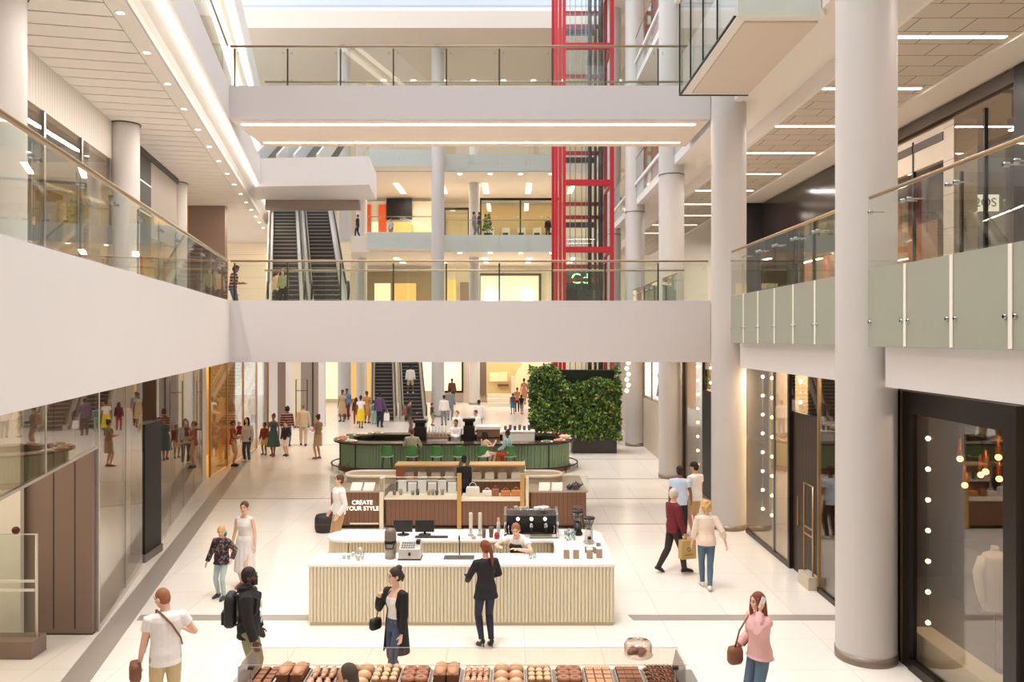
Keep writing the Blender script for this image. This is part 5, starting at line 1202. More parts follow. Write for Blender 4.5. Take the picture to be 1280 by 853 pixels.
# things on and in the bar
FOODM = [mat('bread_gold', (206, 146, 84), .7), mat('cream_food', (240, 220, 186), .6), mat('salad_green', (110, 140, 60), .7), mat('salmon_food', (226, 140, 104), .6)]
pts = stad(-.32, 14)
for i, k in enumerate([16, 18, 20, 22, 24, 26, 2, 4, 6, 8]):
    x, y = pts[k]; side = 'left' if k > 14 else 'right'
    g = thing('food_platter', f'{("bread", "cream", "salad", "salmon")[i%4]} platter on the {side} curve of the oval bar, {NTH[i if i<6 else i-6]} going round', 'platter', (x, y, 1.112), 'food platters on the oval bar')
    MB().lathe([(0, 0), (.2, 0), (.23, .03), (.22, .03), (.19, .012), (0, .012)], (x, y, 1.112), 16).build('plate', CUPW, g)
    mb = MB()
    for q in range(7): mb.ell((x+.11*math.cos(q*.9)*(q > 0), y+.11*math.sin(q*.9)*(q > 0), 1.15), (.06, .05, .035), 8, 5)
    mb.build('food', FOODM[i % 4], g)
for i, (px, Y, w, h, z0) in enumerate([(525.5, 29.75, .46, .95, .9), (586.5, 30.2, .42, .95, .9)]):
    X = fx(px, Y); g = thing('drinks_tower', f'dark square drinks tower inside the oval bar, {("left of", "right of")[i]} the white shirted barman', 'drinks tower', (X, Y, z0))
    MB().box(X-w/2, Y-.2, .0, X+w/2, Y+.2, z0+h-.28).build('cabinet', MB_, g, bevel=.01); MB().box(X-w/2+.05, Y-.16, z0+h-.28, X+w/2-.05, Y+.16, z0+h-.12).build('neck', DARK, g); MB().box(X-w/2-.02, Y-.22, z0+h-.12, X+w/2+.02, Y+.22, z0+h).build('head', MB_, g, bevel=.02)
X, Y = fx(608.5, 30.5), 30.5
g = thing('service_station', 'white topped brown service cabinet inside the oval bar', 'cabinet', (X, Y, 0))
MB().box(X-.37, Y-.3, 0, X+.5, Y+.3, 1.42).build('body', mat('service_brown', (140, 104, 82), .5), g); MB().box(X-.38, Y-.34, 1.42, X+.53, Y+.34, 1.54).build('top', QUARTZ, g, bevel=.01)
for z in (.7, 1.1): MB().box(X-.33, Y-.32, z, X+.46, Y-.30, z+.03).build('drawer_gap', DARK, g)
X, Y = fx(645, 30.5), 30.5
g = thing('service_counter', 'long white service counter at the right inside the oval bar', 'counter', (X, Y, 0))
MB().box(X-.5, Y-.3, 0, X+.7, Y+.3, 1.30).build('body', CUPW, g); MB().box(X-.52, Y-.33, 1.30, X+.72, Y+.33, 1.36).build('top', QUARTZ, g, bevel=.01)
for i in range(6):
    x = X-.4+.18*i; cup(x, Y, 1.362, .06, .16+.04*(i % 2), mat(('crock_brown', 'crock_plum', 'crock_black')[i % 3], ((112, 80, 64), (96, 60, 64), (48, 44, 44))[i % 3], .5), f'{("brown", "plum", "black")[i%3]} crock on the long white service counter, {NTH[i]} from the cabinet', 'crocks on the service counter', name='crock', cat='crock')
X, Y = fx(546.5, 30.2), 30.2
g = thing('service_counter', 'white covered service counter beside the left drinks tower', 'counter', (X, Y, 0))
MB().box(X-.5, Y-.25, 0, X+.4, Y+.25, 1.12).build('body', CUPW, g); MB().box(X-.52, Y-.27, 1.12, X+.42, Y+.27, 1.15).build('top', mat('tray_brown', (130, 84, 62), .5), g)
for i in range(7):
    x = X-.42+.125*i; b_ = thing('bottle', f'white bottle in the row beside the left drinks tower, {NTH[i]} from it', 'bottle', (x, Y, 1.151), 'white bottles in the bar')
    MB().lathe([(0, 0), (.05, 0), (.05, .22), (.02, .29), (.02, .34), (0, .34)], (x, Y, 1.151), 12).build('body', CUPW, b_)
    MB().lathe([(.022, .33), (.022, .37), (0, .375)], (x, Y, 1.151), 8).build('cap', CUPG, b_)

# ---------- bakery case in the foreground ----------
t = thing('bakery_case', 'low glass bakery display case with steel deck in the foreground', 'display case', (-.5, 8.8, 0))
MB().box(-3.0, 8.32, 0, 2.0, 9.22, 1.02).build('cabinet', mat('case_grey', (150, 146, 142), .4), t)
STD = mat('steel_deck', (158, 154, 150), .3, metal=.6)
MB().box(-3.12, 8.25, 1.02, 2.08, 9.27, 1.05).build('deck', STD, t)
BG = glass_mat('case_glass', (254, 250, 247), -.02, .45)
MB().box(-2.93, 8.52, 1.395, 1.86, 9.0, 1.405).build('top_glass', BG, t)
MB().extr([(-2.9, 9.0, 1.393), (-2.9, 9.25, 1.055), (-2.9, 9.24, 1.055), (-2.9, 8.99, 1.393)], (4.74, 0, 0)).build('front_glass', BG, t)
for x in (-2.92, 1.84):
    MB().extr([(x, 8.52, 1.055), (x, 9.24, 1.055), (x, 9.0, 1.39), (x, 8.52, 1.39)], (.012, 0, 0)).build('side_glass', frost_mat('side_glass_grey', (196, 194, 192), .6), t)
for y in (8.52, 9.0): MB().tube([(-2.94, y, 1.408), (1.87, y, 1.408)], .004, 5).build('glass_edge', mat('edge_line', (186, 178, 172), .3), t)
for x in (-2.78, 1.74): MB().box(x-.03, 8.5, 1.365, x+.03, 8.55, 1.393).build('bracket', DARK, t); MB().tube([(x, 8.53, 1.05), (x, 8.53, 1.37)], .010, 6).build('support', STEEL, t)
CRUST = mat('crust_brown', (150, 102, 74), .65, noise=.18, nscale=18, bump=.3, bscale=60); CRUST2 = mat('crust_gold', (198, 154, 118), .65, noise=.15, nscale=18, bump=.3, bscale=60)
PINK = mat('dough_pink', (220, 174, 148), .7, noise=.1, nscale=20); CHOC = mat('chocolate', (98, 64, 50), .55, noise=.15, nscale=20); CARA = mat('caramel', (172, 122, 94), .55, noise=.12, nscale=20); FLOUR = mat('floured_crust', (226, 196, 160), .8, noise=.12, nscale=25); PASTE = mat('pastry_cream', (236, 204, 164), .7, noise=.1, nscale=20)
TR = mat('tray_dark', (74, 68, 66), .4, metal=.4); TRL = mat('tray_light', (204, 198, 192), .35, metal=.4)
trays = [('brownie', 310, 352), ('loaf', 349, 388), ('roll', 390, 425), ('bun', 428, 470), ('puff', 467, 503), ('donut', 503, 539), ('loaf', 542, 577), ('finger', 580, 614), ('bun', 616, 656), ('puff', 657, 690), ('donut', 694, 727), ('fudge', 729, 765), ('brownie', 768, 801), ('twist', 804, 842)]
TW = ['a small', 'the next']
def pastry(kind, x, y, z, label, group):
    nm = {'brownie': 'brownie', 'loaf': 'loaf_cake', 'roll': 'bread_roll', 'bun': 'round_bun', 'puff': 'choux_puff', 'donut': 'glazed_donut', 'finger': 'finger_roll', 'fudge': 'caramel_slice', 'twist': 'pastry_twist'}[kind]
    g = thing(nm, label, 'pastry', (x, y, z), group)
    if kind in ('brownie', 'fudge'):
        MB().box(x-.045, y-.05, z, x+.045, y+.05, z+.045).build('crumb', CHOC if kind == 'brownie' else CARA, g, bevel=.006); MB().box(x-.04, y-.045, z+.046, x+.04, y+.045, z+.052).build('glaze', CRUST if kind == 'brownie' else CRUST2, g)
    elif kind == 'loaf':
        MB().loft([[(x+w*sx, y+.17*k*sy, z+zz) for sx, sy in ((-1, -1), (1, -1), (1, 1), (-1, 1))] for w, k, zz in ((.06, .93, 0), (.07, 1, .10))], sm=False).build('crumb', CRUST, g, bevel=.01)
        MB().ell((x, y, z+.10), (.072, .17, .05), 14, 8).build('crust_top', CRUST2, g)
    elif kind in ('roll', 'finger'):
        MB().ell((x, y, z+.045), (.034, .14 if kind == 'roll' else .12, .045), 12, 8).build('dough', PINK, g)
        for q in range(3): MB().bc((x, y-.07+.07*q, z+.086), (.05, .012, .008), rz=.5).build('slash', FLOUR, g)
    elif kind == 'bun':
        MB().ell((x, y, z+.055), (.09, .09, .06), 16, 8).build('crust', CRUST2, g); MB().ell((x, y, z+.085), (.06, .06, .034), 12, 6).build('floured_top', FLOUR, g)
    elif kind == 'puff':
        MB().ell((x, y, z+.035), (.05, .05, .04), 12, 6).build('shell', CRUST, g); MB().ell((x, y, z+.07), (.042, .042, .03), 10, 6).build('cream', PASTE, g)
    elif kind == 'donut':
        M_ = MB(); rr = []
        for k in range(17):
            a = 2*PI*k/16; rr.append((x+.05*math.cos(a), y+.04*math.sin(a), z+.035))
        M_.tube(rr, .034, 8); M_.build('ring', CRUST, g)
        M_ = MB(); M_.tube([(a, b, c+.012) for a, b, c in rr], .027, 8); M_.build('icing', CARA, g)
    else:
        M_ = MB(); rings = []
        for k in range(13):
            u = -1+2*k/12; r = .04*math.sqrt(max(.05, 1-u*u))*(1+.18*math.sin(k*2.1))
            rings.append([(x+u*.11, y+.3*u*.06+r*math.cos(a), z+.04+r*math.sin(a)) for a in [2*PI*q/10 for q in range(10)]])
        M_.loft(rings); M_.build('dough', CRUST, g)
        M_ = MB()
        for k in range(4): M_.bc((x-.07+.045*k, y, z+.079), (.012, .07, .01), rz=.5)
        M_.build('drizzle', CHOC, g)
    return g
LOOK = {'brownie': 'square chocolate brownie', 'loaf': 'tall golden topped loaf cake', 'roll': 'long pink crusted bread roll', 'bun': 'round floured bread bun', 'puff': 'cream topped choux puff', 'donut': 'caramel glazed ring doughnut', 'finger': 'slim pink finger roll', 'fudge': 'square caramel slice', 'twist': 'drizzled brown pastry twist'}
ORD = {}
for ti, (kind, p0, p1) in enumerate(trays):
    yc = 9.0; x0, x1 = fx(p0, 9.12), fx(p1, 9.12); xc = (x0+x1)/2; w = x1-x0
    tr = thing('baking_tray', f'steel tray of {LOOK[kind].split()[-2]} {LOOK[kind].split()[-1]}s in the bakery case, {NTH[ti]} from the left end', 'tray', (xc, 8.8, 1.051))
    MB().box(x0+.01, 8.45, 1.051, x1-.01, 9.235, 1.056).build('base', TR, tr)
    mb = MB(); mb.box(x0+.004, 8.45, 1.051, x0+.014, 9.24, 1.085); mb.box(x1-.014, 8.45, 1.051, x1-.004, 9.24, 1.085); mb.box(x0+.0145, 9.231, 1.051, x1-.0145, 9.24, 1.085); mb.build('rim', TRL, tr)
    if kind in ('brownie', 'fudge'): cols, ys = 3, [9.17, 9.06, 8.95, 8.84]
    elif kind == 'loaf': cols, ys = 2, [9.04]
    elif kind == 'roll': cols, ys = 3, [9.06, 8.76]
    elif kind == 'finger': cols, ys = 4, [9.09, 8.83]
    elif kind == 'bun': cols, ys = 2, [9.13, 8.94, 8.75]
    elif kind == 'puff': cols, ys = 3, [9.17, 9.06, 8.95, 8.84]
    elif kind == 'donut': cols, ys = 2, [9.16, 9.03, 8.9]
    else: cols, ys = 1, [9.17, 9.06, 8.95, 8.84]
    for r_, y in enumerate(ys):
        for c_ in range(cols):
            x = x0+.02+(w-.04)*(c_+.5)/cols
            if kind == 'twist':
                xs = [x0+.02+(w-.04)*.3, x0+.02+(w-.04)*.72]
            else: xs = [x]
            for q, x in enumerate(xs):
                pos = NTH[c_+q]
                lab = f'{LOOK[kind]}, {pos} in {NTH[r_]} row of the {NTH[ti]} bakery tray'
                first = ORD.get(kind)
                if first is None: ORD[kind] = pastry(kind, x, y, 1.0575, lab, f'{LOOK[kind].split()[-2]} {LOOK[kind].split()[-1]}s in the bakery case')
                else: copy_tree(first, (x, y, 1.0575), lab, rz=RND.uniform(-.08, .08))
# cake dome
X, Y, z = 1.38, 8.76, 1.4065
t = thing('cake_dome', 'clear glass cake dome on the bakery case glass top', 'cake dome', (X, Y, z))
MB().lathe([(0, 0), (.10, 0), (.165, .02), (.165, .026), (.0, .026)], (X, Y, z), 32).build('plate', mat('dome_plate', (226, 206, 184), .3), t)
MB().lathe([(.15, .028), (.153, .13), (.13, .165), (.02, .175), (.018, .175), (.125, .16), (.148, .13), (.145, .028)], (X, Y, z), 32, ring=True).build('cover', glass_mat('dome_glass', (250, 246, 242), .05, 1.0), t)
MB().ell((X, Y, z+.19), (.018, .018, .016), 10, 6).build('knob', CUPG, t)
for i, (dx, dy, rz) in enumerate(((-.06, -.02, .3), (.03, .03, -.5), (.05, -.05, 1.0), (-.02, .06, 2.0))):
    g = thing('croissant', f'baked croissant under the glass cake dome, {("left", "rear", "right", "back left")[i]} one', 'pastry', (X+dx, Y+dy, z+.03), 'croissants under the cake dome')
    rings = []
    for k in range(13):
        a = -1.2+2.4*k/12; cx_, cy_ = .06*math.sin(a), .06*(math.cos(a)-.6); r = .026*(1-(abs(a)/1.35)**2)+.006; r *= 1+.12*(k % 2)
        c, s = math.cos(rz), math.sin(rz); px_, py_ = cx_*c-cy_*s, cx_*s+cy_*c
        rad = Vector((math.sin(a+0), math.cos(a), 0)); rad = Vector((rad.x*c-rad.y*s, rad.x*s+rad.y*c, 0))
        rings.append([Vector((X+dx+px_, Y+dy+py_, z+.056+(.008 if i > 1 else 0)))+rad*r*math.cos(q)+Vector((0, 0, r*math.sin(q))) for q in [2*PI*j/10 for j in range(10)]])
    MB().loft(rings).build('crust', CRUST, g)
# ================= people =================
def blob(mb, name, m, parent, voxel, smooth=2, extra=None, label=None):
    o = mb.build(name, m, parent, label=label, recalc=True)
    r = o.modifiers.new('r', 'REMESH'); r.mode = 'VOXEL'; r.voxel_size = voxel; r.use_smooth_shade = True
    s = o.modifiers.new('s', 'SMOOTH'); s.iterations = smooth; s.factor = .5
    dg = bpy.context.evaluated_depsgraph_get(); dg.update()
    me = bpy.data.meshes.new_from_object(o.evaluated_get(dg))
    o.modifiers.clear(); old = o.data; o.data = me; me.name = name; bpy.data.meshes.remove(old)
    me.materials.clear(); me.materials.append(m)
    me.polygons.foreach_set('use_smooth', [True]*len(me.polygons)); me.polygons.foreach_set('material_index', [0]*len(me.polygons))
    return o
def cloth(name, rgb, noise=0.06, nscale=14, rough=.85): return mat('cloth_'+name, rgb, rough, noise=noise, nscale=nscale, bump=.35, bscale=16)
def speckle(name, c1, c2, c3, scale=40):
    if name in MATS: return MATS[name]
    m = mat(name, c1, .85); nt = m.node_tree; b = nt.nodes['Principled BSDF']; tc = nt.nodes.new('ShaderNodeTexCoord'); v = nt.nodes.new('ShaderNodeTexVoronoi'); v.inputs['Scale'].default_value = scale
    cr = nt.nodes.new('ShaderNodeValToRGB'); cr.color_ramp.interpolation = 'CONSTANT'; e = cr.color_ramp.elements; e[0].color = lin(c1); e[1].position = .55; e[1].color = lin(c2); n = e.new(.8); n.color = lin(c3)
    sp = nt.nodes.new('ShaderNodeSeparateColor'); nt.links.new(tc.outputs['Object'], v.inputs['Vector']); nt.links.new(v.outputs['Color'], sp.inputs[0]); nt.links.new(sp.outputs[0], cr.inputs[0]); nt.links.new(cr.outputs[0], b.inputs['Base Color'])
    return m
def plaid(name, c1, c2, c3):
    if name in MATS: return MATS[name]
    m = mat(name, c1, .85); nt = m.node_tree; b = nt.nodes['Principled BSDF']; tc = nt.nodes.new('ShaderNodeTexCoord'); sx = nt.nodes.new('ShaderNodeSeparateXYZ'); nt.links.new(tc.outputs['Object'], sx.inputs[0])
    last = None
    for ax, col in (('X', c2), ('Z', c2), ('Z', c3)):
        mu = nt.nodes.new('ShaderNodeMath'); mu.operation = 'MULTIPLY_ADD'; mu.inputs[1].default_value = 9; mu.inputs[2].default_value = .5 if col == c3 else 0; fr = nt.nodes.new('ShaderNodeMath'); fr.operation = 'FRACT'; lt = nt.nodes.new('ShaderNodeMath'); lt.operation = 'LESS_THAN'; lt.inputs[1].default_value = .4 if col == c2 else .15
        nt.links.new(sx.outputs[ax], mu.inputs[0]); nt.links.new(mu.outputs[0], fr.inputs[0]); nt.links.new(fr.outputs[0], lt.inputs[0])
        mx = nt.nodes.new('ShaderNodeMix'); mx.data_type = 'RGBA'; mx.inputs[7].default_value = lin(col)
        if last is None: mx.inputs[6].default_value = lin(c1)
        else: nt.links.new(last, mx.inputs[6])
        nt.links.new(lt.outputs[0], mx.inputs[0]); last = mx.outputs[2]
    nt.links.new(last, b.inputs['Base Color']); return m
SKIN = {'fair': mat('skin_fair', (236, 190, 164), .5, noise=.04), 'tan': mat('skin_tan', (206, 150, 116), .5, noise=.04), 'brown': mat('skin_brown', (140, 90, 62), .5, noise=.04), 'dark': mat('skin_dark', (92, 60, 44), .5, noise=.04)}
HAIRC = {'black': (30, 25, 24), 'dark': (54, 38, 32), 'brown': (92, 60, 42), 'auburn': (126, 62, 42), 'ginger': (156, 100, 68), 'blond': (214, 172, 112), 'white': (216, 204, 192), 'grey': (130, 122, 116)}
LIP = mat('lip_rose', (176, 96, 88), .5); EYE = mat('eye_dark', (38, 28, 24), .2)
def ik(a, t, l1, l2, pole):
    a, t = Vector(a), Vector(t); d = t-a; L = d.length
    if L > (l1+l2)*.995: d *= (l1+l2)*.995/L; t = a+d; L = d.length
    x = (L*L+l1*l1-l2*l2)/(2*L); h = math.sqrt(max(0, l1*l1-x*x)); u = d/L
    p = Vector(pole); p = p-u*p.dot(u)
    p = p.normalized() if p.length > 1e-4 else Vector((0, 1, 0))
    return a+u*x+p*h, t
MT = [(-.10, .10, .09, 0), (-.04, .155, .115, -.005), (.04, .165, .12, -.005), (.14, .15, .108, 0), (.22, .148, .105, 0), (.33, .168, .118, .005), (.42, .176, .115, 0), (.48, .15, .09, -.01), (.53, .075, .07, -.01)]
FT = [(-.10, .10, .09, 0), (-.03, .165, .12, -.012), (.05, .158, .115, -.012), (.15, .128, .095, 0), (.22, .124, .092, 0), (.32, .142, .12, .014), (.40, .15, .105, .005), (.47, .13, .08, -.01), (.52, .06, .06, -.01)]
class Person: pass
def person(px, Y, z0, H, yaw, label, sex='m', skin='fair', hair=('short', 'dark'), top=None, bottom=None, shoes=(40, 34, 32), pose=None, detail=1, X=None, glasses=False, group=None, heel=0, inner=None):
    pose = pose or {}; s = H/1.75; X = fx(px, Y) if X is None else X
    t = thing('person', label, 'person', (X, Y, z0), group)
    yw = math.radians(yaw); RZ = Matrix.Rotation(yw, 3, 'Z'); O = Vector((X, Y, z0))
    W = lambda p: O + RZ @ (Vector(p)*s)
    vox = (.0062, .011, .016)[2-detail] if detail < 3 else .006
    vox *= max(.75, s)
    fem = sex == 'f'; kid = H < 1.45
    T = FT if fem else MT; k = .86 if fem else 1.0
    if kid: T = [(h, a*1.02, b*1.02, c) for h, a, b, c in MT]; k = .95
    lean = pose.get('lean', 0); hip = Vector((0, 0, .94))+Vector(pose.get('hip', (0, 0, 0)))
    bend = lambda h: hip+Vector((0, math.sin(lean)*max(h, 0), (math.cos(lean) if h > 0 else 1)*h))
    def ring(h, rx, ry, yo, n=18):
        c = bend(h); ca, sa = (math.cos(lean), math.sin(lean)) if h > .02 else (1, 0)
        return [W(c+Vector((rx*math.cos(a), (yo+ry*math.sin(a))*ca, -(yo+ry*math.sin(a))*sa))) for a in [2*PI*i/n for i in range(n)]]
    # skeleton
    sh = .165 if fem else .185
    J = {}
    for sd, q in (('l', -1), ('r', 1)):
        S_ = bend(.445)+Vector((q*sh, 0, 0)); hd = pose.get('h'+sd, (q*(.25 if fem else .27), .05, .83))
        E_, Wr = ik(S_, hd, .285, .255, pose.get('e'+sd, (q*.35, -1, -.1)))
        J['arm'+sd] = (S_, E_, Wr)
        Hj = hip+Vector((q*.088, 0, -.04)); ft = pose.get('f'+sd, (q*.10, .0, .085))
        K_, An = ik(Hj, ft, .43, .41, pose.get('k'+sd, (q*.1, 1, 0)))
        J['leg'+sd] = (Hj, K_, An)
    hy, hp, hr_ = [math.radians(a) for a in pose.get('head', (0, 0, 0))]
    HR = Matrix.Rotation(hy, 3, 'Z') @ Matrix.Rotation(hp, 3, 'X') @ Matrix.Rotation(hr_, 3, 'Y')
    nb = bend(.55); hc = nb+HR @ Vector((0, .012, .135))
    hs = 1.16 if kid else 1.0
    HM = lambda p: W(hc+HR @ (Vector(p)*hs))
    RM = (RZ @ HR)
    def he(mb, c, r, n=14, m=9): mb.ell(HM(c), [x*s*hs for x in r], n, m, M=RM)
    # ---- body: one continuous skin
    b = MB()
    b.loft([ring(*q) for q in T])
    b.tube([W(bend(.46)), W(bend(.53)), W(nb+Vector((0, .005, .03))), W(hc+HR @ Vector((0, -.01, -.03)))], [r*s*k for r in (.085, .062, .056, .056)], 12)
    he(b, (0, -.008, .022), (.076, .096, .098)); he(b, (0, .022, -.045), (.058, .070, .072)); he(b, (0, .05, -.085), (.03, .034, .026))
    b.loft([[HM((x*w, y, z)) for x, w in ((-1, w_), (1, w_))]+[HM((0, y+d, z))] for w_, y, z, d in ((.010, .086, .025, .010), (.014, .090, -.012, .022), (.017, .086, -.026, .012))], sm=True)
    for q in (-1, 1): he(b, (q*.077, -.008, -.008), (.010, .020, .030), 8, 6); he(b, (q*.034, .070, -.022), (.022, .018, .018), 8, 6)
    for sd, q in (('l', -1), ('r', 1)):
        S_, E_, Wr = J['arm'+sd]
        b.tube([W(S_+Vector((-q*.05, 0, .0))), W(S_), W(S_.lerp(E_, .4)), W(E_), W(E_.lerp(Wr, .3)), W(Wr)], [r*s*k for r in (.05, .052, .046, .038, .039, .026)], 12)
        d = Vector(pose.get('d'+sd, (Wr-E_))).normalized(); tdir = Vector(pose.get('t'+sd, (0, 1, .15))); tdir = (tdir-d*tdir.dot(d)).normalized(); nn = d.cross(tdir)*(-q)
        # palm side: n points to the palm
        if nn.dot(Vector((-q, .1, -.2))) < 0 and ('t'+sd) not in pose: nn = -nn
        hk = k*(.95 if kid else 1)
        pr = []
        for u, w, th in ((-.01, .024, .020), (.03, .036, .017), (.07, .041, .015), (.092, .036, .012)):
            c = Wr+d*u; pr.append([W(c+tdir*(w*hk*math.cos(a))+nn*(th*hk*math.sin(a))) for a in [2*PI*i/10 for i in range(10)]])
        b.loft(pr)
        cu = pose.get('c'+sd, .35)
        for off, L in ((.030, .070), (.010, .080), (-.010, .074), (-.029, .058)):
            p0 = Wr+d*.082+tdir*off*hk; pts = [p0]; ang = cu*.5
            for f in (.42, .32, .26):
                pts.append(pts[-1]+(d*math.cos(ang)+nn*math.sin(ang))*L*f*hk); ang += cu
            b.tube([W(p) for p in pts], [r*s*hk for r in (.0098, .0095, .0088, .0075)], 7)
        p0 = Wr+d*.025+tdir*.026*hk; p1 = p0+(d*.62+tdir*.7+nn*.25).normalized()*.042*hk; p2 = p1+(d*.85+tdir*.25+nn*.4*min(1.5, cu*2)).normalized()*.038*hk
        b.tube([W(p0), W(p1), W(p2)], [r*s*hk for r in (.013, .0115, .009)], 7)
        Hj, K_, An = J['leg'+sd]
        lk = .97 if fem else 1.0
        b.tube([W(Hj+Vector((0, 0, .05))), W(Hj.lerp(K_, .35)), W(K_), W(K_.lerp(An, .35)), W(K_.lerp(An, .8)), W(An)], [r*s*lk for r in (.085, .076, .052, .055, .036, .034)], 12)
        fy = math.radians(pose.get('y'+sd, -8*q)); fp = pose.get('p'+sd, heel)
        f = Vector((-math.sin(fy), math.cos(fy), 0)); f = (f*math.cos(fp)-Vector((0, 0, math.sin(fp)))).normalized(); up = Vector((0, 0, 1)); up = (up-f*up.dot(f)).normalized(); sdv = f.cross(up)
        J['foot'+sd] = (An, f, up, sdv)
        b.loft([[W(An+f*y-up*(.075-hh)+sdv*(w*math.cos(a))+up*(hh*math.sin(a))) for a in [2*PI*i/10 for i in range(10)]] for y, w, hh in ((-.05, .024, .034), (0, .030, .045), (.08, .036, .032), (.14, .036, .022), (.175, .022, .014))])
    body = blob(b, 'body', SKIN[skin], t, vox, 2)
    if detail >= 1:
        for q in (-1, 1):
            e = MB(); he(e, (q*.031, .083, .012), (.0125, .008, .007), 8, 6); e.build('eye', EYE, t)
            e = MB(); e.tube([HM((q*.016, .091, .034)), HM((q*.034, .090, .040)), HM((q*.052, .077, .034))], .0045*s, 6); e.build('eyebrow', mat('hair_'+hair[1], HAIRC[hair[1]], .7, noise=.2, nscale=30), t)
        e = MB(); he(e, (0, .088, -.058), (.022, .009, .0065), 10, 6); e.build('lips', LIP, t)
    # ---- hair
    hm = mat('hair_'+hair[1], HAIRC[hair[1]], .6, noise=.25, nscale=30, bump=.5, bscale=60)
    st = hair[0]; hb = MB()
    if st in ('hijab',):
        he(hb, (0, -.034, .028), (.092, .098, .112)); he(hb, (0, -.048, -.06), (.088, .078, .09)); hb.tube([HM((0, -.025, -.115)), HM((0, -.02, -.17)), HM((0, -.01, -.24))], [.075*s, .085*s, .13*s], 14); he(hb, (0, .015, -.125), (.060, .050, .022))
        blob(hb, 'headscarf', cloth('olive_scarf', (72, 62, 48)), t, .009, 2)
    elif st != 'none':
        g = 0 if st != 'cropped' else -.004
        he(hb, (0, -.016, .034), (.084+g, .098+g, .098+g)); he(hb, (0, -.038, .0), (.0795+g, .074+g, .092+g))
        if st in ('cap',):
            he(hb, (0, .0, .06), (.09, .11, .075)); 
        if st == 'curly':
            for i in range(44):
                a, z = RND.uniform(0, 6.28), RND.uniform(-.09, .12); r = .082*math.sqrt(max(.1, 1-(z/.16)**2)); y = r*1.15*math.sin(a)-.02
                if y < .03 or z > .07: he(hb, (r*math.cos(a), y, z), (.03, .03, .03), 8, 5)
        if st == 'long':
            hb.loft([[HM((x*w, y, z)) for x, y in ((-1, .0), (-.9, -.07), (-.4, -.115), (.4, -.115), (.9, -.07), (1, .0), (.55, -.03), (-.55, -.03))] for w, z in ((.078, .05), (.094, -.05), (.098, -.16), (.092, -.25), (.05, -.31))])
            for q in (-1, 1): hb.tube([HM((q*.07, .035, .06)), HM((q*.086, .035, -.03)), HM((q*.09, .05, -.13)), HM((q*.075, .07, -.24))], [.02*s, .03*s, .032*s, .014*s], 8)
        if st == 'bun': he(hb, (0, -.075, .105), (.048, .048, .044))
        if st == 'lowbun': he(hb, (0, -.115, .0), (.045, .042, .042))
        if st in ('pony', 'longpony'):
            L = .30 if st == 'longpony' else .2; o = pose.get('tail', 0)
            hb.tube([HM((0, -.09, .06)), HM((o*.3, -.135, .045)), HM((o*.7, -.15, -.05)), HM((o, -.14, -L*.7)), HM((o*1.1, -.13, -L))], [.02*s, .032*s, .036*s, .03*s, .008*s], 10)
        if st == 'topknot': he(hb, (0, -.05, .13), (.05, .05, .045))
        if st == 'bob':
            for q in (-1, 1): he(hb, (q*.07, -.01, -.05), (.026, .06, .08))
            he(hb, (0, -.07, -.07), (.08, .045, .075))
        blob(hb, 'cap' if st == 'cap' else 'hair', hm, t, .009 if detail else .013, 1)
        if st == 'cap':
            v = MB(); v.loft([[HM((x*w, y, z)) for x in (-1, -.5, 0, .5, 1)]+[HM((x*w, y, z-.008)) for x in (1, .5, 0, -.5, -1)] for w, y, z in ((.078, .07, .05), (.075, .12, .045), (.04, .16, .036))]); v.build('cap_peak', hm, t)
    # ---- clothes
    cv = .0095 if detail else .014
    def limb_inf(cmb, sd, upto, inf, part):
        if part == 'arm':
            S_, E_, Wr = J['arm'+sd]; q = -1 if sd == 'l' else 1
            pts = [S_+Vector((-q*.07, 0, .0)), S_+Vector((0, 0, .0)), S_.lerp(E_, .45)]; rr = [.055, .060, .052]
            if upto < .3: pts = [S_+Vector((-q*.10, 0, .0)), S_+Vector((-q*.05, 0, .0)), S_+Vector((-q*.01, 0, .0))]; rr = [.05, .056, .056]
            if upto > .5: pts += [E_]; rr += [.046]
            if upto > .6: pts += [E_.lerp(Wr, .45)]; rr += [.043]
            if upto >= 1: pts += [E_.lerp(Wr, .97)]; rr += [.036]
            if .5 < upto <= .6: pass
            cmb.tube([W(p) for p in pts], [(r*k+inf)*s for r in rr], 12)
        else:
            Hj, K_, An = J['leg'+sd]
            pts = [Hj+Vector((0, 0, .05)), Hj.lerp(K_, .35)]; rr = [.086, .079]
            if upto <= .5: pts += [Hj.lerp(K_, .9)]; rr += [.072]
            else:
                pts += [K_, K_.lerp(An, .35)]; rr += [.058, .058]
                if upto >= 1: pts += [K_.lerp(An, .8), K_.lerp(An, .99)]; rr += [.045, .043]
            cmb.tube([W(p) for p in pts], [(r+inf)*s for r in rr], 12)
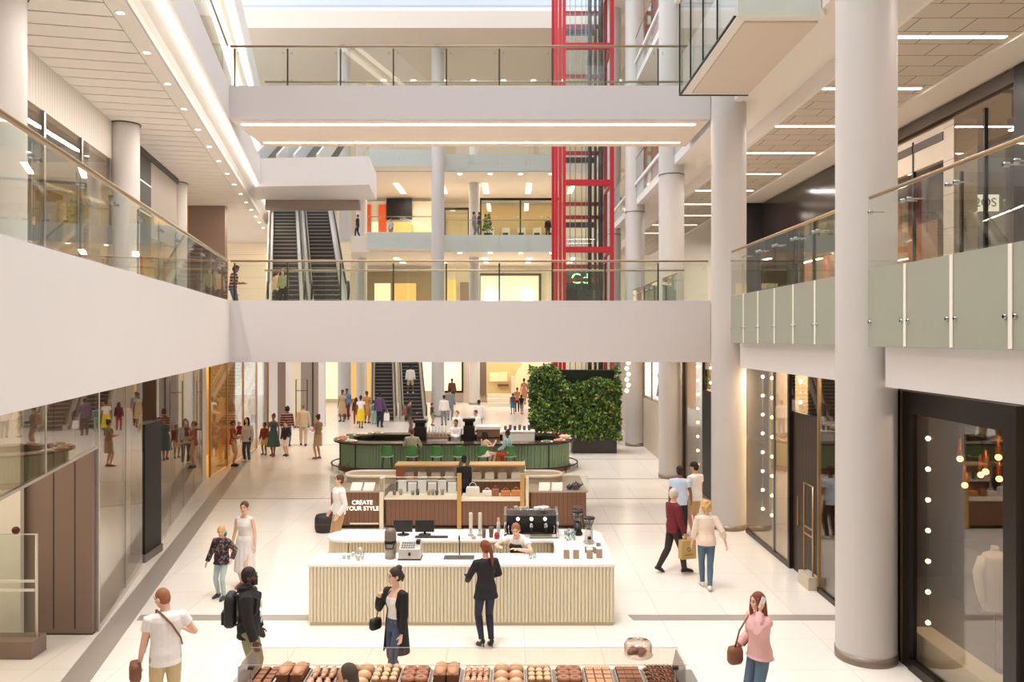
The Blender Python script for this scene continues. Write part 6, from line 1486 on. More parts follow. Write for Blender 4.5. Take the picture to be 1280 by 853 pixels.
    if bottom:
        kind, m = bottom[0], bottom[1]; inf = bottom[2] if len(bottom) > 2 else .008
        c = MB()
        if kind in ('trousers', 'shorts', 'cropped'):
            c.loft([ring(h, rx+inf, ry+inf, yo) for h, rx, ry, yo in [q for q in T if q[0] < .1]]+[ring(.10, (.15 if fem else .158)+inf, .108+inf, 0)])
            up = {'trousers': 1, 'shorts': .5, 'cropped': .7}[kind]
            for sd in 'lr': limb_inf(c, sd, up, inf, 'leg')
        else:
            hem = bottom[3] if len(bottom) > 3 else -.42; fl = bottom[4] if len(bottom) > 4 else .03
            hs_ = [.12, .05, -.03]; rr = [(.135, .10), (.162, .122), (.172, .128)]
            for j in range(1, 5): hs_.append(-.03+(hem+.03)*j/4); rr.append((.172+fl*j/4, .128+fl*1.2*j/4+abs(pose.get('fl', (0, 0, 0))[1])*.12*j/4))
            ofy = (pose.get('fl', (0, 0))[1]+pose.get('fr', (0, 0))[1])*.0
            rings = []
            for h, (a_, b_) in zip(hs_, rr):
                rg = []
                for i in range(36):
                    an = 2*PI*i/36; w = 1+(.05 if h < -.1 else 0)*math.cos(12*an)
                    rg.append(W(bend(h)+Vector(((a_+inf)*w*math.cos(an), (b_+inf)*w*math.sin(an)+ofy, 0))))
                rings.append(rg)
            c.loft(rings)
        blob(c, {'trousers': 'trousers', 'shorts': 'shorts', 'cropped': 'trousers', 'skirt': 'skirt'}[kind], m, t, cv, 1)
    if inner:
        c = MB(); c.loft([ring(.05, T[2][1]+.008, T[2][2]+.008, T[2][3])]+[ring(h, rx+.007, ry+.007, yo) for h, rx, ry, yo in T if .1 < h < .42])
        blob(c, 'inner_top', inner, t, cv, 1)
    if top:
        kind, m = top[0], top[1]; sl = top[2]; hem = top[3]; inf = top[4] if len(top) > 4 else .012; fl = top[5] if len(top) > 5 else .0
        c = MB(); rings = []
        lowest = [q for q in T if q[0] > max(hem, -.035)]
        if hem < .0:
            r0 = [q for q in T if abs(q[0]+.035) < .01][0]
            n_ = 5
            for j in range(n_, -1, -1):
                h = -.035+(hem+.035)*j/n_
                rings.append(ring(h, r0[1]+inf+fl*j/n_, r0[2]+inf+fl*j/n_, r0[3]))
        else: rings.append(ring(hem, lowest[0][1]+inf, lowest[0][2]+inf, lowest[0][3]))
        for q in lowest:
            if q[0] > .5 and kind in ('tank',): continue
            if q[0] > .5: rings.append(ring(q[0], q[1]+.004, q[2]+.004, q[3]))
            else: rings.append(ring(q[0], q[1]+inf*(1 if q[0] < .45 else .8), q[2]+inf, q[3]))
        if len(top) > 6:
            g_ = math.radians(top[6]); out = []
            for rg in rings:
                cen = sum((v for v in rg), Vector())/len(rg); n_ = len(rg)
                f_ = RZ @ Vector((0, 1, 0)); r_ = RZ @ Vector((1, 0, 0)); a_ = max((v-cen).dot(r_) for v in rg); b_ = max((v-cen).dot(f_) for v in rg)
                an = [PI/2+g_+(2*PI-2*g_)*i/20 for i in range(21)]
                out.append([cen+r_*(a_*math.cos(q))+f_*(b_*math.sin(q)) for q in an]+[cen+r_*((a_-.022)*math.cos(q))+f_*((b_-.022)*math.sin(q)) for q in reversed(an)])
            rings = out[:-1]
        c.loft(rings)
        if sl > 0:
            for sd in 'lr': limb_inf(c, sd, sl, inf*.8, 'arm')
        if kind == 'hoodie': c.tube([W(bend(.50)+Vector((0, -.05, 0))), W(bend(.55)+Vector((0, -.045, .01))), W(bend(.585)+Vector((0, -.05, 0)))], [.10*s, .105*s, .075*s], 14)
        blob(c, {'tee': 'shirt', 'tank': 'top', 'hoodie': 'hoodie', 'jacket': 'jacket', 'cardigan': 'cardigan', 'shirt': 'shirt', 'sweater': 'sweater', 'dress': 'dress', 'blouse': 'blouse'}[kind], m, t, cv, 1)
    if shoes:
        sm_ = mat('shoe_%d_%d_%d' % shoes, shoes, .5)
        for sd in 'lr':
            An, f, up, sdv = J['foot'+sd]; c = MB()
            c.loft([[W(An+f*y-up*(.079-hh)+sdv*(w*math.cos(a))+up*(hh*math.sin(a)*(1 if math.sin(a) > 0 else .95))) for a in [2*PI*i/12 for i in range(12)]] for y, w, hh in ((-.068, .022, .03), (-.05, .036, .046), (0, .040, .054 if not heel else .03), (.07, .045, .046 if not heel else .028), (.14, .047, .034), (.185, .034, .024), (.20, .016, .014))])
            sho = c.build('shoe', sm_, t)
            if heel:
                c = MB(); p = An-f*.05-up*.06; c.tube([W(p), W(Vector((p.x, p.y, .002)))], [.014*s, .006*s], 8); c.build('heel', sm_, sho)
    P_ = Person(); P_.obj = t; P_.W = W; P_.J = J; P_.bend = bend; P_.s = s; P_.HM = HM; P_.RZ = RZ
    return P_
def strap_bag(P_, c, size, m, label, path, name='shoulder_bag', cat='bag', r=.012):
    g = thing(name, label, cat, P_.W(c))
    mb = MB(); w, d, h = size
    rings = []
    for kx_, zz in ((.80, -.5), (1, -.3), (1, .2), (.85, .5)):
        rings.append([P_.W(Vector(c)+Vector((w/2*kx_*math.copysign(abs(math.cos(a))**.6, math.cos(a)), d/2*kx_*math.copysign(abs(math.sin(a))**.6, math.sin(a)), zz*h))) for a in [2*PI*i/16 for i in range(16)]])
    mb.loft(rings); mb.build('body', m, g)
    if path: MB().tube([P_.W(p) for p in path], r*P_.s, 6).build('strap', m, g)
    return g
def backpack(P_, m, label, w=.30, h=.44, d=.15, zc=.27, yb=-.20):
    c = P_.bend(zc)+Vector((0, yb, 0)); g = thing('backpack', label, 'backpack', P_.W(c-Vector((0, 0, h/2))))
    rings = []
    for kk, zz in ((.7, -.5), (1, -.42), (1, .25), (.85, .42), (.5, .5)):
        rings.append([P_.W(c+Vector((w/2*kk*math.copysign(abs(math.cos(a))**.55, math.cos(a)), d/2*kk*math.copysign(abs(math.sin(a))**.55, math.sin(a)), zz*h))) for a in [2*PI*i/20 for i in range(20)]])
    pb = MB().loft(rings).build('body', m, g)
    MB().loft([[P_.W(c+Vector((w*.36*x, -d/2-.03*y, zz))) for x, y in ((-1, -.5), (-1, 1), (1, 1), (1, -.5))] for zz in (-h*.4, -h*.02)]).build('pocket', m, pb, bevel=.01)
    for q in (-1, 1):
        MB().tube([P_.W(p) for p in (c+Vector((q*.09, d*.4, h*.42)), P_.bend(.47)+Vector((q*.11, -.02, .035)), P_.bend(.42)+Vector((q*.125, .13, 0)), P_.bend(.25)+Vector((q*.15, .12, 0)), P_.bend(.12)+Vector((q*.15, -.06, 0)), c+Vector((q*.12, d*.4, -h*.4)))], .016*P_.s, 6).build('strap', m, g)
    return g

JEAN = cloth('jeans', (92, 114, 136)); JEAND = cloth('jeans_dark', (68, 80, 104)); KHAKI = cloth('khaki', (204, 182, 138)); BLACKC = cloth('black', (32, 28, 30)); NAVY = cloth('navy', (46, 46, 64)); WHITEC = cloth('white', (242, 236, 232)); CREAMC = cloth('cream', (240, 218, 200)); OLIVE = cloth('olive', (142, 140, 106)); PINKC = cloth('pink', (226, 178, 176)); BURG = cloth('burgundy', (112, 34, 40)); BLUES = cloth('lightblue', (196, 212, 234)); GREYC = cloth('grey', (140, 138, 140)); TANC = cloth('tan', (206, 172, 132)); TEALC = cloth('teal', (64, 94, 102)); REDC = cloth('red', (176, 56, 44)); SAGE = cloth('sage', (162, 160, 138)); YELL = cloth('yellow', (236, 208, 40)); PURP = cloth('purple', (96, 72, 108)); BLUEC = cloth('blue', (96, 146, 190)); CHAR = cloth('charcoal', (66, 62, 62)); LTEAL = cloth('pale_teal', (184, 202, 203)); BRL = mat('brown_leather', (128, 78, 52), .5, noise=.1); BLK = mat('black_nylon', (30, 27, 28), .6)

# --- near visitors
P1 = person(207, 9.94, 0, 1.78, 28, 'person in a white t-shirt and khaki trousers with shoulder bag, seen from behind', 'm', 'fair', ('cropped', 'ginger'), ('tee', WHITEC, .5, -.10, .022, .01), ('trousers', KHAKI, .014), pose=dict(hl=(-.28, .10, .86), hr=(.24, .28, 1.14), er=(.6, -.5, -.5), head=(42, -16, 0), lean=.05, cl=.9), detail=2)
strap_bag(P1, (-.33, .10, .76), (.14, .24, .22), BRL, 'brown shoulder bag on the hip of the person in white t-shirt', [(-.30, .10, .86), (-.23, .08, .98), (-.19, .14, 1.1), (-.12, .15, 1.3), (-.10, .04, 1.49), (-.04, -.09, 1.46), (.06, -.135, 1.34), (.16, -.11, 1.16), (.19, .0, 1.04)])
P2 = person(311, 10.8, 0, 1.80, -82, 'person in a black printed hoodie and olive trousers wearing a black backpack', 'm', 'dark', ('short', 'black'), ('hoodie', BLACKC, 1, -.09, .026, .01), ('trousers', OLIVE, .018), pose=dict(hl=(-.26, .10, .86), hr=(.28, .12, .86), er=(.3, -1, 0)), detail=2)
e = MB(); e.loft([[P2.HM((x*w, y, z)) for x, y in ((-1, .03), (-.8, .07), (-.3, .10), (.3, .10), (.8, .07), (1, .03))]+[P2.HM((x*w*.8, y-.03, z)) for x, y in ((.8, .07), (-.8, .07))] for w, z in ((.066, -.03), (.062, -.075), (.03, -.112))]); e.build('beard', mat('hair_black', HAIRC['black'], .7), P2.obj)
for i, (x, z, r) in enumerate(((-.02, 1.26, .07), (.03, 1.14, .05), (-.01, 1.04, .035))):
    e = MB(); e.lathe([(0, -.004), (r, -.004), (r*.9, .004), (0, .006)], P2.W((x, .158, z)), 7, M=P2.RZ @ Matrix.Rotation(-PI/2, 3, 'X')); e.build('chest_print', mat('print_white', (216, 222, 222), .7), P2.obj)
backpack(P2, BLK, 'black backpack worn by the person in black hoodie', yb=-.225)
P3 = person(277, 15.03, 0, 1.36, 165, 'child in a dark flowered top and pale teal leggings holding a woman\'s hand', 'f', 'fair', ('pony', 'blond'), ('blouse', speckle('flower_speckle', (40, 34, 44), (130, 50, 62), (104, 128, 112), 34), 1, -.10, .03, .03), ('trousers', LTEAL, .004), (52, 48, 66), dict(hl=(-.32, .05, .98), hr=(.34, .10, .86), head=(25, -8, 0), fl=(-.11, .06, .085), fr=(.12, -.05, .085), tail=.05), 2)
e = MB(); e.ell(P3.HM((-.07, -.02, -.06)), (.035, .03, .06)); e.build('hair_ribbon', mat('ribbon_green', (60, 150, 120), .6), P3.obj)
P4 = person(306, 15.65, 0, 1.70, 168, 'person in a long sleeveless white dress holding a child\'s hand', 'f', 'fair', ('lowbun', 'brown'), ('tank', WHITEC, .2, .06, .012), ('skirt', WHITEC, .012, -.60, .03), (170, 110, 70), dict(hr=(.25, .06, .86), hl=(-.24, .02, .80), head=(12, -6, 0), fl=(-.07, .04, .085), fr=(.08, -.03, .085)), 2)
P5 = person(495, 11.14, 0, 1.70, 140, 'person in a long black cardigan and jeans walking in front of the coffee counter', 'f', 'fair', ('bun', 'dark'), ('cardigan', BLACKC, 1, -.40, .024, .03, 42), ('trousers', JEAND, .006), (40, 32, 30), dict(hr=(.10, .22, 1.36), er=(.5, -.2, -1), hl=(-.22, .10, .84), head=(-20, -4, 0), fl=(-.08, .20, .085), fr=(.08, -.16, .10), cr=.9), 2, inner=WHITEC)
e = MB(); e.tube([P5.HM((0, -.09, .05)), P5.HM((0, -.12, -.03)), P5.HM((0, -.11, -.10))], [.03, .035, .012], 8); e.build('hair_tail', MATS['hair_dark'], P5.obj)
strap_bag(P5, (.26, .16, .92), (.10, .20, .15), BLK, 'small black crossbody bag of the person in long black cardigan', [(.24, .17, .98), (.15, .18, 1.2), (-.02, .12, 1.44)], r=.008)
P6 = person(607, 12.66, 0, 1.66, 22, 'person in a black blazer and heels standing at the coffee counter', 'f', 'fair', ('longpony', 'auburn'), ('jacket', cloth('blazer', (34, 28, 34)), 1, -.14, .022, .03), ('trousers', NAVY, .006), (36, 26, 26), dict(hl=(-.20, .34, 1.04), el=(-.6, -.6, -.4), hr=(.16, .30, 1.08), er=(.7, -.5, -.3), head=(8, -8, 0), fl=(-.06, .03, .125), fr=(.09, -.03, .125), tail=.05, hip=(0, 0, .03)), 2, heel=.42)
g = thing('phone', 'pale phone held by the person in black blazer', 'phone', P6.W((-.18, .44, 1.05)))
MB().bc(P6.W((-.17, .45, 1.06)), (.075, .15, .009), rot=(P6.RZ @ Euler((.5, 0, .2)).to_matrix())).build('case', WHITE2, g, bevel=.004); MB().bc(P6.W((-.17, .45, 1.06))+Vector((0, -.004, .006)), (.066, .135, .002), rot=(P6.RZ @ Euler((.5, 0, .2)).to_matrix())).build('screen', DARK, g)
P7 = person(949, 10.19, 0, 1.66, 112, 'person in a pink blouse talking on a phone near the right column', 'f', 'fair', ('long', 'auburn'), ('blouse', PINKC, 1, -.06, .030, .02), ('trousers', JEAN, .008), (90, 66, 50), dict(hl=(-.16, .12, 1.53), el=(-.5, .35, -1), tl=(0, .4, 1), hr=(.22, .18, .98), head=(-5, -6, 0), cl=.8), 2)
g = thing('phone', 'white phone held to the ear of the person in pink blouse', 'phone', P7.W((-.115, .05, 1.58)))
PR = P7.RZ @ Euler((.45, 0, 0)).to_matrix()
MB().bc(P7.W((-.118, .045, 1.64)), (.010, .072, .150), rot=PR).build('case', WHITE2, g, bevel=.003); MB().bc(P7.W((-.112, .045, 1.64)), (.004, .064, .138), rot=PR).build('screen', DARK, g)
strap_bag(P7, (.20, .24, .86), (.14, .22, .22), BRL, 'brown shoulder bag of the person in pink blouse', [(.20, .24, .96), (.16, .20, 1.2), (.13, .02, 1.46), (.14, -.12, 1.2), (.2, .10, .96)])
P8 = person(842, 16.67, 0, 1.75, -72, 'person with white hair in a burgundy sweater carrying a kraft paper bag', 'm', 'fair', ('short', 'white'), ('sweater', BURG, 1, -.10, .024, .0), ('trousers', cloth('dark_trousers', (56, 42, 42)), .014), (48, 32, 30), dict(hr=(.27, .10, .86), hl=(-.22, .20, .92), fr=(.09, .20, .085), fl=(-.09, -.30, .13), pl=.5, head=(8, 0, 0), cr=1.2), 2)
g = thing('paper_bag', 'kraft paper carrier bag held by the person in burgundy sweater', 'bag', P8.W((.31, .12, .36)))
KR = mat('kraft_paper', (196, 164, 104), .7, noise=.05)
c = Vector((.33, .13, .37))
MB().loft([[P8.W(c+Vector((.07*x, .17*y*k_, zz))) for x, y in ((-1, -1), (1, -1), (1, 1), (-1, 1))] for k_, zz in ((1, 0), (1, .2), (.92, .38))], sm=False).build('body', KR, g)
for q in (-1, 1): MB().tube([P8.W(c+Vector((.05*q, -.07, .37))), P8.W(c+Vector((.02*q, -.05, .45))), P8.W(c+Vector((.02*q, .05, .45))), P8.W(c+Vector((.05*q, .07, .37)))], .005, 6).build('handle', KR, g)
MB().lathe([(.03, -.003), (.045, -.003), (.045, .003), (.03, .003), (.03, -.003)], P8.W(c+Vector((.073, 0, .2))), 16, M=P8.RZ @ Matrix.Rotation(PI/2, 3, 'Y')).build('printed_logo', mat('logo_brown', (112, 86, 56), .7), g)
MB().bc(P8.W(c+Vector((.073, 0, .09))), (.004, .2, .012), rot=P8.RZ).build('printed_line', MATS['logo_brown'], g)
P9 = person(883, 15.55, 0, 1.74, -6, 'person with curly blond hair in a cream sweater and jeans walking away', 'f', 'fair', ('curly', 'blond'), ('sweater', CREAMC, .8, -.06, .026, .0), ('trousers', JEAN, .004), (240, 236, 230), dict(hl=(-.27, .10, .86), hr=(.36, -.08, .92), fl=(-.05, .20, .085), fr=(.05, -.12, .10), pr=.25, head=(8, -6, 0)), 2)
P10 = person(850, 19.4, 0, 1.78, -16, 'person in a light blue shirt and black cap seen from behind by second column', 'm', 'brown', ('cap', 'black'), ('shirt', BLUES, .5, -.10, .024, .0), ('trousers', BLACKC, .012), (220, 218, 216), dict(hl=(-.26, .1, .86), hr=(.25, .16, .9)), 1)
P11 = person(869, 19.8, 0, 1.82, 38, 'person in a white t-shirt and tan shorts facing the one in light blue', 'm', 'tan', ('cap', 'black'), ('tee', WHITEC, .5, -.10, .026, .0), ('shorts', TANC, .02), (226, 222, 218), dict(hr=(.28, .08, .84), hl=(-.2, .28, 1.0), head=(12, -4, 0)), 1)
P12 = person(424, 18.1, 0, 1.80, 122, 'smiling person in a white shirt and khaki chinos beside the kiosk', 'm', 'fair', ('short', 'brown'), ('shirt', WHITEC, 1, -.06, .022, .0), ('trousers', cloth('chino', (196, 156, 112)), .014), (70, 50, 40), dict(hl=(-.22, .10, .90), hr=(.22, .12, .92), head=(-10, 4, 0)), 1)
P13 = person(652, 14.70, 0, 1.72, 152, 'barista in a black apron bending over behind the white coffee counter', 'm', 'fair', ('short', 'ginger'), ('tee', WHITEC, .5, -.06, .02, .0), ('trousers', BLACKC, .012), (40, 34, 32), dict(lean=.62, hip=(0, -.10, -.07), hl=(-.18, .50, 1.16), hr=(.2, .5, 1.16), el=(-.8, -.3, -.3), er=(.8, -.3, -.3), head=(20, -18, 0), fl=(-.12, -.05, .085), fr=(.12, -.05, .085)), 1)
c = MB(); c.loft([ring_ for ring_ in [[P13.W(P13.bend(h)+Vector((w*x, (.165)*math.cos(.62 if h > 0 else 0), -(.165)*math.sin(.62 if h > 0 else 0)))) for x in (-1, 1)]+[P13.W(P13.bend(h)+Vector((w*x, .10*math.cos(.62 if h > 0 else 0), -.10*math.sin(.62 if h > 0 else 0)))) for x in (1, -1)] for h, w in ((-.35, .16), (.0, .16), (.2, .15), (.45, .11))]], sm=False); c.build('apron', BLACKC, P13.obj)
P14 = person(437, 7.88, 0, 1.68, 96, 'person in an olive headscarf and red top behind the bakery case', 'f', 'tan', ('hijab', 'black'), ('blouse', REDC, 1, -.12, .024, .0), ('trousers', BLACKC, .012), pose=dict(head=(0, -10, 0), hl=(-.2, .25, 1.0), hr=(.2, .25, 1.0)), detail=2)
P15 = person(580, 21.52, .101, 1.62, 5, 'person dressed all in black standing inside the accessory kiosk', 'f', 'tan', ('bun', 'black'), ('shirt', BLACKC, 1, -.12, .01, .0), ('trousers', BLACKC, .008), pose=dict(hl=(-.17, .04, .86), hr=(.17, .04, .86), fl=(-.06, 0, .085), fr=(.06, 0, .085)), detail=0)
# --- group by the gold shop
D = 0
A = person(291.5, 30.4, 0, 1.76, -80, 'person in a red top and tan shorts carrying a small child by the gold shop', 'f', 'tan', ('lowbun', 'brown'), ('tee', REDC, .5, -.10, .014), ('shorts', TANC, .012), pose=dict(hl=(-.10, .30, 1.12), hr=(.12, .30, 1.08), er=(.5, -.6, -.5)), detail=D)
person(299, 30.3, .76, .95, 60, 'small fair haired child carried in the arms of the person in red top', 'm', 'fair', ('short', 'blond'), ('tee', cloth('plum', (120, 40, 56)), .5, -.1, .014), ('shorts', JEAND, .012), pose=dict(fl=(-.12, .30, .55), fr=(.12, .30, .55)), detail=D)
person(309, 31.5, 0, 1.76, 172, 'person with long black hair in a grey top and jeans by the gold shop', 'f', 'fair', ('long', 'black'), ('sweater', cloth('palegrey', (196, 198, 204)), 1, -.14, .022, .03), ('trousers', JEAND, .01), (222, 214, 204), dict(fl=(-.12, .08, .085), fr=(.12, -.06, .085)), D)
person(331, 33.4, 0, 1.34, 170, 'child in a dark red top beside the person in teal dress', 'm', 'brown', ('short', 'dark'), ('tee', cloth('maroon', (120, 52, 48)), 1, -.1, .014), ('shorts', TANC, .012), pose=dict(fl=(-.12, .1, .085)), detail=D)
person(342, 33.1, 0, 1.74, 176, 'person in a dark teal dress between two children', 'f', 'brown', ('bun', 'dark'), ('tank', TEALC, 0, .08, .010), ('skirt', TEALC, .012, -.55, .09), (110, 60, 44), dict(fl=(-.07, .12, .085), fr=(.07, -.05, .085)), D)
person(357.5, 33.0, 0, 1.42, 160, 'child in a navy top and white shorts beside the person in teal dress', 'm', 'fair', ('short', 'brown'), ('tee', NAVY, 1, -.1, .018), ('shorts', WHITEC, .014), (50, 40, 40), dict(hl=(-.3, .25, 1.0), fr=(.1, -.12, .085)), D)
person(359, 36.0, 0, 1.80, 5, 'person in a red checked shirt seen from behind near the clothes gate', 'm', 'brown', ('curly', 'black'), ('shirt', plaid('red_plaid', (120, 40, 44), (70, 34, 44), (226, 206, 196)), 1, -.12, .022), ('trousers', JEAN, .012), pose=dict(fl=(-.1, .12, .085), fr=(.1, -.1, .085)), detail=D)
person(379, 36.1, 0, 1.90, 10, 'tall person in a beige suit walking toward the clothes gate', 'm', 'fair', ('short', 'grey'), ('jacket', cloth('beige_suit', (206, 186, 160)), 1, -.14, .024), ('trousers', MATS['cloth_beige_suit'], .012), (60, 42, 36), dict(fl=(-.1, .16, .085), fr=(.1, -.14, .09)), D)
person(397.5, 32.2, 0, 1.80, 60, 'person in a beige dress standing alone left of the oval bar', 'f', 'tan', ('bun', 'dark'), ('tee', cloth('taupe_cloth', (150, 124, 98)), .5, .02, .012), ('skirt', cloth('beige_skirt', (186, 150, 120)), .008, -.42, .0), (150, 100, 70), dict(hl=(-.15, .25, 1.15), hr=(.15, .27, 1.12)), D)
# --- walkers before the escalators
person(428, 46.5, 0, 1.86, 165, 'person in a long beige dress left of the escalators', 'f', 'brown', ('short', 'dark'), ('tee', TANC, .5, .02, .014), ('skirt', TANC, .012, -.5, .04), pose={}, detail=D)
person(433.5, 47.6, 0, 1.86, 175, 'person in a light blue shirt half hidden behind the long beige dress', 'm', 'brown', ('short', 'black'), ('shirt', BLUEC, .5, -.1, .02), ('trousers', BURG, .012), pose={}, detail=D)
person(445, 45.3, 0, 1.50, 10, 'person in dark red beside the yellow skirt, seen from behind', 'f', 'brown', ('long', 'dark'), ('shirt', cloth('oxblood', (96, 34, 38)), 1, -.1, .014), ('trousers', REDC, .012), pose={}, detail=D)
person(451, 43.2, 0, 1.76, 5, 'person in a white top and bright yellow skirt', 'f', 'brown', ('bun', 'black'), ('tee', WHITEC, .5, .05, .014), ('skirt', YELL, .012, -.55, .04), pose=dict(fl=(-.07, .12, .085), fr=(.07, -.08, .085)), detail=D)
person(458.5, 45.6, 0, 1.84, -15, 'person in an ochre patterned dress right of the yellow skirt', 'f', 'brown', ('bun', 'brown'), ('tee', cloth('ochre', (196, 138, 74), .25), .5, .02, .014), ('skirt', cloth('ochre', (196, 138, 74)), .012, -.5, .04), pose={}, detail=D)
kid = person(467.5, 45.2, 0, 1.34, 5, 'child in pale green with a teal backpack', 'm', 'tan', ('short', 'dark'), ('tee', LTEAL, .5, -.1, .014), ('trousers', cloth('mint', (150, 190, 170)), .012), pose={}, detail=D)
backpack(kid, mat('teal_nylon', (30, 140, 140), .6), 'teal backpack on the child in pale green', .34, .42, .18)
pm = person(474.5, 43.6, 0, 1.88, -10, 'person in a purple jacket and navy trousers with a white bag', 'm', 'brown', ('short', 'black'), ('jacket', PURP, 1, -.12, .026), ('trousers', NAVY, .016), pose=dict(hr=(.32, .05, .86)), detail=D)
bag(pm.W((.36, .05, .35)).x, pm.W((.36, .05, .35)).y, .35, .30, .16, .42, WHITEC, 'white carrier bag held by the person in purple jacket', name='carrier_bag')
es = 2.3
person(513, 49.9, .01+.2*math.floor(2.4/(5.8/math.tan(math.radians(30)))*29)+.2, 1.76, 8, 'person in white riding up the right hand escalator', 'm', 'brown', ('short', 'black'), ('shirt', WHITEC, 1, -.12, .026), ('shorts', cloth('stone', (206, 196, 176)), .018), (240, 236, 230), dict(fl=(-.16, 0, .085), fr=(.16, 0, .085)), D)
pd = person(511.5, 40.0, 0, 1.78, -75, 'person in a charcoal jacket wearing a brown backpack behind the oval bar', 'm', 'tan', ('short', 'dark'), ('jacket', CHAR, 1, -.12, .022), ('trousers', cloth('brown_trousers', (120, 92, 70)), .014), pose=dict(hr=(.2, .3, 1.1)), detail=D)
backpack(pd, BRL, 'brown backpack on the person in charcoal jacket', .32, .46, .2)
person(540, 44.4, 0, 1.26, -70, 'child in a dark t-shirt and olive shorts near the escalator foot', 'm', 'tan', ('short', 'brown'), ('tee', CHAR, .5, -.12, .02), ('shorts', OLIVE, .02), pose=dict(hr=(.2, .38, 1.15)), detail=D)
person(555, 44.4, 0, 1.70, 10, 'person in a white shirt and grey trousers near the slender column', 'm', 'tan', ('short', 'black'), ('shirt', WHITEC, 1, -.08, .026), ('trousers', GREYC, .016), pose={}, detail=D)
person(562.5, 47.2, 0, 1.90, -10, 'person in a grey suit right behind the white shirted one', 'm', 'tan', ('short', 'black'), ('jacket', GREYC, 1, -.12, .024), ('trousers', GREYC, .014), pose={}, detail=D)
person(565, 58.6, 0, 1.90, -20, 'person in a dark brown jacket by the cream lit window', 'm', 'brown', ('short', 'dark'), ('jacket', cloth('dark_brown', (92, 50, 38)), 1, -.12, .024), ('trousers', BLACKC, .014), pose={}, detail=D)
person(598.5, 40.0, 0, 1.78, 15, 'person in a white shirt seen from behind beyond the service cabinet', 'm', 'tan', ('short', 'black'), ('shirt', WHITEC, 1, -.08, .024), ('trousers', GREYC, .014), pose={}, detail=D)
# --- staff in and behind the bar
person(571.5, 34.6, 0, 1.74, 150, 'fair haired staff person in white behind the barman', 'm', 'fair', ('short', 'ginger'), ('shirt', WHITEC, 1, -.08, .024), ('trousers', BLACKC, .014), pose={}, detail=D)
person(570, 30.3, 0, 1.80, 172, 'barman in a white shirt with folded arms inside the oval bar', 'm', 'tan', ('short', 'dark'), ('shirt', WHITEC, 1, -.08, .024), ('trousers', BLACKC, .014), pose=dict(hl=(.10, .24, 1.14), hr=(-.10, .27, 1.10), el=(-.8, -.1, -.7), er=(.8, -.1, -.7)), detail=D)
person(594.5, 34.8, 0, 1.74, 150, 'dark haired staff person in white behind the service cabinet', 'm', 'tan', ('short', 'black'), ('shirt', WHITEC, 1, -.08, .024), ('trousers', BLACKC, .014), pose={}, detail=D)
# --- seated at the bar
sit = lambda **k_: dict(hip=(0, .0, -.02), fl=(-.12, .30, .46), fr=(.12, .30, .46), **k_)
person(515, 28.0, 0, 1.74, -4, 'person in a sage green shirt sitting at the oval bar, seen from behind', 'm', 'tan', ('short', 'brown'), ('shirt', SAGE, 1, -.02, .024), ('trousers', cloth('brown_trousers', (120, 92, 70)), .014), (226, 222, 216), sit(hl=(-.22, .34, 1.12), hr=(.22, .34, 1.12)), D)
person(606, 28.0, 0, 1.66, -48, 'person with long black hair in a beige top sitting at the oval bar', 'f', 'fair', ('long', 'black'), ('tank', cloth('nude', (236, 200, 170)), 0, .02, .010), ('skirt', WHITEC, .012, -.12, .04), (160, 90, 60), sit(hr=(.20, .34, 1.30), hl=(-.2, .32, 1.1), er=(.6, 0, -1)), D)
person(637, 28.0, 0, 1.68, 62, 'person in a teal striped shirt and orange trousers sitting at the oval bar', 'f', 'brown', ('topknot', 'black'), ('shirt', stripe_mat('teal_stripes', (176, 208, 214), (90, 130, 150), 14, 'X', .8, .3), 1, -.02, .020), ('trousers', cloth('rust', (178, 80, 44)), .012), (150, 60, 40), sit(hl=(-.12, .40, 1.0), hr=(.12, .42, .98), lean=.15), D)
# --- far right and upper floors
person(655, 58.6, 0, 1.90, 12, 'person in a brown print dress by the arched niche', 'f', 'brown', ('bun', 'black'), ('tank', cloth('print_brown', (168, 120, 92)), 0, .02, .014), ('skirt', cloth('print_brown', (168, 120, 92)), .012, -.5, .05), pose={}, detail=D)
person(664, 58.8, 0, 1.92, 5, 'person in a blue shirt and white shorts by the arched niche', 'm', 'brown', ('short', 'black'), ('shirt', BLUEC, .5, -.1, .024), ('shorts', WHITEC, .02), pose={}, detail=D)
person(641, 51.0, 0, 1.34, 8, 'child in a purple top and turquoise shorts before the yellow far shop', 'f', 'brown', ('short', 'brown'), ('tee', PURP, .5, -.1, .02), ('shorts', cloth('turquoise', (40, 150, 170)), .02), pose={}, detail=D)
person(646.5, 52.5, 0, 1.62, 8, 'person in an ochre top half hidden by the child in purple', 'f', 'brown', ('bun', 'brown'), ('tee', cloth('ochre', (196, 138, 74)), .5, -.1, .02), ('trousers', CHAR, .012), pose={}, detail=D)
person(652, 51.0, 0, 1.24, -15, 'child in a black top walking beside the purple top', 'm', 'brown', ('short', 'dark'), ('tee', BLACKC, .5, -.1, .02), ('shorts', GREYC, .02), pose=dict(fl=(-.1, .18, .085), fr=(.1, -.16, .09)), detail=D)
person(291, 28.4, 5.73, 1.74, -85, 'person in a red checked shirt leaning at the first floor gallery rail', 'm', 'brown', ('curly', 'dark'), ('shirt', plaid('red_plaid', (120, 40, 44), (70, 34, 44), (226, 206, 196)), .5, -.1, .024), ('trousers', JEAND, .014), pose=dict(hr=(.2, .34, 1.1), hl=(-.2, .34, 1.1), head=(0, -20, 0), lean=.12), detail=D)
person(346, 27.2, 5.9, 1.28, -20, 'child in a tan top on the first floor landing by the escalators', 'm', 'fair', ('short', 'brown'), ('tee', TANC, .5, -.1, .02), ('trousers', CHAR, .014), pose={}, detail=D)
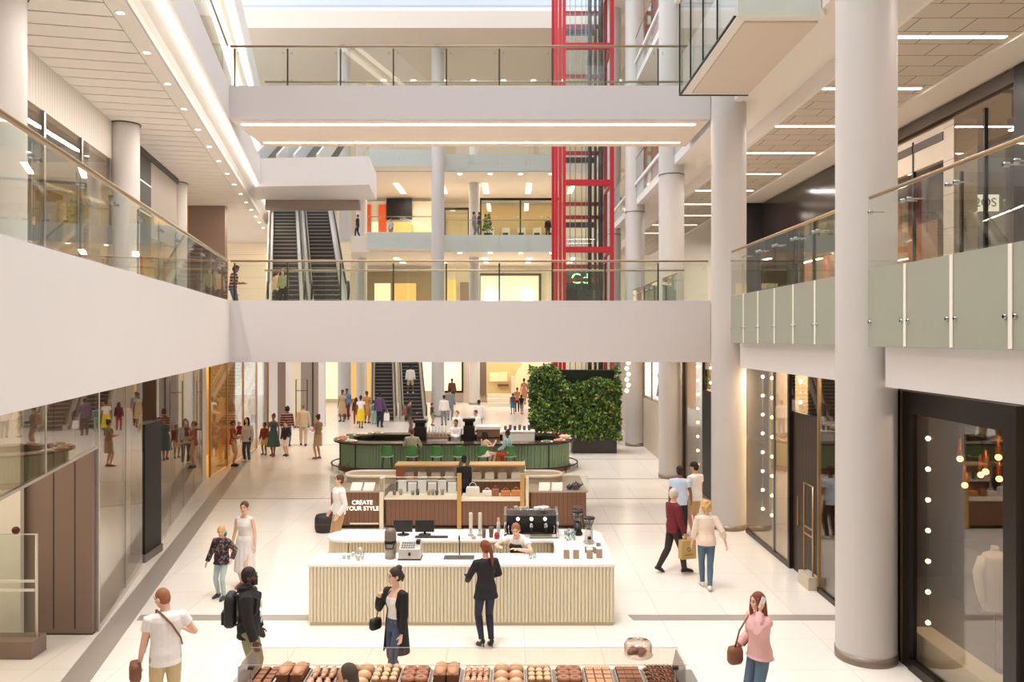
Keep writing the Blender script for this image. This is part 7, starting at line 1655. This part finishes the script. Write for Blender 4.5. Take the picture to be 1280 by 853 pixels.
person(354, 26.8, 5.9, 1.32, 170, 'child in an olive top on the first floor landing by the escalators', 'f', 'fair', ('long', 'dark'), ('tee', OLIVE, 1, -.1, .02), ('trousers', BLACKC, .014), pose={}, detail=D)
person(447, 55.6, 11.83, 1.62, 95, 'person in a dark navy suit on the far second floor', 'm', 'tan', ('short', 'black'), ('jacket', NAVY, 1, -.12, .024), ('trousers', NAVY, .014), pose=dict(fl=(-.1, .15, .085), fr=(.1, -.15, .09)), detail=D)
person(489, 56.5, 11.83, 1.50, 150, 'person in a pale blue top on the far second floor before the orange shop', 'f', 'tan', ('bun', 'brown'), ('tee', BLUES, .5, -.1, .02), ('trousers', GREYC, .012), pose={}, detail=D)
person(592.5, 55.4, 11.83, 1.78, -70, 'person in a grey suit on the far second floor, by set back column', 'm', 'tan', ('short', 'black'), ('jacket', GREYC, 1, -.12, .024), ('trousers', GREYC, .014), pose={}, detail=D)
person(599, 55.2, 11.83, 1.72, 80, 'person in a darker grey suit facing the other on far second floor', 'm', 'tan', ('short', 'dark'), ('jacket', CHAR, 1, -.12, .024), ('trousers', GREYC, .014), pose={}, detail=D)
person(685, 56.0, 11.83, 1.50, 170, 'person in black on the far second floor beside the lift', 'f', 'fair', ('bun', 'black'), ('jacket', BLACKC, 1, -.3, .02), ('trousers', BLACKC, .012), pose={}, detail=D)
# ================= light, camera =================
w = bpy.data.worlds.new('World'); SC.world = w; w.use_nodes = True
bg = w.node_tree.nodes['Background']; bg.inputs[0].default_value = (0.93, 0.96, 1.0, 1); bg.inputs[1].default_value = 1.7
cd = bpy.data.cameras.new('camera'); cam = bpy.data.objects.new('camera', cd); COL.objects.link(cam)
cam.location = (0, 0, HC); cam.rotation_euler = (PI/2, 0, 0)
cd.sensor_width = 36; cd.lens = 36*1000/1280; cd.clip_start = 0.05; cd.clip_end = 500
cd.shift_y = -4.5/1280
SC.camera = cam
SC.view_settings.view_transform = 'Standard'; SC.view_settings.look = 'None'; SC.view_settings.exposure = 0.50; SC.view_settings.gamma = 1.0; SC.view_settings.use_curve_mapping = False
try:
    SC.cycles.use_denoising = True; SC.cycles.max_bounces = 10; SC.cycles.transparent_max_bounces = 24; SC.cycles.glossy_bounces = 4; SC.cycles.diffuse_bounces = 5; SC.cycles.sample_clamp_indirect = 6.0
except Exception: pass
